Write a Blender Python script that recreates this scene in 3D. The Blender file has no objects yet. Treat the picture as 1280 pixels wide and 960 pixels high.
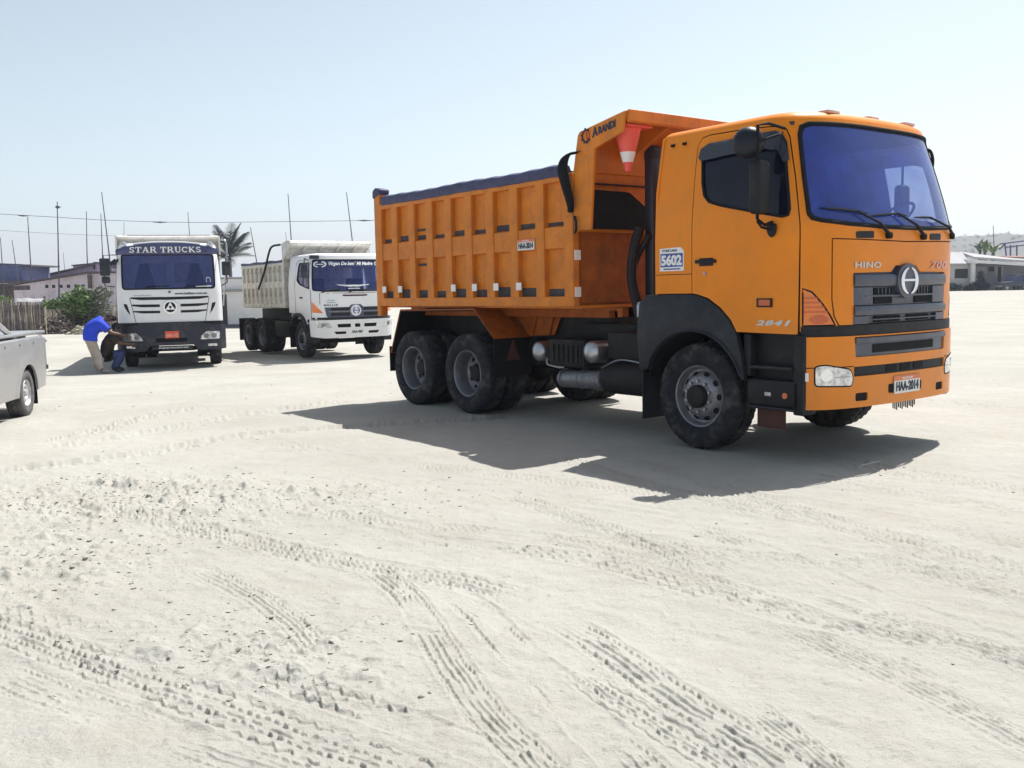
import bpy, bmesh, math, random
import numpy as np
from math import radians as R, sin, cos, pi, sqrt
from mathutils import Vector, Matrix
from mathutils.geometry import delaunay_2d_cdt
random.seed(7); rng = np.random.default_rng(7)
scene = bpy.context.scene
col = scene.collection

# ------------------------------------------------------------------ camera
FOC, PITCH, ROLL, HCAM = 1191.0, -5.684, -1.145, 1.59      # focal length in pixels of a 1280 wide frame
_p, _r = R(PITCH), R(ROLL)
FWD = np.array([0, cos(_p), sin(_p)]); _r0 = np.array([1., 0, 0]); _u0 = np.cross(_r0, FWD)
RIGHT = cos(_r)*_r0 + sin(_r)*_u0; UP = -sin(_r)*_r0 + cos(_r)*_u0
cam_d = bpy.data.cameras.new('camera'); cam = bpy.data.objects.new('camera', cam_d); col.objects.link(cam)
cam_d.sensor_width = 36; cam_d.lens = FOC/1280*36; cam_d.clip_end = 5000; cam_d.clip_start = 0.05
M = Matrix.Identity(4)
for i in range(3):
    M[i][0] = RIGHT[i]; M[i][1] = UP[i]; M[i][2] = -FWD[i]
M[2][3] = HCAM
cam.matrix_world = M
scene.camera = cam

# ------------------------------------------------------------------ sky, sun, exposure
SUN_AZ, SUN_EL = 51.2, 59.3          # degrees; azimuth counted from +X
world = bpy.data.worlds.new('World'); scene.world = world; world.use_nodes = True
wn = world.node_tree.nodes; wl = world.node_tree.links
bg = wn['Background']
sky = wn.new('ShaderNodeTexSky'); sky.sky_type = 'NISHITA'; sky.sun_disc = False
sky.sun_elevation = R(SUN_EL); sky.sun_rotation = R(90-SUN_AZ)
sky.altitude = 0; sky.air_density = 0.8; sky.dust_density = 1.3; sky.ozone_density = 0.3
hsv = wn.new('ShaderNodeHueSaturation'); hsv.inputs['Saturation'].default_value = .56; hsv.inputs['Hue'].default_value = .475; wl.new(sky.outputs[0], hsv.inputs['Color']); wl.new(hsv.outputs[0], bg.inputs[0]); bg.inputs[1].default_value = 0.112
sun_d = bpy.data.lights.new('sun', 'SUN'); sun = bpy.data.objects.new('sun', sun_d); col.objects.link(sun)
sun_d.energy = 4.8; sun_d.angle = R(0.5); sun_d.color = (1, 0.965, 0.91)
_a, _e = R(SUN_AZ), R(SUN_EL)
sun.rotation_euler = Vector((cos(_e)*cos(_a), cos(_e)*sin(_a), sin(_e))).to_track_quat('Z', 'Y').to_euler()
sun.location = (20, 30, 40)
vs = scene.view_settings
vs.view_transform = 'Standard'; vs.look = 'None'; vs.exposure = 0.55; vs.gamma = 1; vs.use_curve_mapping = False
scene.render.film_transparent = False

# ------------------------------------------------------------------ ground heights
def sstep(x, a, b):
    t = np.clip((np.asarray(x, float)-a)/(b-a), 0, 1); return t*t*(3-2*t)
def gz(X, Y):
    """gentle lie of the lot: it falls a little towards the left far side and rises towards the far houses on the right"""
    return -0.2*sstep(Y, 13, 24)*(1-sstep(X, -6, 8)) + 0.35*sstep(Y, 40, 105)*sstep(X, 18, 50)
def ray(px, py):
    return FWD + (px-640)/FOC*RIGHT + (480-py)/FOC*UP
def at(px, py, Y):
    d = ray(px, py); t = Y/d[1]; return Vector((d[0]*t, Y, HCAM+d[2]*t))
def gp(px, py, z=0):
    d = ray(px, py); t = (z-HCAM)/d[2]; return (d[0]*t, d[1]*t)

# ------------------------------------------------------------------ materials
def lin(r, g, b):
    f = lambda c: c/255/12.92 if c/255 <= .04045 else ((c/255+.055)/1.055)**2.4
    return (f(r), f(g), f(b))
MATS = {}
def mat(name, c, rough=.6, metal=0, var=.25, scale=6, bump=.0, bscale=40, coat=0, dirt=None, dirt_amt=.35, dscale=3, spec=.5, streak=None, chips=None, dent=0, film=None):
    """principled material: base colour broken up by noise, optional dirt colour in ragged patches, optional fine bump"""
    if name in MATS: return MATS[name]
    m = bpy.data.materials.new(name); m.use_nodes = True; MATS[name] = m
    n = m.node_tree.nodes; l = m.node_tree.links; b = n['Principled BSDF']
    tc = n.new('ShaderNodeTexCoord')
    nz = n.new('ShaderNodeTexNoise'); nz.inputs['Scale'].default_value = scale; nz.inputs['Detail'].default_value = 5; nz.inputs['Roughness'].default_value = .6
    l.new(tc.outputs['Object'], nz.inputs['Vector'])
    mx = n.new('ShaderNodeMix'); mx.data_type = 'RGBA'
    mx.inputs[6].default_value = (*[x*(1-var) for x in c], 1); mx.inputs[7].default_value = (*[min(1, x*(1+var*.7)) for x in c], 1)
    rp = n.new('ShaderNodeMapRange'); rp.inputs[1].default_value = .3; rp.inputs[2].default_value = .7
    l.new(nz.outputs[0], rp.inputs[0]); l.new(rp.outputs[0], mx.inputs[0])
    out = mx.outputs[2]
    if dirt:
        n2 = n.new('ShaderNodeTexNoise'); n2.inputs['Scale'].default_value = dscale; n2.inputs['Detail'].default_value = 8; n2.inputs['Roughness'].default_value = .7
        l.new(tc.outputs['Object'], n2.inputs['Vector'])
        r2 = n.new('ShaderNodeMapRange'); r2.inputs[1].default_value = .48; r2.inputs[2].default_value = .78; r2.inputs[4].default_value = dirt_amt*1.6
        l.new(n2.outputs[0], r2.inputs[0])
        m2 = n.new('ShaderNodeMix'); m2.data_type = 'RGBA'; m2.inputs[7].default_value = (*dirt, 1)
        l.new(out, m2.inputs[6]); l.new(r2.outputs[0], m2.inputs[0]); out = m2.outputs[2]
        rr = n.new('ShaderNodeMapRange'); rr.inputs[3].default_value = rough; rr.inputs[4].default_value = min(1, rough+.35)
        l.new(r2.outputs[0], rr.inputs[0]); l.new(rr.outputs[0], b.inputs['Roughness'])
    else:
        b.inputs['Roughness'].default_value = rough
    def over(fac, colr):
        nonlocal out
        q = n.new('ShaderNodeMix'); q.data_type = 'RGBA'; q.inputs[7].default_value = (*colr, 1); l.new(out, q.inputs[6]); l.new(fac, q.inputs[0]); out = q.outputs[2]
    def rng(src, a, b_, c_, d_):
        q = n.new('ShaderNodeMapRange'); q.inputs[1].default_value = a; q.inputs[2].default_value = b_; q.inputs[3].default_value = c_; q.inputs[4].default_value = d_; l.new(src, q.inputs[0]); return q.outputs[0]
    def nse(sc, det, stretch=None):
        q = n.new('ShaderNodeTexNoise'); q.inputs['Scale'].default_value = sc; q.inputs['Detail'].default_value = det; q.inputs['Roughness'].default_value = .65
        if stretch:
            mp = n.new('ShaderNodeMapping'); mp.inputs['Scale'].default_value = stretch; l.new(tc.outputs['Object'], mp.inputs[0]); l.new(mp.outputs[0], q.inputs['Vector'])
        else: l.new(tc.outputs['Object'], q.inputs['Vector'])
        return q.outputs[0]
    if streak: over(rng(nse(14, 4, (1, 1, .07)), .55, .80, 0, streak[1]), streak[0])          # run-off streaks down the sheet
    if chips: over(rng(nse(26, 7), .665, .70, 0, chips[1]), chips[0])                           # chipped paint and rust spots
    if film:                                                                                   # road dust, thrown up from below
        sx = n.new('ShaderNodeSeparateXYZ'); l.new(tc.outputs['Object'], sx.inputs[0]); mu = n.new('ShaderNodeMath'); mu.operation = 'MULTIPLY'
        l.new(rng(sx.outputs[2], film[1], film[2], film[3], 0), mu.inputs[0]); l.new(rng(nse(3, 7), .3, .7, .35, 1.2), mu.inputs[1]); over(mu.outputs[0], film[0])
    l.new(out, b.inputs['Base Color'])
    b.inputs['Metallic'].default_value = metal
    b.inputs['Coat Weight'].default_value = coat; b.inputs['Coat Roughness'].default_value = .12
    b.inputs['Specular IOR Level'].default_value = spec
    if bump:
        n3 = n.new('ShaderNodeTexNoise'); n3.inputs['Scale'].default_value = bscale; n3.inputs['Detail'].default_value = 6
        l.new(tc.outputs['Object'], n3.inputs['Vector'])
        bp = n.new('ShaderNodeBump'); bp.inputs['Strength'].default_value = bump; bp.inputs['Distance'].default_value = .02
        l.new(n3.outputs[0], bp.inputs['Height']); l.new(bp.outputs[0], b.inputs['Normal'])
    if dent:
        bd = n.new('ShaderNodeBump'); bd.inputs['Strength'].default_value = dent; bd.inputs['Distance'].default_value = .06; l.new(nse(2.6, 2), bd.inputs['Height'])
        if bump: l.new(bp.outputs[0], bd.inputs['Normal'])
        l.new(bd.outputs[0], b.inputs['Normal'])
    return m
DUST = (.34, .29, .23)
def glass_mat(name, tint, film, film_amt, rough=.02, haze_col=None):
    """window glass: see-through tint plus a thin diffuse film, blue where it paints in sky glare, mirror gloss by fresnel"""
    m = bpy.data.materials.new(name); m.use_nodes = True; MATS[name] = m
    n = m.node_tree.nodes; l = m.node_tree.links; n.remove(n['Principled BSDF'])
    o = n['Material Output']
    t = n.new('ShaderNodeBsdfTransparent'); t.inputs[0].default_value = (*tint, 1)
    d = n.new('ShaderNodeBsdfDiffuse'); d.inputs[0].default_value = (*film, 1)
    g = n.new('ShaderNodeBsdfGlossy'); g.inputs['Roughness'].default_value = rough
    tc = n.new('ShaderNodeTexCoord'); nz = n.new('ShaderNodeTexNoise'); nz.inputs['Scale'].default_value = 4; nz.inputs['Detail'].default_value = 6
    l.new(tc.outputs['Object'], nz.inputs['Vector'])
    mr = n.new('ShaderNodeMapRange'); mr.inputs[1].default_value = .3; mr.inputs[2].default_value = .75
    mr.inputs[3].default_value = film_amt*.7; mr.inputs[4].default_value = film_amt*1.35
    l.new(nz.outputs[0], mr.inputs[0])
    m1 = n.new('ShaderNodeMixShader'); l.new(mr.outputs[0], m1.inputs[0]); l.new(t.outputs[0], m1.inputs[1]); l.new(d.outputs[0], m1.inputs[2])
    fr = n.new('ShaderNodeFresnel'); ge = n.new('ShaderNodeNewGeometry'); io = n.new('ShaderNodeMapRange'); io.inputs[3].default_value = 1.45; io.inputs[4].default_value = 1/1.45
    l.new(ge.outputs['Backfacing'], io.inputs[0]); l.new(io.outputs[0], fr.inputs[0])
    m2 = n.new('ShaderNodeMixShader'); l.new(fr.outputs[0], m2.inputs[0]); l.new(m1.outputs[0], m2.inputs[1]); l.new(g.outputs[0], m2.inputs[2])
    l.new(m2.outputs[0], o.inputs[0])
    return m

ORANGE = mat('orange_paint', (.86, .250, .007), .38, var=.07, scale=2.2, coat=.24, dirt=(.62, .24, .04), dirt_amt=.28, dscale=4, spec=.22, streak=((.45, .19, .05), .16), film=((.42, .33, .22), .45, 1.5, .13), dent=.06)
ORANGE_BODY = mat('orange_body_paint', (.70, .215, .018), .5, var=.16, scale=3, coat=.05, spec=.3, dirt=(.36, .14, .06), dirt_amt=.5, dscale=5, bump=.06, bscale=9, streak=((.25, .10, .05), .5), chips=((.10, .045, .03), .8), dent=.22)
ORANGE_RUST_SHADE = mat('orange_rusty_shade_paint', (.36, .095, .014), .6, spec=.25, var=.25, scale=5, dirt=(.12, .06, .03), dirt_amt=.55, dscale=6)  # rusty paint on the underframe; on the front wall it stands for shade
BLACK_PL = mat('black_plastic', (.012, .013, .017), .55, spec=.3, var=.3, dirt=DUST, dirt_amt=.05, dscale=5)
GREY_PL = mat('dark_grey_plastic', (.017, .021, .030), .5, var=.2, spec=.3, dirt=DUST, dirt_amt=.05, dscale=5)
GRILLE_GREY = mat('grille_grey', (.062, .071, .105), .38, var=.12, coat=.2, dirt=DUST, dirt_amt=.12, dscale=6)
RUBBER = mat('rubber', (.011, .011, .013), .8, spec=.25, var=.3)
TYRE = mat('tyre_rubber', (.022, .023, .030), .85, spec=.25, var=.3, scale=9, bump=.25, bscale=60, dirt=(.20, .18, .16), dirt_amt=.42, dscale=4)
RIM = mat('steel_rim', (.25, .25, .28), .42, metal=.55, var=.2, dirt=(.13, .11, .09), dirt_amt=.5, dscale=9)
STEEL = mat('bare_steel', (.45, .46, .50), .32, metal=.9, var=.2, dirt=(.2, .17, .14), dirt_amt=.35)
CHROME = mat('chrome', (.82, .83, .86), .12, metal=1, var=.05)
CHASSIS = mat('chassis_black', (.012, .012, .014), .6, spec=.3, var=.35, dirt=(.12, .10, .08), dirt_amt=.15)
TARP = mat('blue_black_tarp', (.042, .046, .125), .55, var=.4, scale=7, bump=.5, bscale=14, dirt=(.13, .12, .15), dirt_amt=.3)
MESHBOX = mat('black_canvas', (.009, .010, .013), .8, spec=.2, var=.4, bump=.4, bscale=20)
DARK_STRIP = mat('dark_grey_strip', (.065, .06, .068), .9, var=.35, bump=.3)
WHITE_REFL = mat('white_reflector', (.86, .86, .84), .3, var=.08)
WHITE = mat('white_paint', (.86, .86, .88), .35, var=.04, coat=.3, dirt=(.6, .56, .5), dirt_amt=.22, streak=((.5, .46, .42), .25), film=((.5, .44, .36), .5, 1.5, .3), dent=.05)
WHITE_BODY = mat('white_body_paint', (.72, .70, .66), .5, var=.10, dirt=(.36, .30, .22), dirt_amt=.5, dscale=4, streak=((.30, .24, .18), .5), dent=.2)
CREAM_BODY = mat('cream_body_paint', (.68, .66, .60), .55, var=.15, dirt=(.25, .20, .14), dirt_amt=.6, dscale=5)
NAVY_PL = mat('bumper_charcoal', (.026, .030, .045), .45, spec=.35, var=.15, dirt=DUST, dirt_amt=.14)
AMBER = mat('amber_lens', (.86, .20, .015), .12, var=.15, coat=.8)
AMBER_DK = mat('amber_reflector', (.62, .11, .012), .2, var=.15, coat=.6)
LENS = mat('clear_lens', (.72, .74, .78), .12, metal=.5, var=.55, scale=16, coat=1)
RED = mat('red_lens', (.35, .02, .015), .3, var=.2)
RED_FLAP = mat('faded_red_flap', (.085, .028, .022), .7, var=.3)
PLATE_W = mat('plate_white', (.80, .80, .78), .4, var=.05)
PLATE_O = mat('plate_orange', (.75, .20, .07), .45, var=.08)
INK = mat('ink_dark', (.02, .022, .05), .5, var=.1)
INK_BLUE = mat('ink_blue', (.055, .07, .33), .5, var=.1)
INK_W = mat('print_white', (.85, .85, .85), .5, var=.03)
INK_RED = mat('print_red', (.60, .06, .05), .5, var=.1)
SILVER = mat('silver_letter', (.62, .60, .55), .35, metal=.4, var=.08)
CONE_O = mat('cone_red_orange', (.92, .13, .10), .45, var=.1, dirt=(.45, .12, .08), dirt_amt=.2)
GLASS_CAB = glass_mat('windscreen_glass', (.80, .86, .96), (.09, .15, .68), .30)  # blue film colour paints sky glare into the windscreen
GLASS_SIDE = glass_mat('side_glass', (.07, .08, .14), (.05, .06, .15), .12)
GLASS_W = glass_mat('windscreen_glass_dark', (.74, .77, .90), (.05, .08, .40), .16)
GLASS_CLEAR = glass_mat('clear_glass', (.86, .88, .92), (.3, .3, .3), .04)
INTERIOR = mat('cab_interior', (.045, .048, .062), .8, var=.2)
SEAT = mat('seat_cloth', (.05, .05, .07), .9, var=.3)

# ------------------------------------------------------------------ object helpers
def tag(o, label=None, cat=None, group=None, kind=None):
    if label: o['label'] = label
    if cat: o['category'] = cat
    if group: o['group'] = group
    if kind: o['kind'] = kind
    return o
def empty(name, loc=(0, 0, 0), rz=0, parent=None):
    o = bpy.data.objects.new(name, None); col.objects.link(o); o.empty_display_size = .2
    o.location = loc; o.rotation_euler = (0, 0, rz)
    if parent: o.parent = parent
    return o
def link(name, me, parent=None, loc=None, rot=None, sc=None):
    o = bpy.data.objects.new(name, me); col.objects.link(o)
    if parent: o.parent = parent
    if loc is not None: o.location = loc
    if rot is not None: o.rotation_euler = rot
    if sc is not None: o.scale = sc
    return o
def copy_tree(o, parent=None):
    c = o.copy(); col.objects.link(c)
    if parent is not None: c.parent = parent
    for ch in list(o.children): copy_tree(ch, c)
    return c
def inpoly(x, y, poly):
    x = np.asarray(x, float); y = np.asarray(y, float); c = np.zeros(x.shape, bool); n = len(poly)
    for i in range(n):
        x1, y1 = poly[i]; x2, y2 = poly[i-1]
        if y1 == y2: continue
        h = (y1 > y) != (y2 > y)
        c ^= h & (x < (x2-x1)*(y-y1)/(y2-y1)+x1)
    return c
def rpoly(P, r, n=4):
    """polygon with rounded corners; r a number or one per corner"""
    out = []; N = len(P)
    for i in range(N):
        a, b, c = (Vector(P[i-1]), Vector(P[i]), Vector(P[(i+1) % N])); rr = r[i] if isinstance(r, (list, tuple)) else r
        d1, d2 = (a-b), (c-b); k1 = min(rr, d1.length*.45); k2 = min(rr, d2.length*.45)
        if rr <= 0: out.append(tuple(b)); continue
        p1 = b+d1.normalized()*k1; p2 = b+d2.normalized()*k2
        for k in range(n+1):
            t = k/n; out.append(tuple(p1*(1-t)**2+b*2*t*(1-t)+p2*t*t))
    return out
def densify(P, step, closed=True):
    out = []; n = len(P)
    for i in range(n if closed else n-1):
        a, b = np.array(P[i], float), np.array(P[(i+1) % n], float)
        k = max(1, int(math.ceil(np.linalg.norm(b-a)/step)))
        out += [tuple(a+(b-a)*j/k) for j in range(k)]
    if not closed: out.append(tuple(P[-1]))
    return out
def spline(P, n=24):
    P = np.array(P, float); E = np.vstack([P[1]*[1, -1], P, 2*P[-1]-P[-2]]); out = []
    for i in range(1, len(E)-2):
        a, b, c, d = E[i-1], E[i], E[i+1], E[i+2]
        for k in range(n):
            t = k/n; out.append(.5*((2*b)+(-a+c)*t+(2*a-5*b+4*c-d)*t*t+(-a+3*b-3*c+d)*t**3))
    out.append(P[-1]); return np.array(out)
def catmull(P, n=8):
    P = [Vector(p) for p in P]; E = [2*P[0]-P[1]]+P+[2*P[-1]-P[-2]]; out = []
    for i in range(1, len(E)-2):
        a, b, c, d = E[i-1], E[i], E[i+1], E[i+2]
        for k in range(n):
            t = k/n; out.append(.5*((2*b)+(-a+c)*t+(2*a-5*b+4*c-d)*t*t+(-a+3*b-3*c+d)*t**3))
    out.append(P[-1]); return out

class MB:
    """collects shapes and links them as one mesh object"""
    def __init__(s): s.v = []; s.f = []; s.mi = []; s.cur = 0
    def add(s, vs_, fs):
        o = len(s.v); s.v += [tuple(float(c) for c in v) for v in vs_]; s.f += [tuple(i+o for i in f) for f in fs]; s.mi += [s.cur]*len(fs); return s
    def box(s, x0, x1, y0, y1, z0, z1, r=0, seg=2, xf=None):
        if r <= 0:
            V = [(x, y, z) for z in (z0, z1) for y in (y0, y1) for x in (x0, x1)]
            F = [(0, 2, 3, 1), (4, 5, 7, 6), (0, 1, 5, 4), (2, 6, 7, 3), (0, 4, 6, 2), (1, 3, 7, 5)]
        else:
            bm = bmesh.new(); bmesh.ops.create_cube(bm, size=1)
            for v in bm.verts: v.co = Vector(((x0+x1)/2+v.co.x*(x1-x0), (y0+y1)/2+v.co.y*(y1-y0), (z0+z1)/2+v.co.z*(z1-z0)))
            r = min(r, .45*min(abs(x1-x0), abs(y1-y0), abs(z1-z0)))
            bmesh.ops.bevel(bm, geom=bm.edges[:], offset=r, segments=seg, profile=.5, affect='EDGES')
            bm.verts.index_update(); V = [tuple(v.co) for v in bm.verts]; F = [tuple(v.index for v in f.verts) for f in bm.faces]; bm.free()
        if xf is not None: V = [tuple(xf @ Vector(v)) for v in V]
        return s.add(V, F)
    def prism(s, poly, axis, a, b, r=0, seg=2, xf=None):
        """polygon (in the two other axes, in x,y,z order) extruded along axis from a to b"""
        def P(p, t): return {'x': (t, p[0], p[1]), 'y': (p[0], t, p[1]), 'z': (p[0], p[1], t)}[axis]
        bm = bmesh.new(); va = [bm.verts.new(P(p, a)) for p in poly]; vb = [bm.verts.new(P(p, b)) for p in poly]; n = len(poly)
        bm.faces.new(va); bm.faces.new(vb[::-1])
        for i in range(n): bm.faces.new((va[i], vb[i], vb[(i+1) % n], va[(i+1) % n]))
        bmesh.ops.recalc_face_normals(bm, faces=bm.faces[:])
        if r: bmesh.ops.bevel(bm, geom=bm.edges[:], offset=r, segments=seg, profile=.5, affect='EDGES')
        bm.verts.index_update(); V = [tuple(v.co) for v in bm.verts]; F = [tuple(v.index for v in f.verts) for f in bm.faces]; bm.free()
        if xf is not None: V = [tuple(xf @ Vector(v)) for v in V]
        return s.add(V, F)
    def tube(s, pts, r, n=8, closed=False, cap=True):
        pts = [Vector(p) for p in pts]; N = len(pts); rr = r if isinstance(r, (list, tuple)) else [r]*N
        V = []; F = []; up = None
        for i, p in enumerate(pts):
            t = (pts[(i+1) % N]-pts[i-1]) if closed else (pts[min(i+1, N-1)]-pts[max(i-1, 0)])
            if t.length < 1e-9: t = Vector((0, 0, 1))
            t.normalize()
            if up is None: up = Vector((0, 0, 1)) if abs(t.z) < .9 else Vector((1, 0, 0))
            a = t.cross(up)
            if a.length < 1e-6: a = t.orthogonal()
            a.normalize(); b = a.cross(t); up = b
            for k in range(n):
                th = 2*pi*k/n; V.append(p+(a*cos(th)+b*sin(th))*rr[i])
        for i in range(N if closed else N-1):
            for k in range(n):
                j = (i+1) % N; F.append((i*n+k, i*n+(k+1) % n, j*n+(k+1) % n, j*n+k))
        if cap and not closed: F += [tuple(range(n))[::-1], tuple((N-1)*n+k for k in range(n))]
        return s.add(V, F)
    def lathe(s, prof, axis='y', c=(0, 0, 0), n=32, a0=0, a1=2*pi):
        """profile of (radius, position along axis)"""
        full = abs(a1-a0-2*pi) < 1e-6; m = n if full else n+1; V = []; F = []
        for (r, h) in prof:
            for k in range(m):
                t = a0+(a1-a0)*k/n; q = {'y': (r*cos(t), h, r*sin(t)), 'x': (h, r*cos(t), r*sin(t)), 'z': (r*cos(t), r*sin(t), h)}[axis]
                V.append((q[0]+c[0], q[1]+c[1], q[2]+c[2]))
        for i in range(len(prof)-1):
            for k in range(n):
                k2 = (k+1) % m; F.append((i*m+k, i*m+k2, (i+1)*m+k2, (i+1)*m+k))
        return s.add(V, F)
    def cyl(s, p, q, r, n=16, dome=0):
        p, q = Vector(p), Vector(q); d = (q-p)
        if dome:
            L = d.length; u = d/L
            prof = [(0, -dome), (r*.45, -dome*.87), (r*.78, -dome*.6), (r*.95, -dome*.25), (r, 0), (r, L), (r*.95, L+dome*.25), (r*.78, L+dome*.6), (r*.45, L+dome*.87), (0, L+dome)]
            t = MB().lathe(prof, 'z', n=n); q_ = Vector((0, 0, 1)).rotation_difference(u).to_matrix()
            return s.add([p+q_ @ Vector(v) for v in t.v], t.f)
        return s.tube([p, q], r, n)
    def build(s, name, m, parent=None, ang=35, kind=None, label=None, recalc=False, loc=None, rot=None):
        me = bpy.data.meshes.new(name); me.from_pydata(s.v, [], s.f)
        for x in (m if isinstance(m, (list, tuple)) else [m]): me.materials.append(x)
        if max(s.mi, default=0): me.polygons.foreach_set('material_index', s.mi)
        if recalc:
            bm = bmesh.new(); bm.from_mesh(me); bmesh.ops.recalc_face_normals(bm, faces=bm.faces[:]); bm.to_mesh(me); bm.free()
        if ang:
            me.polygons.foreach_set('use_smooth', [True]*len(me.polygons)); me.set_sharp_from_angle(angle=R(ang))
        me.update()
        o = link(name, me, parent, loc, rot)
        if kind: o['kind'] = kind
        if label: o['label'] = label
        return o

# ------------------------------------------------------------------ curved cab surfaces
class Cab:
    """cab skin: plan curve (centre front to rear) with the part above z0 leaning back and in; u runs from the centre of the front, + to the truck's right side"""
    def __init__(s, CP, z0, h, dx, w, xp=1.15, yp=1.6):
        s.PL = spline(CP); s.DU = np.r_[0, np.cumsum(np.hypot(*np.diff(s.PL, axis=0).T))]; s.UM = float(s.DU[-1]); s.k = (z0, h, dx, w, xp, yp)
    def S(s, u, z, off=0.):
        u = np.asarray(u, float); z = np.asarray(z, float); a = np.minimum(np.abs(u), s.UM); sg = np.where(u >= 0, -1., 1.)
        x = np.interp(a, s.DU, s.PL[:, 0]); y = np.interp(a, s.DU, s.PL[:, 1]); e = .012
        a2, a1 = np.minimum(a+e, s.UM), np.maximum(a-e, 0)
        tx = np.interp(a2, s.DU, s.PL[:, 0])-np.interp(a1, s.DU, s.PL[:, 0]); ty = np.interp(a2, s.DU, s.PL[:, 1])-np.interp(a1, s.DU, s.PL[:, 1])
        tx = np.where(a < e, 0, tx); L = np.hypot(tx, ty)+1e-12
        z0, h, dx, w, xp, yp = s.k; t = np.clip((z-z0)/h, 0, 1.2); f = np.clip(x/1.15, 0, 1)**1.5
        x2 = x-dx*t**xp*f+off*ty/L; y2 = (y*(1-w*t**yp))-off*tx/L
        return np.stack([x2, sg*y2, z+0*u], -1)
    def ux(s, x): return float(np.interp(-x, -s.PL[:, 0], s.DU))
    def uy(s, y): return float(np.interp(abs(y), s.PL[:, 1], s.DU)*np.sign(-y if y else 1))
def patch(S, poly, holes=(), step=.07, off=0., thick=.02, mb=None):
    """sheet of the given outline (u,z) with holes, lying on the surface S and of real thickness"""
    loops = [densify(poly, step)]+[densify(h, step) for h in holes]
    co = []; ed = []
    for L in loops:
        o = len(co); co += L; ed += [(o+i, o+(i+1) % len(L)) for i in range(len(L))]
    A = np.array(loops[0]); x0, y0 = A.min(0); x1, y1 = A.max(0)
    gx, gy = np.meshgrid(np.arange(x0+step*.5, x1, step), np.arange(y0+step*.5, y1, step)); gx = gx.ravel(); gy = gy.ravel()
    ok = inpoly(gx, gy, loops[0])
    for h in loops[1:]: ok &= ~inpoly(gx, gy, h)
    B = np.array(co)
    if len(gx):
        d = np.min(np.hypot(gx[:, None]-B[None, :, 0], gy[:, None]-B[None, :, 1]), axis=1); ok &= d > step*.45
        co = co+[(float(a), float(b)) for a, b in zip(gx[ok], gy[ok])]
    res = delaunay_2d_cdt([Vector(c) for c in co], ed, [], 0, 1e-6)
    V2 = np.array([tuple(v) for v in res[0]]); F = np.array([tuple(f) for f in res[2]])
    c = V2[F].mean(1); ok = inpoly(c[:, 0], c[:, 1], loops[0])
    for h in loops[1:]: ok &= ~inpoly(c[:, 0], c[:, 1], h)
    F = F[ok]; n = len(V2)
    top = S(V2[:, 0], V2[:, 1], off); bot = S(V2[:, 0], V2[:, 1], off-thick)
    a, b, cc = top[F[0, 0]], top[F[0, 1]], top[F[0, 2]]; nn = np.cross(b-a, cc-a); out = top[F[0, 0]]-S(V2[F[0, 0], 0], V2[F[0, 0], 1], off-.01)
    if nn @ out < 0: F = F[:, ::-1]
    cnt = {}
    for f in F:
        for i in range(3): cnt[(f[i], f[(i+1) % 3])] = 1
    W = [(b_, a_, a_+n, b_+n) for (a_, b_) in cnt if (b_, a_) not in cnt]
    fs = [tuple(int(i) for i in f) for f in F]+[tuple(int(i)+n for i in f[::-1]) for f in F]+[tuple(int(i) for i in w) for w in W]
    mb = mb or MB(); mb.add(np.vstack([top, bot]), fs); return mb
def sweep(S, u0, u1, prof, n=24, mb=None):
    """closed profile of (z, offset) carried along the surface from u0 to u1"""
    V = []; F = []; m = len(prof)
    for i in range(n+1):
        u = u0+(u1-u0)*i/n
        for (z, o) in prof: V.append(S(u, z, o))
    for i in range(n):
        for k in range(m): F.append((i*m+k, i*m+(k+1) % m, (i+1)*m+(k+1) % m, (i+1)*m+k))
    F += [tuple(range(m))[::-1], tuple(n*m+k for k in range(m))]
    mb = mb or MB(); mb.add(V, F); return mb
def flat(s_, t_, off=0.): raise NotImplementedError
def plane(o, ex, ey):
    """flat patch surface: origin, first axis, second axis"""
    o, ex, ey = (np.array(a, float) for a in (o, ex, ey)); ex /= np.linalg.norm(ex); ey /= np.linalg.norm(ey); nn = np.cross(ex, ey)
    def S(u, v, off=0.):
        u = np.asarray(u, float)[..., None]; v = np.asarray(v, float)[..., None]
        return o+u*ex+v*ey+nn*off
    return S

# ------------------------------------------------------------------ lettering
def glyphs(txt, bold=0., shear=0., spacing=1.):
    cu = bpy.data.curves.new('t', 'FONT'); cu.body = txt; cu.size = 1; cu.offset = bold; cu.shear = shear; cu.space_character = spacing; cu.resolution_u = 3
    o = bpy.data.objects.new('t', cu); col.objects.link(o)
    dg = bpy.context.evaluated_depsgraph_get(); me = bpy.data.meshes.new_from_object(o.evaluated_get(dg))
    V = np.array([v.co[:2] for v in me.vertices]); F = [tuple(p.vertices) for p in me.polygons]
    bpy.data.objects.remove(o); bpy.data.curves.remove(cu); bpy.data.meshes.remove(me)
    return V, F
def lettering(name, G, S, box, off, m, parent, label=None, flip=False, thick=.004):
    """lettering filling box = (u0, v0, u1, v1) on S, raised by off"""
    V, F = G; lo, hi = V.min(0), V.max(0); u0, v0, u1, v1 = box
    q = (V-lo)/(hi-lo); U = u0+q[:, 0]*(u1-u0); W = v0+q[:, 1]*(v1-v0)
    top = S(U, W, off); bot = S(U, W, off-thick); n = len(V)
    cnt = {}
    for f in F:
        for i in range(len(f)): cnt[(f[i], f[(i+1) % len(f)])] = 1
    Wl = [(b, a, a+n, b+n) for (a, b) in cnt if (b, a) not in cnt]
    mb = MB().add(np.vstack([top, bot]), list(F)+Wl)
    return mb.build(name, m, parent, ang=0, label=label, recalc=False)
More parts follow.
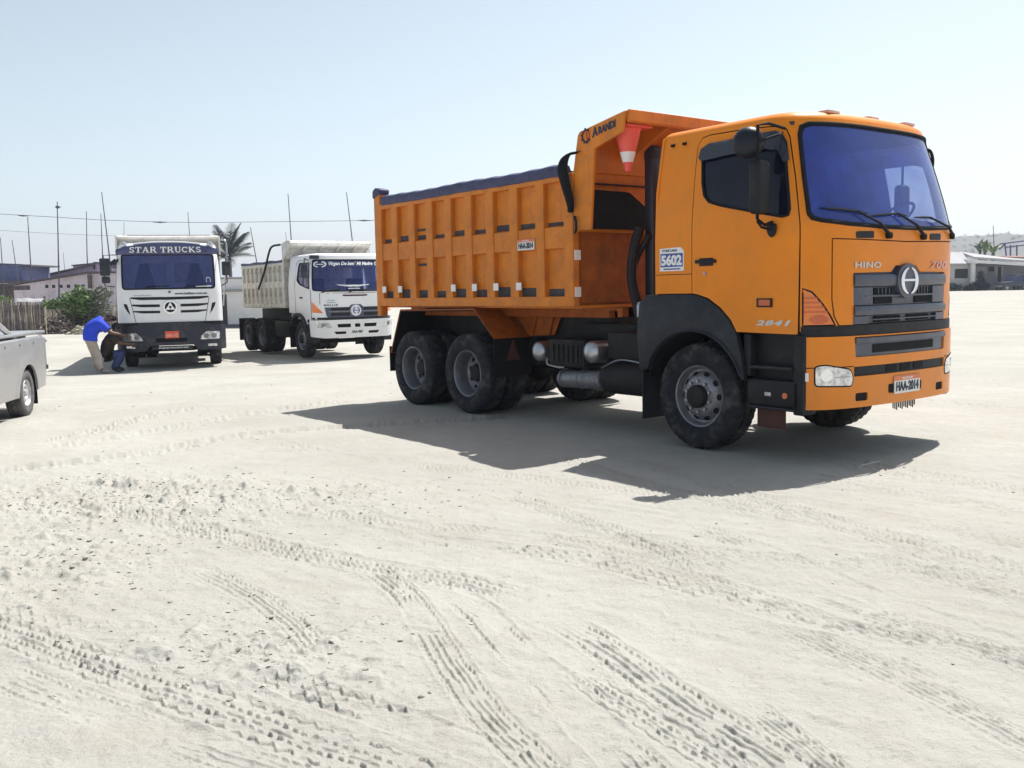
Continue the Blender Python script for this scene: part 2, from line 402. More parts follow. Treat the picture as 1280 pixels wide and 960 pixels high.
def SERIF(txt):
    """heavy slab-serif capitals"""
    def bar(p, q, w):
        p, q = Vector(p), Vector(q); d = (q-p).normalized(); nrm = Vector((-d.y, d.x))*w/2
        return [tuple(p-nrm), tuple(q-nrm), tuple(q+nrm), tuple(p+nrm)]
    def arc(c, r, a0, a1, w, n=10):
        out = []
        for k in range(n):
            t0, t1 = (R(a0+(a1-a0)*j/n) for j in (k, k+1))
            P = lambda t, d: (c[0]+(r[0]+d)*cos(t), c[1]+(r[1]+d)*sin(t)); out.append([P(t0, -w/2), P(t1, -w/2), P(t1, w/2), P(t0, w/2)])
        return out
    sf = lambda x, y, l=.32: bar((x-l/2, y), (x+l/2, y), .09)
    T = .19
    GL = {'S': (.66, arc((.33, .73), (.20, .19), 20, 270, .14)+arc((.33, .27), (.22, .20), -160, 90, .14)+[bar((.53, .72), (.53, .97), .07), bar((.11, .03), (.11, .30), .07)]),
          'T': (.82, [bar((.41, 0), (.41, 1), T), bar((.03, .94), (.79, .94), .12), bar((.07, .68), (.07, .94), .08), bar((.75, .68), (.75, .94), .08), sf(.41, .045, .42)]),
          'A': (.92, [bar((.14, 0), (.44, 1), .09), bar((.44, 1), (.76, 0), T), bar((.25, .33), (.66, .33), .09), sf(.14, .045, .28), sf(.76, .045, .34)]),
          'R': (.90, [bar((.2, 0), (.2, 1), T), bar((.08, .955), (.5, .955), .09), bar((.2, .5), (.5, .5), .09)]+arc((.48, .73), (.18, .23), -90, 90, .15)+[bar((.48, .5), (.76, 0), T), sf(.2, .045), sf(.78, .045, .22)]),
          'U': (.88, [bar((.2, .3), (.2, 1), T), bar((.7, .3), (.7, 1), .10), sf(.2, .955, .34), sf(.7, .955, .28)]+arc((.45, .32), (.25, .27), 180, 360, .12)),
          'C': (.80, arc((.42, .5), (.32, .43), 40, 320, .15)+[bar((.70, .66), (.70, .97), .08)]),
          'K': (.92, [bar((.2, 0), (.2, 1), T), sf(.2, .045), sf(.2, .955), bar((.24, .42), (.68, .94), .09), bar((.38, .56), (.74, .04), T), sf(.70, .955, .26), sf(.78, .045, .26)]),
          ' ': (.32, [])}
    V = []; F = []; x = 0
    for ch in txt:
        w, Q = GL[ch]
        for k, q in enumerate(Q):
            o = len(V); V += [(a+x, b) for a, b in q]; F.append((o, o+1, o+2, o+3))
        x += w+.05
    return np.array(V), F
# ------------------------------------------------------------------ wheels (shared by the three tipper trucks)
def tyre_mesh(Rr=.52, ri=.295, w=.145, lugs=44):
    prof = [(ri, -w*.72, 0), (ri+.03, -w*.93, 0), (ri+.10, -w*1.02, 0), (Rr-.06, -w*.99, 0), (Rr-.022, -w*.92, 0), (Rr-.008, -w*.84, 1), (Rr, -w*.72, 1), (Rr, -w*.36, 1), (Rr-.014, -w*.34, 0), (Rr-.014, -w*.26, 0),
            (Rr+.002, -w*.24, 2), (Rr+.002, w*.24, 2), (Rr-.014, w*.26, 0), (Rr-.014, w*.34, 0), (Rr, w*.36, 1), (Rr, w*.72, 1), (Rr-.008, w*.84, 1), (Rr-.022, w*.92, 0), (Rr-.06, w*.99, 0), (ri+.10, w*1.02, 0), (ri+.03, w*.93, 0), (ri, w*.72, 0)]
    N = lugs*3; V = []; F = []
    for (r, y, k) in prof:
        for i in range(N):
            t = 2*pi*i/N; rr = r
            if k == 1 and i % 3 == 0: rr -= .014
            if k == 2 and (i+1) % 6 == 0: rr -= .010
            zz = (.006 if (i//3) % 2 else -.006) if abs(y) < w*.4 and k != 0 else 0
            V.append((rr*cos(t), y+zz, rr*sin(t)))
    for j in range(len(prof)-1):
        for i in range(N): F.append((j*N+i, j*N+(i+1) % N, (j+1)*N+(i+1) % N, (j+1)*N+i))
    j = len(prof)-1
    for i in range(N): F.append((j*N+i, j*N+(i+1) % N, (i+1) % N, i))
    return V, F
def rim_parts(front):
    m = MB(); hole = MB(); nut = MB(); hub = MB()
    if front:
        m.lathe([(.288, .10), (.302, -.088), (.308, -.112), (.300, -.124), (.288, -.118), (.276, -.085), (.262, -.055), (.245, -.052), (.222, -.078), (.196, -.104), (.178, -.112), (.150, -.115), (.130, -.116), (.112, -.118), (.105, -.09)], 'y', n=48)
        hub.lathe([(.112, -.112), (.112, -.165), (.104, -.178), (.085, -.186), (.05, -.19), (.0, -.191)], 'y', n=28)
        hr, hy, nr, ny = .224, -.081, .150, -.115
    else:
        m.lathe([(.288, .10), (.300, -.095), (.308, -.122), (.300, -.134), (.288, -.126), (.276, -.09), (.268, -.03), (.262, .055), (.245, .075), (.215, .085), (.18, .092), (.14, .092), (.105, .09), (.10, .12)], 'y', n=48)
        hub.lathe([(.118, .095), (.114, .02), (.100, -.01), (.07, -.02), (0, -.022)], 'y', n=28)
        hr, hy, nr, ny = .222, .081, .155, .09
    sl = 35 if front else 15
    for k in range(1):
        t = 2*pi*(k+.5)/10; c = Vector((hr*cos(t), hy, hr*sin(t))); er = Vector((cos(t), 0, sin(t))); et = Vector((-sin(t), 0, cos(t)))
        a = R(sl); er2 = er*cos(a)+Vector((0, 1, 0))*sin(a) if front else er; nn = er2.cross(et).normalized()
        if nn.y > 0: nn = -nn
        L = [c+er2*.024*cos(q)+et*.032*sin(q)+nn*.004 for q in (2*pi*i/12 for i in range(12))]
        hole.add(L+[p-nn*.02 for p in L], [tuple(range(12))]+[(i, (i+1) % 12, 12+(i+1) % 12, 12+i) for i in range(12)])
        t = 2*pi*k/10; p = Vector((nr*cos(t), ny, nr*sin(t))); nut.tube([p, p-Vector((0, .028, 0))], [.016, .013], 6)
    return m, hole, nut, hub
_tv, _tf = tyre_mesh()
def mk(name, mb, m, ang=35):
    o = mb.build(name, m, None, ang); me = o.data; bpy.data.objects.remove(o); return me
TYRE_ME = mk('tyre', MB().add(_tv, _tf), TYRE, 40)
RIMS = {}
for fr in (True, False):
    a, b, c, d = rim_parts(fr)
    RIMS[fr] = (mk('rim', a, RIM), mk('hand_hole', b, RUBBER), mk('wheel_nut', c, STEEL), mk('hub_cap', d, CHASSIS))
def wheel(parent, x, y, front, dual=False, spin=0., sc=1.):
    """a wheel facing outwards on its side; y is the outer tyre's centre"""
    w = empty('wheel', (x, y, .515*sc), 0 if y < 0 else pi, parent); w.scale = (sc, sc, sc)
    g = empty('g', (0, 0, 0)); bpy.data.objects.remove(g)
    t = link('tyre', TYRE_ME, w, rot=(0, spin, 0))
    if dual: link('inner_tyre', TYRE_ME, w, loc=(0, .335, 0), rot=(0, spin+.05, 0))
    a, b, c, d = RIMS[front]
    link('rim', a, w, rot=(0, spin, 0)); link('hub_cap', d, w, rot=(0, spin, 0))
    for k in range(10):
        link('hand_hole', b, w, rot=(0, spin-2*pi*k/10, 0)); link('wheel_nut', c, w, rot=(0, spin-2*pi*k/10, 0))
    return w
# ================================================================== orange tipper truck
TX, TY, TYAW = 2.733, 9.925, R(-52.801)
truck = empty('dump_truck', (TX, TY, 0), TYAW)
tag(truck, 'orange tipper truck with ribbed dump body and tall flat-fronted cab', 'truck', 'tipper trucks parked on the lot')
CB = Cab([(1.462, 0), (1.455, .35), (1.425, .7), (1.365, .95), (1.262, 1.13), (1.13, 1.215), (.95, 1.243), (.6, 1.248), (0, 1.248), (-.47, 1.248)], 2.08, .87, .23, .092)
S, UM = CB.S, CB.UM
mir = lambda P: [(-u, z) for u, z in P]
DOOR = [(2.45, 1.515), (2.38, 1.505), (2.25, 1.47), (2.1, 1.38), (1.98, 1.27), (1.912, 1.16), (1.281, 1.15), (1.273, 2.1), (1.255, 2.5), (1.256, 2.86), (1.275, 2.925), (1.32, 2.955), (1.45, 2.968), (1.85, 2.985), (2.33, 2.99), (2.42, 2.975), (2.465, 2.91), (2.45, 2.4)]
GAP = [(1.263, 1.172), (1.263, 2.1), (1.244, 2.5), (1.244, 2.865), (1.266, 2.935), (1.315, 2.966), (1.45, 2.979), (1.85, 2.996), (2.335, 3.001), (2.428, 2.985), (2.476, 2.91), (2.461, 2.4), (2.461, 1.515)]
WS = [(1.19, 2.18), (1.165, 2.14), (1.08, 2.118), (.82, 2.09), (.4, 2.072), (0, 2.068)]
WS = WS+[(-u, z) for u, z in WS[-2::-1]]+[(-1.185, 2.5), (-1.17, 2.88), (-1.145, 2.955), (-1.07, 2.982), (-.5, 2.985), (0, 2.983), (.5, 2.985), (1.07, 2.982), (1.145, 2.955), (1.17, 2.88), (1.185, 2.5)]
HOODH = [(.993, 1.972), (.99, 1.45), (.968, 1.30), (.914, 1.214)]; HOODH = [(0, 1.955)]+HOODH[:1]+HOODH[1:]+mir(HOODH[::-1])
LAMP = [(1.243, 1.545), (1.165, 1.514), (1.075, 1.416), (.998, 1.31), (.945, 1.222), (1.24, 1.222)]
shell = [(-1.263, 1.172), (1.263, 1.172)]+GAP[1:]+[(UM, 1.515), (UM, 3.03), (-UM, 3.03), (-UM, 1.515)]+mir(GAP[:0:-1])
cabp = patch(S, shell, [WS, HOODH, LAMP, mir(LAMP)], .075, 0, .025)
# roof: rounded edge rings closing to a slightly crowned top
us = np.concatenate([np.linspace(UM, 1.5, 16), np.linspace(1.45, -1.45, 50), np.linspace(-1.5, -UM, 16)])
rings = []
for k in range(8):
    a = pi/2*k/7; d = .13*(1-cos(a)); P = S(us, np.full(len(us), 3.03+.075*sin(a)), -d); P[:, 2] = 3.03+.075*sin(a)
    P[:, 0] = np.maximum(P[:, 0], -.47+d*.6); rings.append(P)
cx = np.array([.40, 0, 0])
for s_ in (.8, .5, .2):
    P = rings[7].copy(); P[:, :2] = cx[:2]+(P[:, :2]-cx[:2])*s_; P[:, 2] = 3.105+.022*(1-s_**2); rings.append(P)
n_ = len(us); RV = np.vstack(rings); RF = []
for k in range(len(rings)-1):
    for i in range(n_): RF.append((k*n_+i, k*n_+(i+1) % n_, (k+1)*n_+(i+1) % n_, (k+1)*n_+i))
RF.append(tuple((len(rings)-1)*n_+i for i in range(n_)))
cabp.add(RV, RF)
bw = [(-1.244, 1.2), (1.244, 1.2), (1.244, 2.05), (1.225, 2.5), (1.13, 3.03), (1.0, 3.09), (-1.0, 3.09), (-1.13, 3.03), (-1.225, 2.5), (-1.244, 2.05)]
cabp.prism(bw, 'x', -.482, -.455)
cab_o = cabp.build('cab_shell', ORANGE, truck, 32)
MB().box(-.44, 1.2, -1.12, 1.12, 1.16, 1.25).build('cab_floor', BLACK_PL, cab_o)
seal = MB()
for sg in (1, -1):
    seal.tube([S(sg*u, z, -.012) for u, z in densify(GAP, .08, False)], .009, 6)
seal.tube([S(u, z, -.012) for u, z in densify([(u*.993, z-.004*np.sign(z-1.5)) for u, z in HOODH], .08)], .010, 6, closed=True)
seal.tube([S(u, 1.70, .0005) for u in np.linspace(2.46, UM, 8)], .0035, 5)
seal.build('door_seal', RUBBER, cab_o)
# windscreen
INS = lambda P, k, c: [(c[0]+(u-c[0])*k[0], c[1]+(z-c[1])*k[1]) for u, z in P]
ws_o = patch(S, INS(WS, (.996, .992), (0, 2.53)), (), .09, -.012, .006).build('windscreen', GLASS_CAB, truck, 60)
WSI = INS(WS, (.975, .945), (0, 2.535))
patch(S, INS(WS, (.994, .99), (0, 2.53)), [WSI], .08, -.006, .004).build('black_border', BLACK_PL, ws_o, 60)
fr = MB(); fr.tube([S(u, z, .002) for u, z in densify(WS, .06)], .014, 8, closed=True); fr.build('rubber_frame', RUBBER, ws_o)
for base, tip in (((.304, 2.0), [(.706, 2.205), (1.089, 2.229)]), ((-.266, 1.998), [(.137, 2.199), (.56, 2.166)]), ((-.95, 2.02), [(-.418, 2.18), (-.15, 2.173)])):
    w_ = MB(); e1, e2 = tip
    w_.tube([S(*base, .03), S(base[0]*.6+e1[0]*.4, base[1]*.5+e1[1]*.5, .045), S(*e1, .022)], [.018, .012, .009], 8)
    w_.tube([S(*base, -.01), S(*base, .04)], .03, 12)
    mid = ((e1[0]+e2[0])/2, (e1[1]+e2[1])/2)
    b0 = (e1[0]-(e2[0]-e1[0])*.35, e1[1]-.015)
    w_.tube([S(*b0, .006), S(*e1, .012), S(*mid, .014), S(*e2, .006)], [.006, .011, .011, .006], 6)
    w_.build('wiper', RUBBER, ws_o)
# bonnet panel with the grille opening
GT = [(.745, 1.222), (.76, 1.672), (.24, 1.678), (.17, 1.735), (-.17, 1.735), (-.24, 1.678), (-.76, 1.672), (-.745, 1.222)]
hood = [(.905, 1.222)]+GT+[(-.905, 1.222), (-.955, 1.30), (-.98, 1.45), (-.983, 1.962), (0, 1.945), (.983, 1.962), (.98, 1.45), (.955, 1.30)]
hood_o = patch(S, hood, (), .075, .004, .03).build('front_panel', ORANGE, truck, 32)
for c_ in ((.73, .5), (-.42, -.64)):
    patch(S, rpoly([(c_[0], 2.03), (c_[0]-.02*0, 1.972), (c_[1], 1.974), (c_[1], 2.036)], .02), (), .06, .006, .012).build('cowl_vent', BLACK_PL, cab_o)
# grille
gr = patch(S, INS(GT, (.995, .995), (0, 1.45)), (), .08, -.022, .02)
gr_o = gr.build('grille', GRILLE_GREY, truck, 32)
def bar(u, z0, z1, o0, o1, m, name, parent, r=.012, n=28):
    h = z1-z0; r = min(r, h*.3)
    return sweep(S, u, -u, [(z0, o0), (z0+r*.3, o1-r*.4), (z0+r, o1), (z1-r, o1), (z1-r*.3, o1-r*.4), (z1, o0)], n).build(name, m, parent, 40)
bar(.752, 1.545, 1.664, -.022, .022, GRILLE_GREY, 'grille_bar', gr_o, .03)
bar(.750, 1.292, 1.388, -.022, .026, GRILLE_GREY, 'grille_bar', gr_o, .03)
for sg in (1, -1):
    sweep(S, sg*.752, sg*.50, [(1.39, -.02), (1.39, .004), (1.543, .002), (1.543, -.02)], 10).build('grille_block', GRILLE_GREY, gr_o, 40)
    sweep(S, sg*.752, sg*.56, [(1.224, -.02), (1.224, .008), (1.29, .012), (1.29, -.02)], 10).build('grille_block', GRILLE_GREY, gr_o, 40)
    for (z0, z1) in ((1.395, 1.455), (1.478, 1.538)):
        sweep(S, sg*.465, sg*.19, [(z0, -.018), (z0, -.012), (z1, -.012), (z1, -.018)], 8).build('grille_opening', RUBBER, gr_o, 0)
    for k in range(1, 5):
        u = sg*(.465-.055*k); sweep(S, u+.005, u-.005, [(1.48, -.012), (1.48, -.004), (1.536, -.004), (1.536, -.012)], 1).build('grille_rib', GRILLE_GREY, gr_o, 0)
    sweep(S, sg*.45, sg*.06, [(1.232, -.018), (1.232, -.010), (1.288, -.010), (1.288, -.018)], 8).build('grille_opening', RUBBER, gr_o, 0)
bar(.60, 1.458, 1.475, -.014, .012, GRILLE_GREY, 'grille_slat', gr_o, .006)
bar(.58, 1.252, 1.264, -.012, .010, GRILLE_GREY, 'grille_slat', gr_o, .004)
# emblem
ec = (0, 1.595)
ell = lambda rx, rz, n=40, a0=0, a1=2*pi: [(ec[0]+rx*cos(a0+(a1-a0)*i/n), ec[1]+rz*sin(a0+(a1-a0)*i/n)) for i in range(n)]
em_o = patch(S, ell(.178, .158), (), .05, .034, .06).build('badge_plate', GRILLE_GREY, gr_o, 32)
e_ = MB()
for sg in (1, -1):
    a = [(sg*.142*cos(t), ec[1]+.122*sin(t)) for t in np.linspace(-pi/2+.16, pi/2-.16, 24)]
    b = [(sg*.090*cos(t), ec[1]+.112*sin(t)) for t in np.linspace(pi/2-.3, -pi/2+.3, 24)]
    patch(S, a+b, (), .05, .048, .016, e_)
patch(S, [(.098, ec[1]-.004), (.098, ec[1]+.016), (-.098, ec[1]+.016), (-.098, ec[1]-.004)], (), .05, .046, .014, e_)
e_.build('badge', CHROME, gr_o, 30)
lettering('badge_letters', glyphs('HINO', .03, 0, 1.1), S, (.745, 1.713, .40, 1.768), .012, SILVER, hood_o)
lettering('badge_letters', glyphs('700', .03, .25, 1.1), S, (-.42, 1.705, -.80, 1.775), .012, mat('red_silver', (.72, .36, .30), .35, metal=.3), hood_o)
# lamps in the corners
for sg in (1, -1):
    L = LAMP if sg > 0 else mir(LAMP)
    lo = patch(S, INS(L, (.985, .985), (sg*1.12, 1.36)), (), .05, -.004, .03).build('indicator_lamp', AMBER, truck, 40)
    for zl in (1.335, 1.375, 1.415, 1.455):
        ua = 1.228; ub = np.interp(zl, [1.222, 1.31, 1.416, 1.514], [.955, 1.005, 1.085, 1.17])
        sweep(S, sg*ua, sg*ub, [(zl, -.006), (zl, .004), (zl+.012, .004), (zl+.012, -.006)], 8).build('lamp_rib', AMBER_DK, lo, 0)
    cen = (sg*1.10, 1.275)
    patch(S, [(cen[0]+.085*cos(t), cen[1]+.038*sin(t)) for t in np.linspace(0, 2*pi, 20)[:-1]], (), .05, .003, .012).build('reflector_bowl', AMBER_DK, lo, 30)
    mbs = MB(); mbs.tube([S(u, z, -.004) for u, z in densify(L, .05)], .008, 6, closed=True); mbs.build('lamp_seal', RUBBER, lo)
# black seam strip under bonnet
sweep(S, 1.255, -1.255, [(1.128, -.03), (1.128, .010), (1.216, .008), (1.216, -.03)], 40).build('seam_strip', BLACK_PL, truck)
# bumper
BO = .022
bump = rpoly([(1.235, .49), (1.225, 1.124), (-1.225, 1.124), (-1.235, .49)], [.05, .01, .01, .05])
LG = [(.735, .935), (.748, 1.112), (-.748, 1.112), (-.735, .935)]
BS = [(.752, .765), (.752, .852), (-.752, .852), (-.752, .765)]
HL = rpoly([(1.137, .70), (1.14, .868), (1.05, .878), (.80, .832), (.765, .77), (.775, .686)], .03)
TOW = rpoly([(.73, .545), (.73, .618), (.57, .618), (.57, .545)], .02)
bmp_o = patch(S, bump, [LG, BS, HL, mir(HL), TOW, mir(TOW)], .075, BO, .03).build('bumper', ORANGE, truck, 32)
sm = MB(); sm.tube([S(u, .857, BO+.0005) for u in np.linspace(1.22, .76, 12)], .004, 5); sm.tube([S(u, .857, BO+.0005) for u in np.linspace(-1.22, -.76, 12)], .004, 5)
sm.build('bumper_seam', RUBBER, bmp_o)
lg_o = patch(S, INS(LG, (.995, .97), (0, 1.023)), (), .08, BO-.012, .02).build('lower_grille', GRILLE_GREY, bmp_o)
sweep(S, .74, -.74, [(1.05, BO-.012), (1.055, BO+.012), (1.10, BO+.012), (1.11, BO-.012)], 24).build('grille_bar', GRILLE_GREY, lg_o)
sweep(S, .50, -.50, [(.965, BO-.01), (.965, BO-.004), (1.04, BO-.004), (1.04, BO-.01)], 20).build('grille_opening', RUBBER, lg_o, 0)
sweep(S, .748, -.748, [(.768, -.02), (.768, BO-.012), (.849, BO-.012), (.849, -.02)], 24).build('black_strip', BLACK_PL, bmp_o)
for u0 in (.30, .075, -.15):
    sweep(S, u0, u0-.16, [(.782, BO-.013), (.782, BO-.006), (.842, BO-.006), (.842, BO-.013)], 4).build('air_slot', RUBBER, bmp_o, 0)
for sg in (1, -1):
    H = HL if sg > 0 else mir(HL)
    h_o = patch(S, INS(H, (.99, .985), (sg*.95, .78)), (), .05, BO+.004, .06).build('headlamp', LENS, bmp_o, 40)
    patch(S, [(sg*1.04+.055*cos(t), .79+.055*sin(t)) for t in np.linspace(0, 2*pi, 20)[:-1]], (), .05, BO+.008, .012).build('lamp_bowl', CHROME, h_o, 30)
    sweep(S, sg*.96, sg*.80, [(.765, BO+.003), (.765, BO+.010), (.772, BO+.010), (.772, BO+.003)], 5).build('lamp_rib', STEEL, h_o, 0)
    mbs = MB(); mbs.tube([S(u, z, BO-.004) for u, z in densify(H, .05)], .010, 6, closed=True); mbs.build('lamp_seal', RUBBER, h_o)
    t_ = TOW if sg > 0 else mir(TOW)
    patch(S, t_, (), .06, BO-.012, .01).build('tow_hook_hole', RUBBER, bmp_o)
    patch(S, rpoly([(sg*.275, .585), (sg*.275, .668), (sg*.17, .668), (sg*.17, .585)], .02), (), .06, BO+.003, .01).build('plate_hole', RUBBER, bmp_o)
sweep(S, 1.245, 1.19, [(.742, BO+.001), (.742, BO+.006), (.815, BO+.006), (.815, BO+.001)], 3).build('white_reflector', WHITE_REFL, bmp_o, 0)
fr_ = MB()
for k in range(13): 
    u = .16-.03*k; p = S(u, .485, 0); fr_.tube([p, p+np.array([.0, .0, -.05-.01*(k % 3)])], .006, 5)
fr_.build('rubber_fringe', RUBBER, bmp_o)
def number_plate(name, SS, box, off, txt, parent, white=True, head='ECUADOR'):
    u0, v0, u1, v1 = box; h = v1-v0
    p = patch(SS, [(u0, v0), (u0, v1), (u1, v1), (u1, v0)], (), .2, off, .008).build(name, PLATE_W if white else PLATE_O, parent, 0)
    if white:
        patch(SS, [(u0, v0+h*.74), (u0, v1), (u1, v1), (u1, v0+h*.74)], (), .2, off+.002, .003).build('plate_header', PLATE_O, p, 0)
        lettering('plate_header_text', glyphs(head, .02), SS, (u0+(u1-u0)*.3, v0+h*.80, u0+(u1-u0)*.7, v0+h*.92), off+.005, INK_W, p)
    lettering('plate_number', glyphs(txt, .035, 0, 1.0), SS, (u0+(u1-u0)*.06, v0+h*.12, u0+(u1-u0)*.94, v0+h*.68), off+.004, INK, p)
    return p
xp = float(S(0, .65)[0])
SP = plane((xp+BO+.012, 0, 0), (0, -1, 0), (0, 0, 1))     # right-hand side of the truck = +u
number_plate('licence_plate', lambda u, v, off=0.: np.array([xp+BO+.014, 0, 0])+np.stack([off+0*np.asarray(u, float), -np.asarray(u, float), np.asarray(v, float)], -1), (.203, .572, -.223, .732), 0, 'HAA-2014', bmp_o)
# doors
WIN = [(2.39, 2.80), (2.372, 2.862), (2.30, 2.893), (1.40, 2.912), (1.335, 2.893), (1.30, 2.81), (1.337, 2.23), (1.36, 2.178), (1.42, 2.17), (2.10, 2.318), (2.255, 2.365), (2.32, 2.43), (2.355, 2.55)]
for sg in (1, -1):
    q = (lambda P: P) if sg > 0 else mir
    d = patch(S, q(DOOR), [q(WIN)], .075, .003, .03).build('door', ORANGE, truck, 32)
    patch(S, INS(q(WIN), (.998, .995), (sg*1.85, 2.55)), (), .09, -.008, .005).build('side_window', GLASS_SIDE if sg > 0 else GLASS_CLEAR, d, 60)
    mbs = MB(); mbs.tube([S(u, z, .002) for u, z in densify(q(WIN), .06)], .013, 6, closed=True); mbs.build('window_seal', RUBBER, d)
    V_ = [(2.42, 2.79), (2.40, 2.872), (2.30, 2.91), (1.38, 2.928), (1.31, 2.90), (1.275, 2.82), (1.278, 2.655), (1.33, 2.64), (1.37, 2.74), (1.5, 2.775), (2.0, 2.775), (2.38, 2.755)]
    patch(S, q(V_), (), .09, .032, .006).build('rain_visor', mat('smoked_plastic', (.018, .02, .035), .18, var=.1, coat=.6), d, 60)
    h = MB(); h.box(.06, .31, -.03, .0, 1.795, 1.83, .01, xf=Matrix.Translation((0, -1.248*sg if sg > 0 else 1.278, 0)))
    h.box(.10, .27, -.006, .002, 1.77, 1.845, .002, xf=Matrix.Translation((0, -1.2485 if sg > 0 else 1.2525, 0)))
    h.build('door_handle', BLACK_PL, d)
    mk_o = patch(S, q([(1.679, 1.386), (1.679, 1.464), (1.517, 1.464), (1.517, 1.386)]), (), .06, .016, .016).build('side_marker', BLACK_PL, d, 0)
    patch(S, q([(1.655, 1.40), (1.655, 1.452), (1.535, 1.452), (1.535, 1.40)]), (), .06, .020, .006).build('marker_lens', AMBER_DK, mk_o, 0)
    if sg > 0: lettering('door_number', glyphs('2841', .045, .28, 1.15), S, (1.69, 1.222, 1.335, 1.272), .010, SILVER, d)
    else: lettering('door_number', glyphs('2841', .045, .28, 1.15), S, (-1.335, 1.222, -1.69, 1.272), .010, SILVER, d)
    key = MB(); key.cyl((.17, -1.25*sg, 1.70), (.17, -1.262*sg, 1.70), .016, 12); key.build('key_lock', STEEL, d)
for xx in (-.33, -.18):
    MB().cyl((xx, -1.13, 2.955), (xx, -1.165, 2.950), .016, 10).build('roof_bolt', RUBBER, cab_o)
# sticker 5602
st = patch(S, [(2.87, 1.735), (2.872, 1.955), (2.60, 1.962), (2.555, 1.925), (2.557, 1.735)], (), .2, .005, .004).build('number_sticker', INK_W, cab_o, 0)
patch(S, [(2.86, 1.775), (2.86, 1.905), (2.568, 1.905), (2.568, 1.775)], (), .2, .0065, .002).build('sticker_field', INK_BLUE, st, 0)
lettering('sticker_number', glyphs('5602', .05, 0, 1.0), S, (2.85, 1.787, 2.578, 1.893), .009, INK_W, st)
lettering('sticker_header', glyphs('CT RUC LADO', .03), S, (2.84, 1.922, 2.64, 1.945), .008, INK, st)
patch(S, [(2.82, 1.748), (2.82, 1.760), (2.60, 1.760), (2.60, 1.748)], (), .2, .0065, .002).build('sticker_rule', INK_BLUE, st, 0)
# roof marker lamps
for yy in (-.62, .0, .62):
    mbl = MB(); mbl.box(1.0, 1.12, yy-.09, yy+.09, 3.085, 3.118, .015); mbl.build('roof_lamp', mat('rose_lens', (.70, .42, .34), .3, coat=.5), cab_o)
# mirrors
far = MB(); far.tube(catmull([(.98, 1.05, 2.90), (1.02, 1.15, 2.90), (1.03, 1.20, 2.80), (1.0, 1.22, 2.66)], 6), .016, 8); far.tube([(.95, 1.10, 2.86), (.62, 1.34, 2.80), (.62, 1.34, 2.2), (.70, 1.24, 2.12)], .014, 8)
fo_ = far.build('mirror_arm', RUBBER, truck); MB().prism(rpoly([(1.25, 2.2), (1.25, 2.6), (1.42, 2.6), (1.42, 2.2)], .05), 'x', .57, .67, .028, 3).build('main_mirror', BLACK_PL, fo_)
for sg in (1,):
    yy = -1.46*sg; m_ = MB()
    m_.tube([(.97, -1.13*sg, 2.935), (.95, -1.33*sg, 2.965), (.94, yy, 2.94), (.94, yy, 2.15), (.94, -1.36*sg, 2.10), (.93, -1.24*sg, 2.13)], .014, 8)
    m_.tube([(.93, -1.24*sg, 2.06), (.94, -1.40*sg, 2.08), (.94, yy, 2.13)], .012, 8)
    m_.tube([(.96, -1.15*sg, 2.90), (1.03, -1.30*sg, 2.86), (.945, yy, 2.80)], .011, 8)
    mo = m_.build('mirror_arm', RUBBER, truck)
    MB().prism(rpoly([(yy-.082, 2.19), (yy-.082, 2.64), (yy+.082, 2.64), (yy+.082, 2.19)], .05), 'x', .90, 1.02, .028, 3).build('main_mirror', BLACK_PL, mo)
    MB().lathe([(0, .07), (.055, .065), (.10, .047), (.126, .02), (.137, -.01), (.135, -.03), (.126, -.04), (0, -.04)], 'x', (0, 0, 0), 36).build('round_mirror', mat('mirror_shell', (.010, .012, .022), .4, spec=.3), mo, loc=(.85, yy-.01*sg, 2.805), rot=(0, 0, R(-52*sg)))
    k = MB(); k.prism(rpoly([(.885, 2.115), (.99, 2.115), (.985, 2.03), (.94, 1.985), (.895, 2.03)], .03), 'y', -1.25*sg, -1.275*sg, .008); k.build('mirror_bracket', BLACK_PL, mo)
# cab inside
seat = MB(); seat.box(.05, .55, -.25, .25, 1.62, 1.80, .06); seat.box(-.08, .10, -.25, .25, 1.72, 2.42, .06); seat.box(-.06, .06, -.13, .13, 2.44, 2.62, .05); seat.box(.1, .5, -.2, .2, 1.25, 1.62)
so = seat.build('seat', SEAT, truck, loc=(0, -.62, 0))
link('seat', so.data, truck, loc=(0, .62, 0))
dash = MB(); dash.prism([(.95, 1.3), (1.18, 1.3), (1.22, 2.0), (1.08, 2.02), (.95, 1.85)], 'y', -.98, .98, .03); do = dash.build('dashboard', INTERIOR, truck)
sw = MB(); c_ = Vector((.97, .6, 2.21)); ax = Vector((-.62, 0, .78)); e1 = Vector((0, 1, 0)); e2 = ax.cross(e1)
sw.tube([c_+(e1*cos(t)+e2*sin(t))*.22 for t in np.linspace(0, 2*pi, 28)[:-1]], .014, 8, closed=True)
for t in (0, 2.1, 4.2): sw.tube([c_, c_+(e1*cos(t)+e2*sin(t))*.22], .012, 6)
sw.tube([c_, c_-ax*.35], .03, 10); sw.tube([(1.0, .62, 2.45), (1.0, .62, 2.36)], .008, 6); sw.box(.98, 1.02, .60, .66, 2.44, 2.46); sw.build('steering_wheel', RUBBER, truck)
bk = MB(); bk.box(-.44, -.40, -1.10, 1.10, 1.25, 2.98); bk.box(-.40, 1.0, -1.06, 1.06, 2.97, 3.0); bk.box(-.35, -.10, -.35, .35, 1.9, 2.75, .03); bk.build('cab_lining', INTERIOR, truck)
cur = patch(S, [(-2.42, 2.15), (-2.42, 2.93), (-1.83, 2.93), (-1.83, 2.16)], (), .09, -.07, .01); cur.build('window_curtain', INTERIOR, truck, 60)
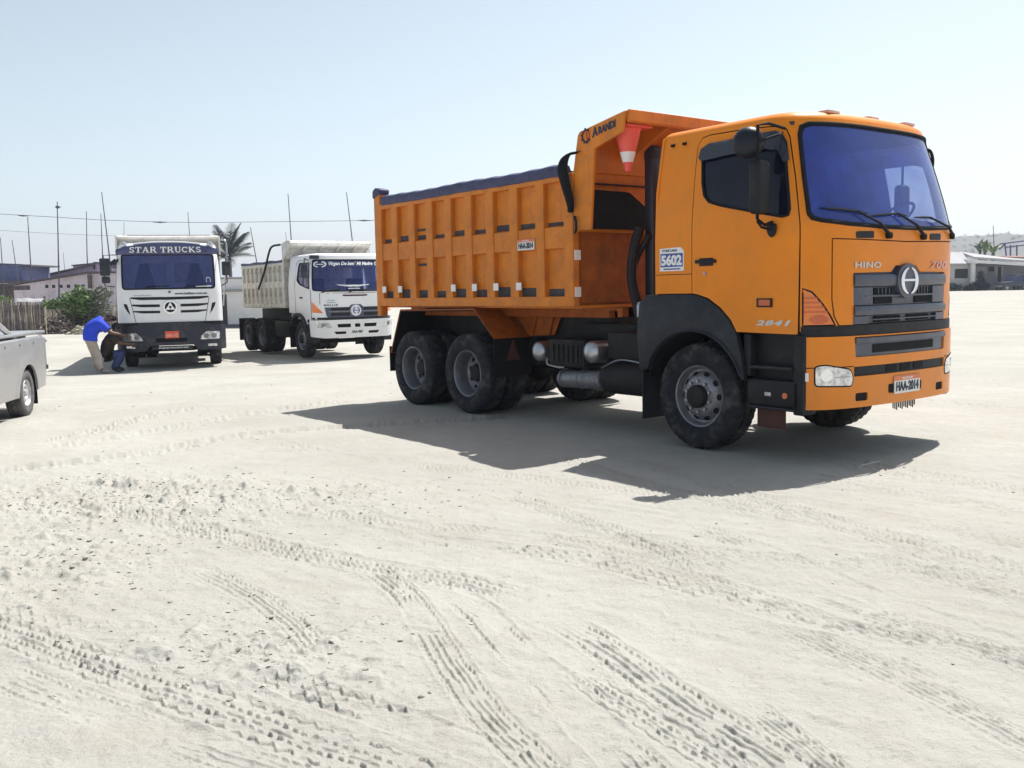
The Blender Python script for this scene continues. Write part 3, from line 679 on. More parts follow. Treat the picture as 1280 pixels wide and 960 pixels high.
# fenders, steps
def arc(cx_, cz_, r, a0, a1, n=16): return [(cx_+r*cos(R(a0+(a1-a0)*i/n)), cz_+r*sin(R(a0+(a1-a0)*i/n))) for i in range(n+1)]
for sg in (1, -1):
    F_ = [(-.50, 1.505), (0, 1.508), (.08, 1.496), (.20, 1.462), (.345, 1.375), (.465, 1.263), (.545, 1.15), (.605, .95), (.64, .72), (.60, .72)]+arc(0, .515, .635, 19, 158)+[(-.70, .74), (-.735, 1.10), (-.70, 1.42), (-.6, 1.5)]
    fm = MB(); y0, y1 = (-1.262, -1.20) if sg > 0 else (1.20, 1.262)
    fm.prism(F_, 'y', y0, y1, .012)
    fo = fm.build('fender', GREY_PL, truck, 32)
    A0 = arc(0, .515, .645, 12, 165, 22); A1 = arc(0, .515, .63, 165, 12, 22)
    MB().prism(A0+A1, 'y', min(-.72*sg, -1.20*sg), max(-.72*sg, -1.20*sg)).build('arch_liner', RUBBER, fo)
    lip = MB(); lip.tube([(x, -1.262*sg, z) for x, z in arc(0, .515, .65, 22, 150, 24)], .016, 6); lip.build('arch_lip', GREY_PL, fo)
    MB().box(-.70, -.685, min(-.74*sg, -1.22*sg), max(-.74*sg, -1.22*sg), .235, 1.12).build('mud_flap', GREY_PL, fo)
    sp = MB(); yA, yB = sorted((-1.10*sg, -1.02*sg)); sp.box(.62, 1.25, yA, yB, .46, 1.15)
    yA, yB = sorted((-1.215*sg, -1.02*sg)); sp.box(.64, 1.2, yA, yB, .50, .735, .015); sp.box(1.14, 1.245, yA, yB, .44, 1.145, .015); sp.box(.60, .68, yA, yB, .76, 1.14, .01)
    so_ = sp.build('step_panel', BLACK_PL, truck)
    for z_ in (.850, .487):
        yA, yB = sorted((-1.235*sg, -1.03*sg)); MB().box(.66, 1.14 if z_ > .6 else 1.18, yA, yB, z_-.018, z_+.010, .008).build('step', GREY_PL, so_)
    MB().cyl((1.06, -1.21*sg, .605), (1.06, -1.224*sg, .605), .028, 12).build('round_reflector', AMBER_DK, so_)
    MB().box(.84, .91, *sorted((-1.215*sg, -1.222*sg)), .59, .625, .002).build('step_plate', STEEL, so_)
    if sg > 0: MB().box(.69, 1.0, -1.13, -1.115, .285, .47, .004).build('hanging_flap', RED_FLAP, so_)
# frame, axles, engine
ch = MB()
for yy in (-.42, .42): ch.box(-5.9, 1.15, yy-.04, yy+.04, .74, 1.00)
for xx in (-5.8, -4.6, -3.3, -2.3, -1.3, -.6): ch.box(xx-.06, xx+.06, -.42, .42, .80, .96)
ch.box(-.5, 1.1, -.38, .38, .55, 1.2, .06); ch.box(.95, 1.25, -1.05, 1.05, .58, .98)
ch.box(-5.9, -1.75, -.62, .62, .98, 1.235); ch.box(-2.2, -.5, -.5, .5, .7, 1.12); ch.box(-5.7, -3.2, -.6, .6, .62, .98)
ch_o = ch.build('chassis_frame', CHASSIS, truck)
ax_ = MB()
ax_.tube([(0, -.95, .50), (0, -.6, .42), (0, .6, .42), (0, .95, .50)], .06, 10)
for xx in (-3.894, -5.215):
    ax_.tube([(xx, -.95, .515), (xx, .95, .515)], .075, 12); ax_.lathe([(0, -.2), (.12, -.17), (.19, -.06), (.19, .06), (.12, .17), (0, .2)], 'y', (xx, 0, .515), 20)
ax_.tube([(-5.2, 0, .54), (-3.9, 0, .56), (-.6, 0, .68)], .05, 10)
for yy in (-.5, .5):
    ax_.tube([(-5.3, yy, .66), (-4.9, yy, .74), (-4.55, yy, .78), (-4.2, yy, .74), (-3.8, yy, .66)], .06, 6); ax_.tube([(-.8, yy, .68), (-.4, yy, .60), (0, yy, .57), (.4, yy, .60), (.85, yy, .68)], .045, 6)
ax_.build('axles', CHASSIS, ch_o)
WB, G2 = 3.894, 1.321
for sg in (1, -1):
    wheel(truck, 0, -1.03*sg, True, False, .3)
    wheel(truck, -WB, -1.075*sg, False, True, .5); wheel(truck, -WB-G2, -1.075*sg, False, True, .9)
# tanks and boxes along the frame
def tank(name, p, q, r, m, dome=.05, n=24): return MB().cyl(p, q, r, n, dome).build(name, m, truck, 40)
for sg in (1, -1):
    if sg > 0:
        tank('air_tank', (-2.62, -1.03, .845), (-2.62, -.5, .845), .118, STEEL, .05)
        tank('air_tank', (-1.66, -1.05, .875), (-1.66, -.5, .875), .125, STEEL, .055)
        bb = MB(); bb.box(-2.44, -1.82, -1.02, -.52, .68, 1.0, .02); bb.box(-2.40, -1.86, -1.03, -1.0, .72, .96, .01)
        for k in range(6): bb.box(-2.36+.085*k, -2.33+.085*k, -1.045, -1.0, .74, .94)
        bo = bb.build('battery_box', CHASSIS, truck)
        cbx = MB(); cbx.tube(catmull([(-2.5, -1.0, .76), (-2.45, -1.04, .70), (-2.3, -1.05, .68), (-2.15, -1.04, .675)], 5), .010, 6); cbx.tube(catmull([(-2.5, -1.0, .73), (-2.4, -1.05, .69), (-2.2, -1.05, .665)], 5), .006, 6); cbx.build('air_hose', mat('grey_hose', (.35, .35, .36), .5), bo)
        mf = MB(); mf.cyl((-2.30, -.92, .53), (-1.62, -.92, .555), .105, 24, .03)
        for xx in (-2.26, -1.96, -1.66): mf.tube([(xx-.012, -.92, .541), (xx+.012, -.92, .542)], .111, 24)
        mf.build('muffler', RIM, truck, 40)
        ft = MB(); ft.cyl((-1.55, -.82, .60), (-.85, -.82, .60), .20, 28, .02); ft.build('fuel_tank', CHASSIS, truck, 40)
        bx = MB(); bx.box(-1.48, -.86, -.98, -.5, .80, 1.10, .03); bx.box(-2.2, -.9, -.7, -.5, .98, 1.18, .02); bo2 = bx.build('equipment_box', CHASSIS, truck)
        hs = MB(); hs.tube(catmull([(-1.55, -1.0, .70), (-1.25, -1.03, .80), (-.95, -1.03, .79), (-.80, -1.0, .74)], 6), .009, 6); hs.build('air_hose', STEEL, bo2)
    else:
        tank('fuel_tank', (-2.4, .8, .70), (-1.2, .8, .70), .27, STEEL, .04)
# inlet stack and hoses behind the cab
sk = MB(); sk.box(-1.20, -1.06, -.68, -.55, 1.25, 2.98, .03, 3); sk.prism(rpoly([(-1.20, 2.95), (-1.06, 2.95), (-1.04, 3.06), (-1.09, 3.10), (-1.20, 3.04)], .02), 'y', -.675, -.555, .012)
sk.build('air_intake', mat('intake_black', (.020, .022, .035), .45, var=.15), truck)
hz = MB(); hz.tube(catmull([(-1.16, -.78, 2.22), (-1.22, -.81, 2.0), (-1.25, -.82, 1.7), (-1.18, -.81, 1.4), (-1.10, -.78, 1.1)], 8), .055, 10); hz.tube(catmull([(-1.10, -.7, 2.15), (-1.28, -.75, 1.8), (-1.26, -.75, 1.35)], 8), .035, 8)
ho = hz.build('flexible_hose', BLACK_PL, truck)
MB().lathe([(0, .0), (.05, .01), (.055, .12), (.04, .16), (0, .17)], 'z', (-.80, -1.12, 1.27), 16).build('filter_bowl', STEEL, ho)
# ------------------------------------------------------------------ dump body
XF, XR = -1.72, -6.0
db = MB()
for sg in (1, -1):
    db.box(XR, XF, *sorted((-1.13*sg, -1.186*sg)), 1.40, 2.80)
db.box(XR, XF, -1.13, 1.13, 1.36, 1.42)
body = db.build('dump_body', ORANGE_BODY, truck, 30)
MB().box(XF-.04, XF, -1.248, 1.248, 1.39, 2.84, .004, 1).build('front_wall', ORANGE_RUST_SHADE, body)  # shade under the canopy is put into this darker wall colour
post_me = mk('post', MB().box(-.078, .078, -.045, .045, 1.49, 2.80, .006, 1), ORANGE_BODY)
band_me = None
for sg in (1, -1):
    yo = -1.25*sg; yi = -1.165*sg
    for k in range(10):
        xf_ = -1.70-.488*k+.0021*k*k*(1 if k else 0) if k < 1 else [-2.22, -2.71, -3.19, -3.65, -4.11, -4.56, -5.01, -5.47, -5.93][k-1]
        if k == 0: xf_ = -1.795
        else: xf_ -= .078
        if k == 9: xf_ = -5.985
        link('post', post_me, body, loc=(xf_, (yo+yi)/2, 0))
    P_ = lambda z0, z1, y0, nm, mm=ORANGE_BODY, x0=XR, x1=XF: MB().box(x0, x1, *sorted((y0, yi)), z0, z1, .006, 1).build(nm, mm, body)
    P_(1.383, 1.497, yo-.002*sg, 'bottom_rail', ORANGE_BODY, -6.05, -1.712); P_(2.765, 2.84, yo-.003*sg, 'top_rail', ORANGE_BODY, -6.0, -1.71)
    MB().prism([(-1.162*sg, 2.02), (-1.238*sg, 2.035), (-1.238*sg, 2.27), (-1.162*sg, 2.285)], 'x', -5.99, -1.75).build('middle_band', ORANGE_BODY, body)
    fronts = [-1.875, -2.377, -2.868, -3.347, -3.807, -4.267, -4.717, -5.167, -5.627]
    for k, xa in enumerate(fronts):
        x1, x0 = xa-.004, xa-.335
        jit = .008*((k*7) % 5-2)
        MB().box(x0, x1, *sorted((-1.178*sg, -1.1905*sg)), 2.287, 2.345+jit, .002, 1).build('dark_ledge_strip', DARK_STRIP, body)  # thin dark grey strip along the foot of the recess
        MB().box(x0, x1, *sorted((-1.178*sg, -1.1905*sg)), 1.499, 1.60+jit, .002, 1).build('dark_ledge_strip', DARK_STRIP, body)
        if k in (6,) and sg > 0:
            for z_ in (2.40, 1.93): MB().box(x0, x1, -1.205, -1.183, z_, z_+.03, .004, 1).build('patch_strip', DARK_STRIP, body)
    for x_ in ((-2.695, -3.15, -3.606, -4.081, -5.427, -5.87) if sg > 0 else (-2.6, -3.6, -4.6)):
        MB().box(x_-.05, x_+.05, *sorted((-1.262*sg, -1.250*sg)), 1.575, 1.665, .003, 1).build('white_reflector', WHITE_REFL, body)
    # rolled tarp lying on the top rail
    tr = MB(); npt = 40; V = []; F = []
    for i in range(npt+1):
        x = -5.87+(5.87-1.90)*i/npt; j = .005*sin(i*1.7)+.006*sin(i*.33+1)
        pr_ = [(-1.262, 2.815+.5*j), (-1.275, 2.87+j), (-1.262, 2.93+j), (-1.20, 2.955+j), (-1.13, 2.935+j), (-1.10, 2.87), (-1.12, 2.80)]
        V += [(x, yy*sg, zz) for yy, zz in pr_]
    for i in range(npt):
        for k in range(7): F.append((i*7+k, i*7+(k+1) % 7, (i+1)*7+(k+1) % 7, (i+1)*7+k))
    F += [tuple(range(7))[::-1], tuple(npt*7+k for k in range(7))]
    tr.add(V, F).build('tarp_roll', TARP, body, 50, recalc=True)
    # rear corner post with dark cap
    rp_ = MB(); rp_.prism(rpoly([(-6.10, 1.24), (-6.10, 3.0), (-6.05, 3.045), (-5.93, 3.02), (-5.95, 2.6), (-5.99, 1.24)], .02), 'y', *sorted((-1.255*sg, -1.14*sg)), .01); rp_.build('corner_post', ORANGE_BODY, body)
    cp = MB(); cp.prism(rpoly([(-6.12, 2.93), (-6.12, 3.04), (-6.04, 3.085), (-5.90, 3.055), (-5.90, 2.99), (-5.99, 2.96)], .03), 'y', *sorted((-1.27*sg, -1.10*sg)), .02, 2); cp.build('post_cap', TARP, body)
tg = MB(); tg.box(-6.08, -6.03, -1.14, 1.14, 1.36, 2.80); 
for k in range(5): tg.box(-6.12, -6.07, -1.0+.5*k-.05, -1.0+.5*k+.05, 1.4, 2.78)
tg.build('tailgate', ORANGE_BODY, body)
# load sheet stretched over the body
V = []; F = []
for i in range(25):
    for j in range(13):
        x = -5.95+4.2*i/24; y = -1.12+2.24*j/12; V.append((x, y, 2.84+.05*sin(i*.9)*cos(j*.8)+.05*(1-(y/1.12)**2)))
for i in range(24):
    for j in range(12): F.append((i*13+j, (i+1)*13+j, (i+1)*13+j+1, i*13+j+1))
MB().add(V, F).build('load_sheet', TARP, body, 60)
# hanging end of the tarp at the front corner
fl = MB(); P0 = catmull([(-1.60, -1.25, 3.04), (-1.74, -1.30, 3.02), (-1.80, -1.315, 2.90), (-1.755, -1.315, 2.72), (-1.70, -1.31, 2.55), (-1.685, -1.30, 2.45)], 6)
w_ = list(np.interp(np.arange(len(P0)), [0, 6, 12, 20, 30], [.04, .075, .085, .065, .035]))
V = []; F = []
for i, p in enumerate(P0):
    for k in range(8):
        t = 2*pi*k/8; V.append((p.x+w_[i]*cos(t), p.y+.035*sin(t), p.z+w_[i]*.25*cos(t)))
for i in range(len(P0)-1):
    for k in range(8): F.append((i*8+k, i*8+(k+1) % 8, (i+1)*8+(k+1) % 8, (i+1)*8+k))
F += [tuple(range(8))[::-1], tuple((len(P0)-1)*8+k for k in range(8))]
fl.add(V, F).lathe([(0, -.03), (.03, -.02), (.035, 0), (.03, .02), (0, .03)], 'y', (-1.69, -1.305, 2.435), 12)
fl.build('tarp_end', MESHBOX, body, 50, recalc=True)
hk = MB(); hk.tube(catmull([(-1.66, -1.27, 2.36), (-1.62, -1.29, 2.30), (-1.62, -1.29, 2.22), (-1.66, -1.27, 2.19)], 6), .016, 8); hk.build('tarp_hook', CHASSIS, body)
# front wall above, canopy and its gusset plates
cn = MB()
for sg in (1, -1):
    cn.prism([(-1.70, 2.215), (-1.43, 2.205), (-1.36, 3.05), (-.93, 3.165), (-.89, 3.37), (-1.585, 3.255), (-1.62, 3.22), (-1.70, 2.84)], 'y', *sorted((-1.25*sg, -1.215*sg)), .004, 1)
V = [(-1.66, 2.84), (-1.66, 3.235), (-1.585, 3.262), (-.862, 3.385), (-.855, 3.27), (-.90, 3.255), (-.92, 3.325), (-1.55, 3.215), (-1.62, 3.19), (-1.62, 2.84)]
cn.prism(V, 'y', -1.213, 1.213, .004, 1)
cn.box(-1.69, -1.655, -1.22, 1.22, 2.2, 2.86)
for yy in (-.55, .1, .7): cn.prism([(-1.64, 2.95), (-1.64, 3.185), (-.96, 3.30), (-.96, 3.26)], 'y', yy-.012, yy+.012)
can = cn.build('canopy', ORANGE_BODY, body, 30)
MB().box(-1.645, -1.60, -1.21, 1.21, 2.715, 2.73).build('wall_seam', CHASSIS, can)
cb = MB(); cb.prism([(-1.215, 2.23), (-1.215, 2.60), (-1.15, 2.64), (-.62, 2.635), (-.36, 2.48), (-.30, 2.23)], 'x', -1.64, -1.46, .03, 2); cb.build('canvas_bag', MESHBOX, can)
MB().prism([(-.62, 2.62), (-.36, 2.62), (-.36, 2.46)], 'x', -1.64, -1.60).build('wall_gusset', ORANGE_BODY, can)
tb = MB(); tb.tube(catmull([(-1.35, -.95, 3.335), (-1.30, -.55, 3.375), (-1.3, -.1, 3.37), (-1.35, .4, 3.34)], 6), [.01]+[.05]*17+[.02], 8); tb.build('tarp_bundle', TARP, can)
SPc = plane((0, -1.2535, 0), (1, 0, 0), (0, 0, 1))
def slant(u, v, off=0.):
    u = np.asarray(u, float); v = np.asarray(v, float); a = math.atan2(.115, .69); ca, sa = cos(a), sin(a)
    return np.stack([-1.60+u*ca-v*sa, -1.2515-off+0*u, 3.09+u*sa+v*ca], -1)
lettering('maker_name', glyphs('A', .05, .2), slant, (.225, .035, .315, .135), .004, INK, can)
lettering('maker_name', glyphs('RANDI', .05, .2), slant, (.325, .04, .60, .118), .004, INK, can)
lo = MB(); lc = (.135, .085)
lo.tube([slant(lc[0]+.058*cos(t), lc[1]+.062*sin(t), .003) for t in np.linspace(.7, 2*pi-.7, 24)], .009, 6)
for t in np.linspace(.9, 2*pi-.9, 8): lo.tube([slant(lc[0]+.058*cos(t), lc[1]+.062*sin(t), .003), slant(lc[0]+.078*cos(t), lc[1]+.083*sin(t), .003)], .010, 5)
lo.build('maker_logo', INK, can); l2 = MB()
l2.tube([slant(lc[0]+.02+.035*cos(t), lc[1]+.045*sin(t), .002) for t in np.linspace(-1.9, 1.9, 16)], .006, 6); l2.tube([slant(lc[0]+.01, lc[1]-.045, .002), slant(lc[0]+.01, lc[1]+.045, .002)], .006, 6); l2.build('maker_logo', INK_RED, can)
# plate and reflectors on body
number_plate('side_plate', SPc, (-2.70, 2.04, -2.39, 2.165), .005, 'HAA-2014', body, head='ECUADOR')
for z_ in (1.95, 1.545): MB().box(-1.719, -1.708, -1.235, -1.145, z_-.055, z_+.055, .003, 1).build('white_reflector', WHITE_REFL, body)
# subframe and mudguards
sf_ = MB()
for yy in (-.75, .75): sf_.prism([(-5.9, 1.24), (-5.9, 1.362), (-1.42, 1.362), (-1.42, 1.255), (-1.50, 1.255), (-1.50, 1.325), (-1.64, 1.325), (-1.64, 1.245)], 'y', yy-.05, yy+.05, .004, 1)
sf_.build('subframe', ORANGE_RUST_SHADE, body, 30)
for sg in (1, -1):
    g_ = MB(); a, b = sorted((-1.225*sg, -.62*sg))
    L = [(-5.80, .72), (-5.50, 1.335), (-3.68, 1.355), (-3.265, 1.0)]; L2 = [(x+(.0 if i in (1, 2) else .012), z-.018) for i, (x, z) in enumerate(L)]
    g_.prism(L+L2[::-1], 'y', a, b)
    go = g_.build('mudguard', ORANGE_RUST_SHADE, truck, 20)
    gl_ = MB(); K = [(-5.786, .72), (-5.49, 1.314), (-3.685, 1.334), (-3.27, .975)]; gl_.prism(K+[(x+(.012 if i in (0,) else 0), z-.012) for i, (x, z) in enumerate(K)][::-1], 'y', a+.012, b-.004); gl_.build('guard_shaded_underside', RUBBER, go, 20)  # black sheet: dark-painted underside of the guard with its shade in the colour
    w2 = MB(); w2.prism([(-3.66, 1.36), (-3.25, .995), (-2.76, 1.02), (-2.56, 1.36)], 'y', -.66*sg-.01, -.66*sg+.01)
    for x_ in (-3.05, -2.72): w2.prism([(x_-.02, 1.345), (x_+.02, 1.345), (x_-.10, 1.015), (x_-.14, 1.015)], 'y', *sorted((-.70*sg, -.66*sg)))
    w2.build('mudguard_stay', ORANGE_RUST_SHADE, go)
    MB().box(-5.835, -5.82, a, b, .44, .80).build('mud_flap', RUBBER, go)
    MB().box(-3.31, -3.295, a+.03, b-.03, .50, 1.0).build('mud_flap', RUBBER, go)
    MB().prism([(-1.02*sg, .70), (-.80*sg, .70), (-.91*sg, .97)], 'x', -3.288, -3.280).build('red_triangle', RED_FLAP, go)
# ------------------------------------------------------------------ traffic cone hanging tip down from the canopy
cone = empty('traffic_cone', (0, 0, 0)); cone.location = Vector((TX, TY, 0))+Matrix.Rotation(TYAW, 3, 'Z') @ Vector((-1.13, -.98, 0)); cone.rotation_euler = (0, 0, TYAW)
tag(cone, 'red traffic cone with one white band hanging upside down under the orange canopy', 'traffic cone')
def conesec(z0, z1): 
    f = lambda z: np.interp(z, [2.80, 3.235], [.030, .142]); return [(f(z0), z0), (f(z1), z1)]
for z0, z1, m_, nm in ((2.80, 2.895, CONE_O, 'cone_tip'), (2.895, 3.00, INK_W, 'white_band'), (3.00, 3.235, CONE_O, 'cone_body')):
    q = conesec(z0, z1); k = .002 if m_ is INK_W else 0
    MB().lathe([(q[0][0]-.006, z0), (q[0][0]+k, z0), (q[1][0]+k, z1), (q[1][0]-.006, z1)], 'z', n=28).build(nm, m_, cone)
MB().prism(rpoly([(-.19, -.19), (.19, -.19), (.19, .19), (-.19, .19)], .03), 'z', 3.235, 3.262, .006).build('cone_base', CONE_O, cone)
MB().tube([(0, 0, 3.26), (0, 0, 3.30)], .008, 6).build('hanging_cord', RUBBER, cone)
# ================================================================== white tipper truck seen from the front
T1 = empty('dump_truck', (-8.788, 24.821, -.196), R(-71.872))
tag(T1, 'white tipper truck facing the camera with STAR TRUCKS lettered above its windscreen', 'truck', 'tipper trucks parked on the lot')
C1 = Cab([(1.42, 0), (1.415, .5), (1.395, .9), (1.35, 1.08), (1.25, 1.19), (1.1, 1.23), (.8, 1.235), (.3, 1.235), (-.5, 1.235)], 1.85, 1.0, .12, .06)
A = C1.S; U1 = C1.UM
ws1 = rpoly([(1.07, 1.965), (-1.07, 1.965), (-1.13, 2.80), (1.13, 2.80)], .07)
sw1 = rpoly([(C1.ux(1.05), 1.98), (C1.ux(1.08), 2.78), (C1.ux(.15), 2.80), (C1.ux(.10), 2.02)], .08)
vent1 = [(1.08, 1.62), (.985, 1.60), (.92, 1.33), (.99, 1.42), (1.06, 1.54)]
def low(u): return 1.0
ff = C1.ux(.62)
side = [(U1, 1.30), (C1.ux(-.35), 1.30), (C1.ux(.0), 1.27), (C1.ux(.35), 1.14), (C1.ux(.55), .98), (C1.ux(1.0), .95)]
out1 = [(-a, b) for a, b in side]; out1 = out1[::1]
shell1 = [(u, z) for u, z in side]+[(1.30, 1.13), (-1.30, 1.13)]+[(-u, z) for u, z in side[::-1]]+[(-U1, 2.98), (U1, 2.98)]
c1 = patch(A, shell1, [ws1, sw1, mir(sw1), vent1, mir(vent1)], .10, 0, .025)
def roof_cap(mb, S_, UM_, z0, dz, inset, xb, cxx, n1=14, n2=40):
    us = np.concatenate([np.linspace(UM_, UM_*.5, n1), np.linspace(UM_*.48, -UM_*.48, n2), np.linspace(-UM_*.5, -UM_, n1)]); rg = []
    for k in range(6):
        a = pi/2*k/5; d = inset*(1-cos(a)); P = S_(us, np.full(len(us), z0), -d); P[:, 2] = z0+dz*sin(a); P[:, 0] = np.maximum(P[:, 0], xb+d*.5); rg.append(P)
    for s_ in (.7, .3):
        P = rg[5].copy(); P[:, 0] = cxx+(P[:, 0]-cxx)*s_; P[:, 1] *= s_; P[:, 2] += .02*(1-s_*s_); rg.append(P)
    n_ = len(us); F = [(k*n_+i, k*n_+(i+1) % n_, (k+1)*n_+(i+1) % n_, (k+1)*n_+i) for k in range(len(rg)-1) for i in range(n_)]
    F.append(tuple((len(rg)-1)*n_+i for i in range(n_))); mb.add(np.vstack(rg), F)
roof_cap(c1, A, U1, 2.98, .10, .16, -.5, .4)
c1.box(-.52, -.49, -1.2, -.62, 1.15, 2.98); c1.box(-.52, -.49, .62, 1.2, 1.15, 2.98); c1.box(-.52, -.49, -.62, .62, 1.15, 2.12); c1.box(-.52, -.49, -.62, .62, 2.66, 2.98); c1.box(-.52, -.49, -.10, .10, 2.12, 2.66)
c1.box(-.5, 1.25, -1.15, 1.15, 1.10, 1.16)
cab1 = c1.build('cab_shell', WHITE, T1, 32)
w1 = patch(A, INS(ws1, (.995, .99), (0, 2.38)), (), .12, -.012, .006).build('windscreen', GLASS_W, T1, 60)
mbs = MB(); mbs.tube([A(u, z, .002) for u, z in densify(ws1, .08)], .018, 6, closed=True); mbs.build('rubber_frame', RUBBER, w1)
patch(A, rpoly([(-.62, 2.0), (-.62, 2.03), (-1.0, 2.03), (-1.0, 2.0)], .01), (), .2, .004, .006).build('paper_strip', INK_W, w1, 0)
for u_ in (.55, -.35): 
    q = MB(); q.tube([A(u_, 1.98, .01), A(u_-.05, 2.02, .02), A(u_-.55, 2.04, .015)], .012, 6); q.build('wiper', RUBBER, w1)
dots = MB()
for t in np.linspace(-.5, 3.6, 9): dots.cyl(A(-.93+.05*cos(t), 2.16+.07*sin(t), .0), A(-.93+.05*cos(t), 2.16+.07*sin(t), .008), .012, 8)
dots.build('sticker', INK_W, w1, 0)
for sg in (1, -1):
    sw = sw1 if sg > 0 else mir(sw1)
    patch(A, sw, (), .12, -.01, .005).build('side_window', GLASS_W, cab1, 60)
    patch(A, vent1 if sg > 0 else mir(vent1), (), .1, -.012, .012).build('side_vent', BLACK_PL, cab1)
    sl = MB(); sl.tube([A(sg*C1.ux(1.08), z, .0) for z in np.linspace(1.0, 2.9, 12)], .008, 5); sl.tube([A(sg*C1.ux(.02), z, .0) for z in np.linspace(1.29, 2.9, 12)], .008, 5); sl.tube([A(sg*C1.ux(x), 2.9, 0) for x in np.linspace(.02, 1.08, 6)], .008, 5); sl.build('door_seal', RUBBER, cab1)
    hd = MB(); hd.box(.18, .40, *sorted((-1.236*sg, -1.262*sg)), 1.70, 1.74, .008); hd.build('door_handle', BLACK_PL, cab1)
# sun visor board with the lettering
vb = MB(); V = []; F = []
for i in range(25):
    u = 1.17-2.34*i/24; e = 1-(abs(u)/1.17)**3
    for (z, o) in ((2.80, .05), (2.80, .11), (2.86+.12*e, .16), (2.93+.14*e, .15), (2.93+.14*e, .06)): V.append(A(u, z, o) if z < 2.97 else np.array([*A(u, 2.96, o)[:2], z]))
for i in range(24):
    for k in range(5): F.append((i*5+k, i*5+(k+1) % 5, (i+1)*5+(k+1) % 5, (i+1)*5+k))
F += [tuple(range(5)), tuple(24*5+k for k in range(5))]
vis = vb.add(V, F).build('sun_visor', mat('visor_navy', (.035, .045, .15), .3, var=.1, coat=.6), T1, 40, recalc=True)
G = SERIF('STAR TRUCKS')
def vsurf(u, v, off=0.):
    u = np.asarray(u, float); v = np.asarray(v, float); P = A(u, np.minimum(v, 2.96), .155+off); P = P.copy(); P[..., 2] = v; P[..., 0] -= .0*(v-2.83); return P
VV = np.column_stack([G[0]]); 
_V, _F = G
lo_, hi_ = _V.min(0), _V.max(0); q1_, q2_ = MB(), MB()
for k, f in enumerate(_F):
    q_ = q1_ if _V[f[0], 0] < 5.0 else q2_
    P = [vsurf(.90-1.72*(_V[i, 0]-lo_[0])/(hi_[0]-lo_[0]), 2.835+.15*(_V[i, 1]-lo_[1])/(hi_[1]-lo_[1]), .012+.0006*(k % 7)) for i in f]
    B_ = [p-np.array([.03, 0, 0]) for p in P]; q_.add(P+B_, [(0, 1, 2, 3), (0, 4, 5, 1), (1, 5, 6, 2), (2, 6, 7, 3), (3, 7, 4, 0)])
q1_.build('visor_lettering', INK_W, vis, 0); q2_.build('visor_lettering', INK_W, vis, 0)
for sg in (1, -1):
    m_ = MB(); m_.lathe([(0, .05), (.05, .045), (.08, .02), (.085, 0), (.08, -.10), (0, -.11)], 'x', (1.28, -1.0*sg, 3.035), 18); m_.build('roof_lamp', LENS, vis)
wl_ = MB()
for i in range(21):
    u = .75-1.5*i/20
P_ = [np.array([*A(u, 2.9, .10)[:2], 3.045+.055*(1-(u/.85)**2)]) for u in np.linspace(.82, -.82, 18)]
wl_.tube(P_, .022, 8); wl_.build('visor_strip', WHITE, vis)
# black lines of the front panel, badge, lettering
gl = []
for z0, z1, ua in ((1.705, 1.772, .90), (1.53, 1.595, .88), (1.38, 1.44, .85)):
    for sg in (1, -1):
        ui = .06 if z0 > 1.7 else .24
        patch(A, [(sg*ua, z1), (sg*ua, z0+.03), (sg*(ua-.22), z0-.005), (sg*(ui if z0 < 1.7 else 0), z0-.008), (sg*(ui if z0 < 1.7 else 0), z1-.008)], (), .12, .006, .012).build('panel_slot', BLACK_PL, cab1, 0)
em = MB(); em.lathe([(0, .035), (.12, .03), (.125, .0), (0, 0)], 'x', (1.418, 0, 1.515), 32); bd = em.build('badge_plate', BLACK_PL, cab1)
rg_ = MB(); rg_.lathe([(.128, 0), (.128, .05), (.165, .05), (.165, 0), (.128, 0)], 'x', (1.418, 0, 1.515), 36)
for a0 in (90, 210, 330):
    a = R(a0); c_ = np.array([1.462, 0, 1.515]); d_ = np.array([0, cos(a), sin(a)]); e_ = np.array([0, -sin(a), cos(a)])
    rg_.add([c_+d_*.13, c_+d_*.02+e_*.055, c_+d_*.03, c_+d_*.02-e_*.055], [(0, 1, 2), (0, 2, 3)])
rg_.build('badge', CHROME, bd, 20)
lettering('web_address', glyphs('www.baiken.com.ec', .03, .1), A, (-.12, 1.815, -.88, 1.875), .006, INK, cab1)
lettering('small_lettering', glyphs('baiken', .01, .2), A, (.82, 1.80, .42, 1.835), .005, mat('print_grey', (.35, .36, .40), .5, var=.05), cab1)
MB().cyl(A(0, 1.885, -.01), A(0, 1.885, .012), .035, 14).build('washer_badge', RIM, cab1)
gl2 = MB()
for sg in (1, -1): gl2.tube([A(sg*np.interp(z, [1.13, 1.75], [.80, .92]), z, .001) for z in np.linspace(1.14, 1.76, 8)], .006, 5)
gl2.build('panel_gap', RUBBER, cab1)
# bumper
b1 = rpoly([(1.50, .60), (1.45, .46), (.95, .44), (.62, .44), (.50, .58), (-.50, .58), (-.62, .44), (-.95, .44), (-1.45, .46), (-1.50, .60), (-1.48, 1.02), (-1.30, 1.05), (-.75, 1.10), (-.72, 1.14), (.72, 1.14), (.75, 1.10), (1.30, 1.05), (1.48, 1.02)], .03)
hl1 = rpoly([(1.11, .70), (1.12, .89), (.82, .905), (.70, .80), (.66, .70)], .03)
sl1 = rpoly([(.36, .66), (.36, .76), (-.36, .76), (-.36, .66)], .02)
bm1 = patch(A, b1, [hl1, mir(hl1), sl1], .10, .05, .05).build('bumper', NAVY_PL, T1, 32)
patch(A, sl1, (), .12, .02, .02).build('bumper_slot', RUBBER, bm1)
sweep(A, 1.38, -1.38, [(1.06, -.03), (1.06, .02), (1.15, .02), (1.15, -.03)], 24).build('seam_strip', BLACK_PL, bm1)
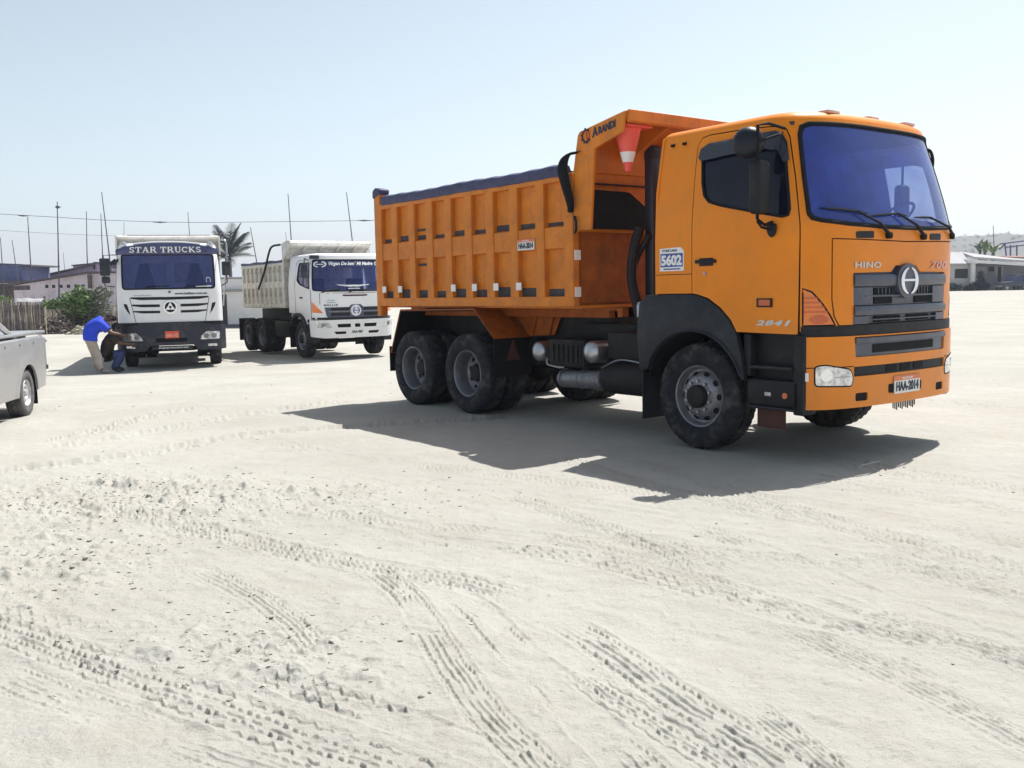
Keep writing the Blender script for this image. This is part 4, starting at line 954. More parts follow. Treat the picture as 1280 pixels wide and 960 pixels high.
for sg in (1, -1):
    h_ = patch(A, INS(hl1 if sg > 0 else mir(hl1), (.99, .98), (sg*.9, .8)), (), .1, .045, .05).build('headlamp', LENS, bm1, 40)
    for u_ in (.98, .80): patch(A, [(sg*u_+.065*cos(t), .79+.065*sin(t)) for t in np.linspace(0, 2*pi, 16)[:-1]], (), .1, .050, .01).build('lamp_bowl', RIM, h_, 30)
    patch(A, rpoly([(sg*1.04, .53), (sg*1.04, .59), (sg*.84, .59), (sg*.84, .53)], .01), (), .2, .055, .02).build('fog_lamp', LENS, bm1)
p1 = patch(A, [(.155, .755), (.155, .925), (-.17, .925), (-.17, .755)], (), .2, .062, .008).build('licence_plate', mat('plate_red_orange', (.78, .10, .05), .45, var=.08), bm1, 0)
lettering('plate_number', glyphs('HAA-1473', .04), A, (.135, .775, -.15, .87), .066, INK_RED if False else mat('plate_ink', (.85, .45, .3), .5), p1)
vl = MB(); vl.box(1.30, 1.40, -.48, .48, .47, .56, .01); vo = vl.build('lower_valance', NAVY_PL, bm1)
lettering('valance_lettering', glyphs('Supermotores', .02, .3), lambda u, v, off=0.: np.stack([1.402+off+0*np.asarray(u, float), -np.asarray(u, float), np.asarray(v, float)], -1), (.33, .485, -.38, .548), .004, INK_W, vo)
# mirrors
mm = MB(); mm.tube([(1.28, -1.16, 2.80), (1.30, -1.46, 2.79), (1.30, -1.46, 2.06), (1.30, -1.25, 2.03)], .014, 6); mr1 = mm.build('mirror_arm', RUBBER, T1)
MB().box(1.26, 1.36, -1.555, -1.325, 2.30, 2.72, .03).build('main_mirror', NAVY_PL, mr1); MB().box(1.26, 1.36, -1.525, -1.335, 2.12, 2.285, .03).build('wide_mirror', NAVY_PL, mr1)
mm = MB(); mm.tube([(1.1, 1.18, 2.80), (1.2, 1.36, 2.70), (1.30, 1.37, 2.5), (1.30, 1.37, 2.1), (1.25, 1.24, 2.02)], .014, 6); mr2 = mm.build('mirror_arm', RUBBER, T1)
MB().box(1.26, 1.36, 1.255, 1.465, 2.27, 2.62, .03).build('main_mirror', NAVY_PL, mr2)
for xx, yy in ((1.15, -1.28), (1.12, -1.22)): MB().prism([(yy-.09, 2.60), (yy+.07, 2.72), (yy+.09, 2.66), (yy-.02, 2.55)], 'x', xx-.03, xx+.03).build('front_mirror', NAVY_PL, mr1)
# inside
for yy in (-.62, .62):
    s_ = MB(); s_.box(0, .5, -.26, .26, 1.5, 1.68, .05); s_.prism([(-.26, 1.6), (.26, 1.6), (.25, 2.1), (.13, 2.50), (.11, 2.62), (-.11, 2.62), (-.13, 2.50), (-.25, 2.1)], 'x', -.1, .05, .03); s_.box(.1, .4, -.2, .2, 1.16, 1.5); s_.build('seat', SEAT, T1, loc=(0, yy, 0))
d_ = MB(); d_.box(.85, 1.26, -1.1, 1.1, 1.3, 1.98, .05); d_.build('dashboard', INTERIOR, T1)
sw_ = MB(); sw_.tube([Vector((.72, .62+.21*cos(t), 1.98+.16*sin(t))) for t in np.linspace(0, 2*pi, 24)[:-1]], .014, 6, closed=True); sw_.build('steering_wheel', RUBBER, T1)
# lower side, arches, frame
def chassis(root, wb, gap, rear, hw=1.03, dual=1.05, sc=1., sx=1.1):
    c = MB()
    for yy in (-.42, .42): c.box(rear, 1.05, yy-.04, yy+.04, .74, 1.0)
    c.box(-.5, .95, -.38, .38, .55, 1.1, .05); c.box(.7, sx-.05, -.9, .9, .58, .9); c.box(rear+.2, -1.2, -.6, .6, .98, 1.3)
    c.tube([(0, -.9, .5), (0, -.5, .42), (0, .5, .42), (0, .9, .5)], .06, 8)
    for x_ in (-wb, -wb-gap):
        c.tube([(x_, -.9, .5), (x_, .9, .5)], .075, 10); c.lathe([(0, -.2), (.12, -.17), (.19, 0), (.12, .17), (0, .2)], 'y', (x_, 0, .5), 14)
    for yy in (-.85, .85): c.box(-2.4, -1.2, yy-.2, yy+.2, .5, .98, .06)
    o = c.build('chassis_frame', CHASSIS, root)
    for sg in (1, -1):
        wheel(root, 0, -hw*sg, True, False, .2, sc); wheel(root, -wb, -dual*sg, False, True, .7, sc); wheel(root, -wb-gap, -dual*sg, False, True, 1.1, sc)
        f = MB(); f.prism(arc(0, .52, .70, 20, 150)+arc(0, .52, .62, 150, 20), 'y', *sorted((-1.235*sg, -.75*sg))); f.build('fender', GREY_PL, root)
        s = MB(); s.box(.55, sx, *sorted((-1.17*sg, -.92*sg)), .42, .95, .02); s.build('step_panel', BLACK_PL, root)
        MB().box(-.70, -.685, *sorted((-1.2*sg, -.75*sg)), .25, 1.0).build('mud_flap', RUBBER, root)
        MB().box(-wb-gap-.72, -wb-gap-.70, *sorted((-1.2*sg, -.7*sg)), .3, 1.0).build('mud_flap', RUBBER, root)
    return o
chassis(T1, 3.9, 1.35, -5.9)
# dump body: ribs, canopy
def tipper_body(root, xf, xr, z0, z1, hw, m, ribs, canopy, zc, hz):
    b = MB()
    for sg in (1, -1): b.box(xr, xf, *sorted(((hw-.10)*sg, (hw-.07)*sg)), z0, z1)
    b.box(xr, xf, -hw+.07, hw-.07, z0-.02, z0+.05); b.box(xf-.04, xf, -hw, hw, z0, zc); b.box(xr, xr+.04, -hw+.08, hw-.08, z0, z1-.1)
    o = b.build('dump_body', m, root)
    n = ribs; w = .11
    pm = mk('post', MB().box(-w/2, w/2, -.04, .04, z0+.1, z1-.06, .006, 1), m)
    for sg in (1, -1):
        for k in range(n+1): link('post', pm, o, loc=(xf-w/2-.02-(xf-xr-w-.04)*k/n, (hw-.04)*sg, 0))
        for za, zb, nm in ((z0-.002, z0+.11, 'bottom_rail'), (z1-.09, z1, 'top_rail')): MB().box(xr-.01, xf+.004, *sorted(((hw-.075)*sg, (hw+.004)*sg)), za, zb, .008, 1).build(nm, m, o)
        zm = (z0+z1)/2+.02; MB().box(xr+.01, xf-.01, *sorted(((hw-.072)*sg, (hw-.012)*sg)), zm-.10, zm+.10, .02, 1).build('middle_band', m, o)
    V = []; F = []
    for i in range(19):
        for j in range(9):
            V.append((xr+.05+(xf-xr-.1)*i/18, (-hw+.06)+(2*hw-.12)*j/8, z1+.03+.04*sin(i*1.1)*cos(j)+hz*(1-((j-4)/4)**2)))
    for i in range(18):
        for j in range(8): F.append((i*9+j, (i+1)*9+j, (i+1)*9+j+1, i*9+j+1))
    MB().add(V, F).build('load_sheet', TARP, o, 60)
    tr = MB()
    for sg in (1, -1): tr.tube([(x, hw*sg-.03*sg, z1+.035+.012*sin(x*5)) for x in np.linspace(xr, xf-.1, 26)], .045, 7)
    tr.build('tarp_roll', TARP, o)
    return o
bo1 = tipper_body(T1, -.62, -5.9, 1.38, 2.75, 1.27, WHITE_BODY, 9, True, 3.2, .12)
cn = MB()
P = [(-.66, 2.95), (-.66, 3.22), (-.60, 3.27), (-.20, 3.345), (-.16, 3.32), (-.20, 3.27), (-.34, 3.22), (-.46, 3.12), (-.52, 2.95)]
cn.prism(P, 'y', -1.24, 1.24)
for sg in (1, -1): cn.prism([(-.68, 2.72), (-.30, 2.75), (-.22, 3.0), (-.17, 3.335), (-.62, 3.285), (-.68, 3.24)], 'y', *sorted((1.242*sg, 1.285*sg)), .006, 1)
can1 = cn.build('canopy', WHITE_BODY, bo1, 25)
MB().box(-.64, -.22, -1.0, 1.05, 3.325, 3.365, .012).build('tarp_bundle', TARP, can1)
hp = MB(); hp.tube(catmull([(-.3, 1.31, 3.24), (-.25, 1.42, 3.20), (-.22, 1.44, 2.9), (-.3, 1.38, 2.3), (-.4, 1.30, 1.5)], 8), .025, 8); hp.build('tarp_pole', STEEL, bo1)

# ================================================================== white tipper truck standing half behind the orange one
T2 = empty('dump_truck', (-4.777, 26.67, -.159), R(-57.128))
tag(T2, 'white tipper truck with cream ribbed body half hidden behind the orange truck', 'truck', 'tipper trucks parked on the lot')
C2 = Cab([(1.19, 0), (1.18, .35), (1.15, .7), (1.09, .92), (.98, 1.08), (.85, 1.15), (.6, 1.17), (.3, 1.172), (-.75, 1.172)], 1.85, .95, .28, .1)
B = C2.S; U2 = C2.UM
ws2 = rpoly([(1.19, 1.82), (.8, 1.79), (-.8, 1.79), (-1.19, 1.82), (-1.17, 2.62), (1.17, 2.62)], [.06, 0, 0, .06, .06, .06])
sw2 = rpoly([(1.33, 1.86), (1.32, 2.55), (2.15, 2.56), (2.22, 2.10), (2.02, 1.99)], .05)
lp2 = [(1.25, 1.54), (1.10, 1.40), (.92, 1.215), (1.25, 1.235)]
sd2 = [(U2, 1.22), (2.64, 1.22), (2.35, 1.21), (2.04, 1.13), (1.85, 1.0), (1.66, .84), (1.30, .84)]
sh2 = sd2+[(1.24, 1.09), (-1.24, 1.09)]+mir(sd2[::-1])+[(-U2, 2.70), (U2, 2.70)]
c2 = patch(B, sh2, [ws2, sw2, mir(sw2), lp2, mir(lp2)], .10, 0, .025)
roof_cap(c2, B, U2, 2.70, .10, .15, -.75, .2)
c2.box(-.77, -.74, -1.1, 1.1, 1.1, 1.95); c2.box(-.77, -.74, -1.08, -.75, 1.95, 2.7); c2.box(-.77, -.74, .75, 1.08, 1.95, 2.7); c2.box(-.77, -.74, -.75, .75, 2.45, 2.7); c2.box(-.7, 1.0, -1.1, 1.1, 1.05, 1.1)
cab2 = c2.build('cab_shell', WHITE, T2, 32)
w2 = patch(B, INS(ws2, (.995, .99), (0, 2.2)), (), .12, -.012, .006).build('windscreen', GLASS_W, T2, 60)
mbs = MB(); mbs.tube([B(u, z, .002) for u, z in densify(ws2, .08)], .018, 6, closed=True); mbs.build('rubber_frame', RUBBER, w2)
band = patch(B, rpoly([(1.165, 2.42), (1.15, 2.60), (-1.15, 2.60), (-1.165, 2.42)], .03), (), .12, .002, .004).build('sun_strip', mat('strip_navy', (.03, .04, .14), .4, var=.1), w2, 0)
lettering('windscreen_lettering', glyphs('Virgen De Inm´ Mi Madre', .045, .35), B, (.70, 2.45, -.64, 2.575), .008, INK_W, band)
lettering('windscreen_lettering', glyphs('G', .03, 0), B, (-.70, 2.46, -.80, 2.57), .008, INK_W, band)
ov = MB()
for sg in (1, -1):
    ov.tube([B(.955+sg*.165*cos(t), 2.505+.072*sin(t), .008) for t in np.linspace(-1.25, 1.25, 14)], [.010+.012*cos(t) for t in np.linspace(-1.25, 1.25, 14)], 6)
ov.tube([B(.85, 2.505, .008), B(1.06, 2.505, .008)], .014, 6); ov.build('windscreen_emblem', INK_W, band)
dc = MB()
for sg in (1, -1): patch(B, [(.06+sg*.48, 1.965), (.06+sg*.42, 1.94), (.06+sg*.10, 1.90), (.06, 1.91), (.06, 1.955), (.06+sg*.15, 1.95)], (), .1, .004, .004, dc)
patch(B, [(.22, 1.845), (.22, 1.868), (-.12, 1.868), (-.12, 1.845)], (), .1, .004, .004, dc); dc.build('winged_decal', INK_W, w2, 0)
for u_ in (.95, .2):
    q = MB(); q.tube([B(u_, 1.75, .0), B(u_-.12, 1.80, .03), B(u_-.5, 1.83, .015)], .014, 6); q.build('wiper', RUBBER, w2)
for sg in (1, -1):
    patch(B, sw2 if sg > 0 else mir(sw2), (), .12, -.01, .005).build('side_window', GLASS_W, cab2, 60)
    mbs = MB(); mbs.tube([B(u, z, .002) for u, z in densify(sw2 if sg > 0 else mir(sw2), .08)], .014, 6, closed=True); mbs.build('window_seal', RUBBER, cab2)
    patch(B, INS(lp2 if sg > 0 else mir(lp2), (.99, .98), (sg*1.1, 1.32)), (), .1, -.002, .03).build('indicator_lamp', AMBER, cab2, 40)
    s_ = MB(); s_.tube([B(sg*u, z, .001) for u, z in ((1.275, .86), (1.275, 1.8), (1.27, 2.58))], .007, 5); s_.tube([B(sg*u, z, .001) for u, z in ((2.36, 1.22), (2.38, 2.0), (2.36, 2.56), (2.2, 2.63), (1.35, 2.63))], .007, 5); s_.tube([B(sg*u, z, .001) for u, z in ((1.0, 1.74), (1.0, 1.45))], .006, 5); s_.build('door_seal', RUBBER, cab2)
    MB().box(.12, .30, *sorted((-1.172*sg, -1.196*sg)), 1.61, 1.65, .008).build('door_handle', BLACK_PL, cab2)
    MB().box(.62, .74, *sorted((-1.165*sg, -1.185*sg)), .96, 1.05, .006).build('side_marker', BLACK_PL, cab2)
    MB().box(.45, .75, *sorted((-1.160*sg, -1.176*sg)), .865, .905, .002).build('door_number', GREY_PL, cab2)
fm2 = patch(B, [(1.0, 1.735), (.99, 1.745), (-.99, 1.745), (-1.0, 1.735)], (), .2, .002, .006).build('bonnet_gap', RUBBER, cab2, 0)
patch(B, rpoly([(.40, 1.665), (.36, 1.70), (-.30, 1.70), (-.34, 1.665), (-.26, 1.65), (.30, 1.65)], .01), (), .1, .006, .012).build('cowl_slot', BLACK_PL, cab2)
patch(B, rpoly([(.34, 1.685), (.32, 1.715), (-.26, 1.715), (-.28, 1.685)], .01), (), .1, .014, .012).build('cowl_strip', mat('rose_white', (.62, .48, .48), .4, var=.1), cab2)
lettering('bonnet_letters', glyphs('MELLIZ', .04, 0, 1.35), B, (.90, 1.40, .52, 1.445), .006, INK, cab2)
lettering('bonnet_lettering', glyphs('Coop.', .02, .2), B, (.80, 1.53, .60, 1.57), .006, mat('print_teal', (.25, .42, .47), .5), cab2)
lettering('bonnet_lettering', glyphs('Pesados', .02, .2), B, (.82, 1.48, .58, 1.515), .006, mat('print_teal', (.25, .42, .47), .5), cab2)
g2p = [(.885, 1.365), (.84, 1.14), (.80, 1.095), (-.80, 1.095), (-.84, 1.14), (-.885, 1.365), (-.2, 1.365), (-.12, 1.43), (.14, 1.43), (.22, 1.365)]
g2 = patch(B, g2p, (), .1, .004, .012).build('grille', mat('grille_blue_grey', (.075, .085, .14), .4, var=.1), cab2, 30)
sweep(B, .80, -.80, [(1.235, .0), (1.24, .02), (1.262, .02), (1.268, .0)], 20).build('grille_bar', RIM, g2)
for sg in (1, -1):
    for za, zb in ((1.28, 1.345), (1.13, 1.215)): sweep(B, sg*.72, sg*.20, [(za, .0), (za, .008), (zb, .008), (zb, .0)], 10).build('grille_opening', CHASSIS, g2, 0)
e2 = MB(); e2.lathe([(0, .06), (.135, .05), (.15, .03), (.15, 0), (0, 0)], 'x', (1.188, -.03, 1.27), 30); eo = e2.build('badge_plate', WHITE, g2)
e3 = MB()
for sg in (1, -1): e3.tube([(1.247, -.03+sg*.085*cos(t), 1.27+.085*sin(t)) for t in np.linspace(-1.2, 1.2, 12)], .014, 6)
e3.tube([(1.247, -.10, 1.27), (1.247, .04, 1.27)], .012, 6); e3.build('badge', INK_BLUE, eo)
patch(B, [(1.25, 1.06), (1.25, 1.10), (-1.25, 1.10), (-1.25, 1.06)], (), .1, .002, .05).build('seam_strip', BLACK_PL, cab2)
b2 = rpoly([(1.30, 1.03), (1.26, .60), (.9, .55), (-.9, .55), (-1.26, .60), (-1.30, 1.03)], .03)
sl2 = [rpoly([(.58, .92), (.56, .825), (.20, .825), (.20, .92)], .02), rpoly([(.09, .92), (.09, .825), (-.07, .825), (-.07, .92)], .02), rpoly([(-.18, .92), (-.18, .825), (-.54, .825), (-.56, .92)], .02), rpoly([(.67, .72), (.62, .65), (.34, .65), (.34, .72)], .015), rpoly([(-.30, .72), (-.30, .65), (-.58, .65), (-.63, .72)], .015)]
h2 = rpoly([(1.12, .99), (1.10, .83), (.70, .815), (.78, .95)], .02)
bm2 = patch(B, b2, sl2+[h2, mir(h2)], .10, .06, .05).build('bumper', WHITE, T2, 32)
for q in sl2: patch(B, q, (), .1, .03, .02).build('bumper_slot', RUBBER, bm2)
for sg in (1, -1):
    h_ = patch(B, INS(h2 if sg > 0 else mir(h2), (.99, .98), (sg*.9, .9)), (), .1, .055, .05).build('headlamp', LENS, bm2, 40)
    patch(B, [(sg*.93+.055*cos(t), .90+.055*sin(t)) for t in np.linspace(0, 2*pi, 16)[:-1]], (), .1, .06, .01).build('lamp_bowl', RIM, h_, 30)
p2 = patch(B, [(.20, .655), (.20, .765), (-.15, .765), (-.15, .655)], (), .2, .066, .008).build('licence_plate', PLATE_W, bm2, 0)
lettering('plate_number', glyphs('OAA-1867', .04), B, (.18, .665, -.13, .74), .071, INK, p2)
m_ = MB(); m_.tube([(.60, -1.10, 2.62), (.85, -1.28, 2.66), (.92, -1.32, 2.55), (.92, -1.32, 2.2)], .014, 6); mo = m_.build('mirror_arm', RUBBER, T2)
MB().box(.88, .97, -1.42, -1.24, 2.15, 2.52, .03).build('main_mirror', NAVY_PL, mo); MB().box(.95, 1.08, -1.2, -.95, 2.64, 2.74, .03).build('front_mirror', NAVY_PL, mo)
m_ = MB(); m_.tube([(.60, 1.10, 2.62), (.85, 1.28, 2.66), (.92, 1.32, 2.2)], .014, 6); mo = m_.build('mirror_arm', RUBBER, T2)
MB().box(.88, .97, 1.24, 1.42, 2.15, 2.52, .03).build('main_mirror', NAVY_PL, mo)
for yy in (-.58, .58):
    s_ = MB(); s_.box(-.2, .3, -.25, .25, 1.35, 1.5, .05); s_.box(-.3, -.15, -.25, .25, 1.4, 2.15, .05); s_.box(-.1, .2, -.2, .2, 1.1, 1.35); s_.build('seat', SEAT, T2, loc=(0, yy, 0))
MB().box(.55, .95, -1.05, 1.05, 1.2, 1.78, .05).build('dashboard', INTERIOR, T2)
chassis(T2, 3.3, 1.3, -5.0, 1.0, 1.02, .97, .86)
bo2 = tipper_body(T2, -1.0, -4.80, 1.36, 2.62, 1.21, CREAM_BODY, 9, True, 2.75, .10)
cn = MB()
P = [(-1.04, 2.72), (-1.04, 3.10), (-.98, 3.16), (-.42, 3.20), (-.36, 3.14), (-.40, 3.06), (-.72, 2.96), (-.80, 2.72)]
cn.prism(P, 'y', -1.17, 1.17)
for sg in (1, -1): cn.prism([(-1.06, 1.38), (-1.0, 1.38), (-.98, 2.70), (-.76, 2.80), (-.34, 3.13), (-.40, 3.205), (-1.0, 3.165), (-1.06, 3.12)], 'y', *sorted((1.172*sg, 1.212*sg)), .006, 1)
for yy in (-.75, -.25, .25, .75): cn.prism([(-.79, 2.72), (-.74, 2.72), (-.70, 2.95), (-.42, 3.05), (-.40, 3.02), (-.66, 2.90)], 'y', yy-.015, yy+.015)
can2 = cn.build('canopy', WHITE_BODY, bo2, 25)
MB().box(-1.05, -.55, -1.1, 1.15, 3.185, 3.215, .01).build('tarp_bundle', TARP, can2)
hp = MB(); hp.tube(catmull([(-1.2, -1.20, 3.12), (-1.7, -1.24, 3.10), (-1.9, -1.28, 2.95), (-2.4, -1.28, 2.4), (-3.0, -1.28, 1.9)], 8), .03, 8); hp.build('tarp_pole', CHASSIS, bo2)

# ================================================================== silver pickup at the left edge
PK = empty('pickup_truck', (-6.2, 12.75, -.02), R(-79)); 
_c, _s = cos(R(-79)), sin(R(-79)); PK.location = (-6.70-(-_s*.76), 12.90-(_c*.76), 0)   # left rear wheel stands at (-6.62, 12.90)
tag(PK, 'silver pickup at the left edge with only its load bed and rear wheel in view', 'pickup')
SILV = mat('silver_paint', (.29, .295, .315), .36, metal=.15, var=.06, coat=.3, dirt=(.34, .33, .31), dirt_amt=.35, dscale=3, film=((.36, .34, .30), .3, 1.1, .5))
TYRE_D = mat('dusty_tyre', (.10, .10, .105), .9, var=.3, scale=9, bump=.2, bscale=60, dirt=(.25, .23, .20), dirt_amt=.4, dscale=6)
def bed_side(sg):
    """load bed side: outline (x, z) with wheel arch, swept over a barrelled section"""
    O = [(-1.12, .36), (-1.17, 1.03), (1.34, 1.03), (1.34, .29), (.43, .29)]+arc(0, .29, .415, 4, 176, 18)+[(-.43, .32)]
    def SB(x, z, off=0.):
        x = np.asarray(x, float); z = np.asarray(z, float)
        y = .86+.035*np.cos((z-.80)*2.6)-.11*np.clip((-.72-x)/.45, 0, 1)**2+.02*np.exp(-((np.hypot(x, z-.29)-.455)/.05)**2)
        return np.stack([x, sg*(y+off), z], -1)
    return patch(SB, O, (), .07, 0, .03)
bs = []
for sg in (1, -1):
    o = bed_side(sg).build('bed_side', SILV, PK, 40, recalc=True); bs.append(o)
    r_ = MB(); r_.tube([(-1.13, .76*sg, 1.035), (-.75, .84*sg, 1.035), (1.34, .87*sg, 1.035)], .028, 8); r_.build('bed_rail', SILV, o)
    for x_ in (-.9, -.3, .3, .9): k = MB(); k.tube([(x_, .88*sg, 1.0), (x_, .91*sg, .98), (x_, .885*sg, .965)], .010, 6); k.build('tie_hook', STEEL, o)
    MB().box(-.45, -.435, *sorted((.64*sg, .86*sg)), .12, .50).build('mud_flap', RUBBER, o)
    a_ = MB(); a_.prism(arc(0, .29, .425, 0, 180)+arc(0, .29, .41, 180, 0), 'y', *sorted((.55*sg, .86*sg))); a_.build('arch_liner', RUBBER, o)
tgm = MB(); tgm.box(-1.185, -1.12, -.82, .82, .55, 1.03, .03); tgm.build('tailgate', SILV, PK)
rl = MB(); rl.box(-1.195, -1.15, .68, .80, .70, 1.0, .02); rl.box(-1.195, -1.15, -.80, -.68, .70, 1.0, .02); rl.build('tail_lamp', RED, PK)
bpk = MB(); bpk.box(-1.27, -1.18, -.70, .70, .42, .54, .03); bpk.build('rear_bumper', mat('bumper_steel', (.4, .4, .42), .35, metal=.7), PK)
flr = MB(); flr.box(-1.15, 1.32, -.84, .84, .56, .62); flr.box(1.28, 1.33, -.84, .84, .6, 1.12); flr.build('bed_floor', GREY_PL, PK)
cov = MB(); cov.box(-1.10, 1.2, -.80, .84, 1.085, 1.13, .015); cov.box(-1.0, 1.1, -.6, .6, 1.0, 1.09); cov.build('bed_cover', SILV, PK)
rb = MB()
for yy in (-.78, .78): rb.tube(catmull([(.15, yy, 1.06), (.60, yy, 1.22), (1.15, yy, 1.42), (1.33, yy, 1.46)], 6), .038, 10)
rb.tube([(1.31, -.78, 1.45), (1.31, .78, 1.45)], .038, 10); rb.build('roll_bar', mat('roll_bar_silver', (.5, .5, .52), .3, metal=.5), PK)
CP = Cab([(3.05, 0), (3.0, .5), (2.9, .78), (2.6, .86), (2.0, .88), (1.36, .88)], .98, .8, .0, .2)
cabm = MB(); hwz = lambda z: .88-.17*max(0, (z-.98)/.8)
for sg in (1, -1):
    side_ = [(1.39, .40), (4.10, .40)]+arc(4.55, .30, .42, 170, 10)+[(5.15, .45), (5.22, .80), (5.10, .95), (3.75, 1.06), (3.05, 1.74), (1.75, 1.78), (1.41, 1.70)]
    win_ = rpoly([(1.55, 1.08), (1.62, 1.62), (2.35, 1.68), (2.38, 1.08)], .05); win2 = rpoly([(2.48, 1.08), (2.46, 1.68), (2.98, 1.66), (3.48, 1.10)], .05)
    def SC(x, z, off=0.):
        x = np.asarray(x, float); z = np.asarray(z, float); y = .895-.20*np.clip((z-.98)/.8, 0, 1)**1.3-.03*np.clip((.8-z)/.4, 0, 1)-.10*np.clip((x-4.6)/.6, 0, 1)**2
        return np.stack([x, sg*(y+off), z], -1)
    cs_ = patch(SC, side_, [win_, win2], .10, 0, .03).build('cab_side', SILV, PK, 40, recalc=True)
    for w_ in (win_, win2): patch(SC, w_, (), .12, -.008, .005).build('side_window', GLASS_W, cs_, 60)
    MB().box(1.95, 2.15, *sorted((.89*sg, .915*sg)), .90, .94, .008).build('door_handle', SILV, cs_)
    MB().box(3.25, 3.40, *sorted((.90*sg, 1.08*sg)), 1.08, 1.25, .03).build('door_mirror', SILV, cs_)
tp = MB()
def strip(P, y=lambda x, z: .70): 
    V = []; F = []
    for x, z, w in P: V += [(x, -w, z), (x, w, z)]
    for i in range(len(P)-1): F.append((2*i, 2*i+1, 2*i+3, 2*i+2))
    return V, F
tp.add(*strip([(1.38, 1.70, .70), (1.75, 1.79, .69), (2.4, 1.80, .69), (3.05, 1.745, .69)])); tp.add(*strip([(3.75, 1.065, .87), (4.4, 1.04, .86), (5.10, .955, .78), (5.22, .80, .76), (5.2, .45, .76)])); tp.add(*strip([(1.36, .45, .86), (1.36, 1.05, .87)])); tp.build('cab_roof_and_bonnet', SILV, PK, 30)
wsp = MB(); wsp.add(*strip([(3.06, 1.735, .68), (3.74, 1.07, .86)])); wsp.build('windscreen', GLASS_W, PK, 0); wsp = MB(); wsp.add(*strip([(1.365, 1.05, .86), (1.39, 1.68, .70)])); wsp.build('rear_window', GLASS_W, PK, 0)
fg = MB(); fg.box(5.16, 5.27, -.45, .45, .66, .84, .02); fg.build('grille', BLACK_PL, PK); 
for yy in (-.62, .62): hl_ = MB(); hl_.box(5.05, 5.24, yy-.15, yy+.15, .66, .85, .04); hl_.build('headlamp', LENS, PK)
fb = MB(); fb.box(5.12, 5.34, -.85, .85, .36, .60, .06); fb.build('front_bumper', SILV, PK)
for yy in (-.3, .3): wp_ = MB(); wp_.tube([(3.70, yy, 1.10), (3.45, yy+.25, 1.34)], .012, 6); wp_.build('wiper', RUBBER, PK)
un = MB(); un.box(-1.0, 5.0, -.5, .5, .34, .46); un.tube([(0, -.7, .37), (0, .7, .37)], .06, 8); un.tube([(4.55, -.7, .37), (4.55, .7, .37)], .05, 8); un.box(1.5, 4.9, -.7, .7, .42, 1.0); un.build('underbody', CHASSIS, PK)
_tv2, _tf2 = tyre_mesh(.375, .205, .115, 56); pt = mk('tyre', MB().add(_tv2, _tf2), TYRE_D, 40)
rm_ = MB(); rm_.lathe([(.20, .08), (.205, -.07), (.212, -.092), (.205, -.10), (.195, -.09), (.18, -.05), (.165, -.045), (.15, -.07), (.125, -.085), (.10, -.08), (.085, -.06), (.06, -.065), (.055, -.09), (.04, -.10), (0, -.10)], 'y', n=36); prm = mk('rim', rm_, mat('silver_rim', (.5, .5, .52), .4, metal=.5, var=.15, dirt=(.45, .42, .38), dirt_amt=.3))
hm = MB()
for k in range(1):
    t = 0; c_ = Vector((.172*cos(t), -.058, .172*sin(t))); er = Vector((cos(t), 0, sin(t))); et = Vector((-sin(t), 0, cos(t))); L = [c_+er*.012*cos(q)+et*.026*sin(q) for q in (2*pi*i/10 for i in range(10))]
    hm.add(L+[p+Vector((0, .02, 0)) for p in L], [tuple(range(10))]+[(i, (i+1) % 10, 10+(i+1) % 10, 10+i) for i in range(10)])
phm = mk('hand_hole', hm, RUBBER)
for x_ in (0, 4.55):
    for yy in (-.76, .76):
        w_ = empty('wheel', (x_, yy, .318), 0 if yy < 0 else pi, PK); w_.scale = (.86, .95, .86); link('tyre', pt, w_, rot=(0, .4*x_, 0)); link('rim', prm, w_)
        for k in range(8): link('hand_hole', phm, w_, rot=(0, 2*pi*k/8, 0))
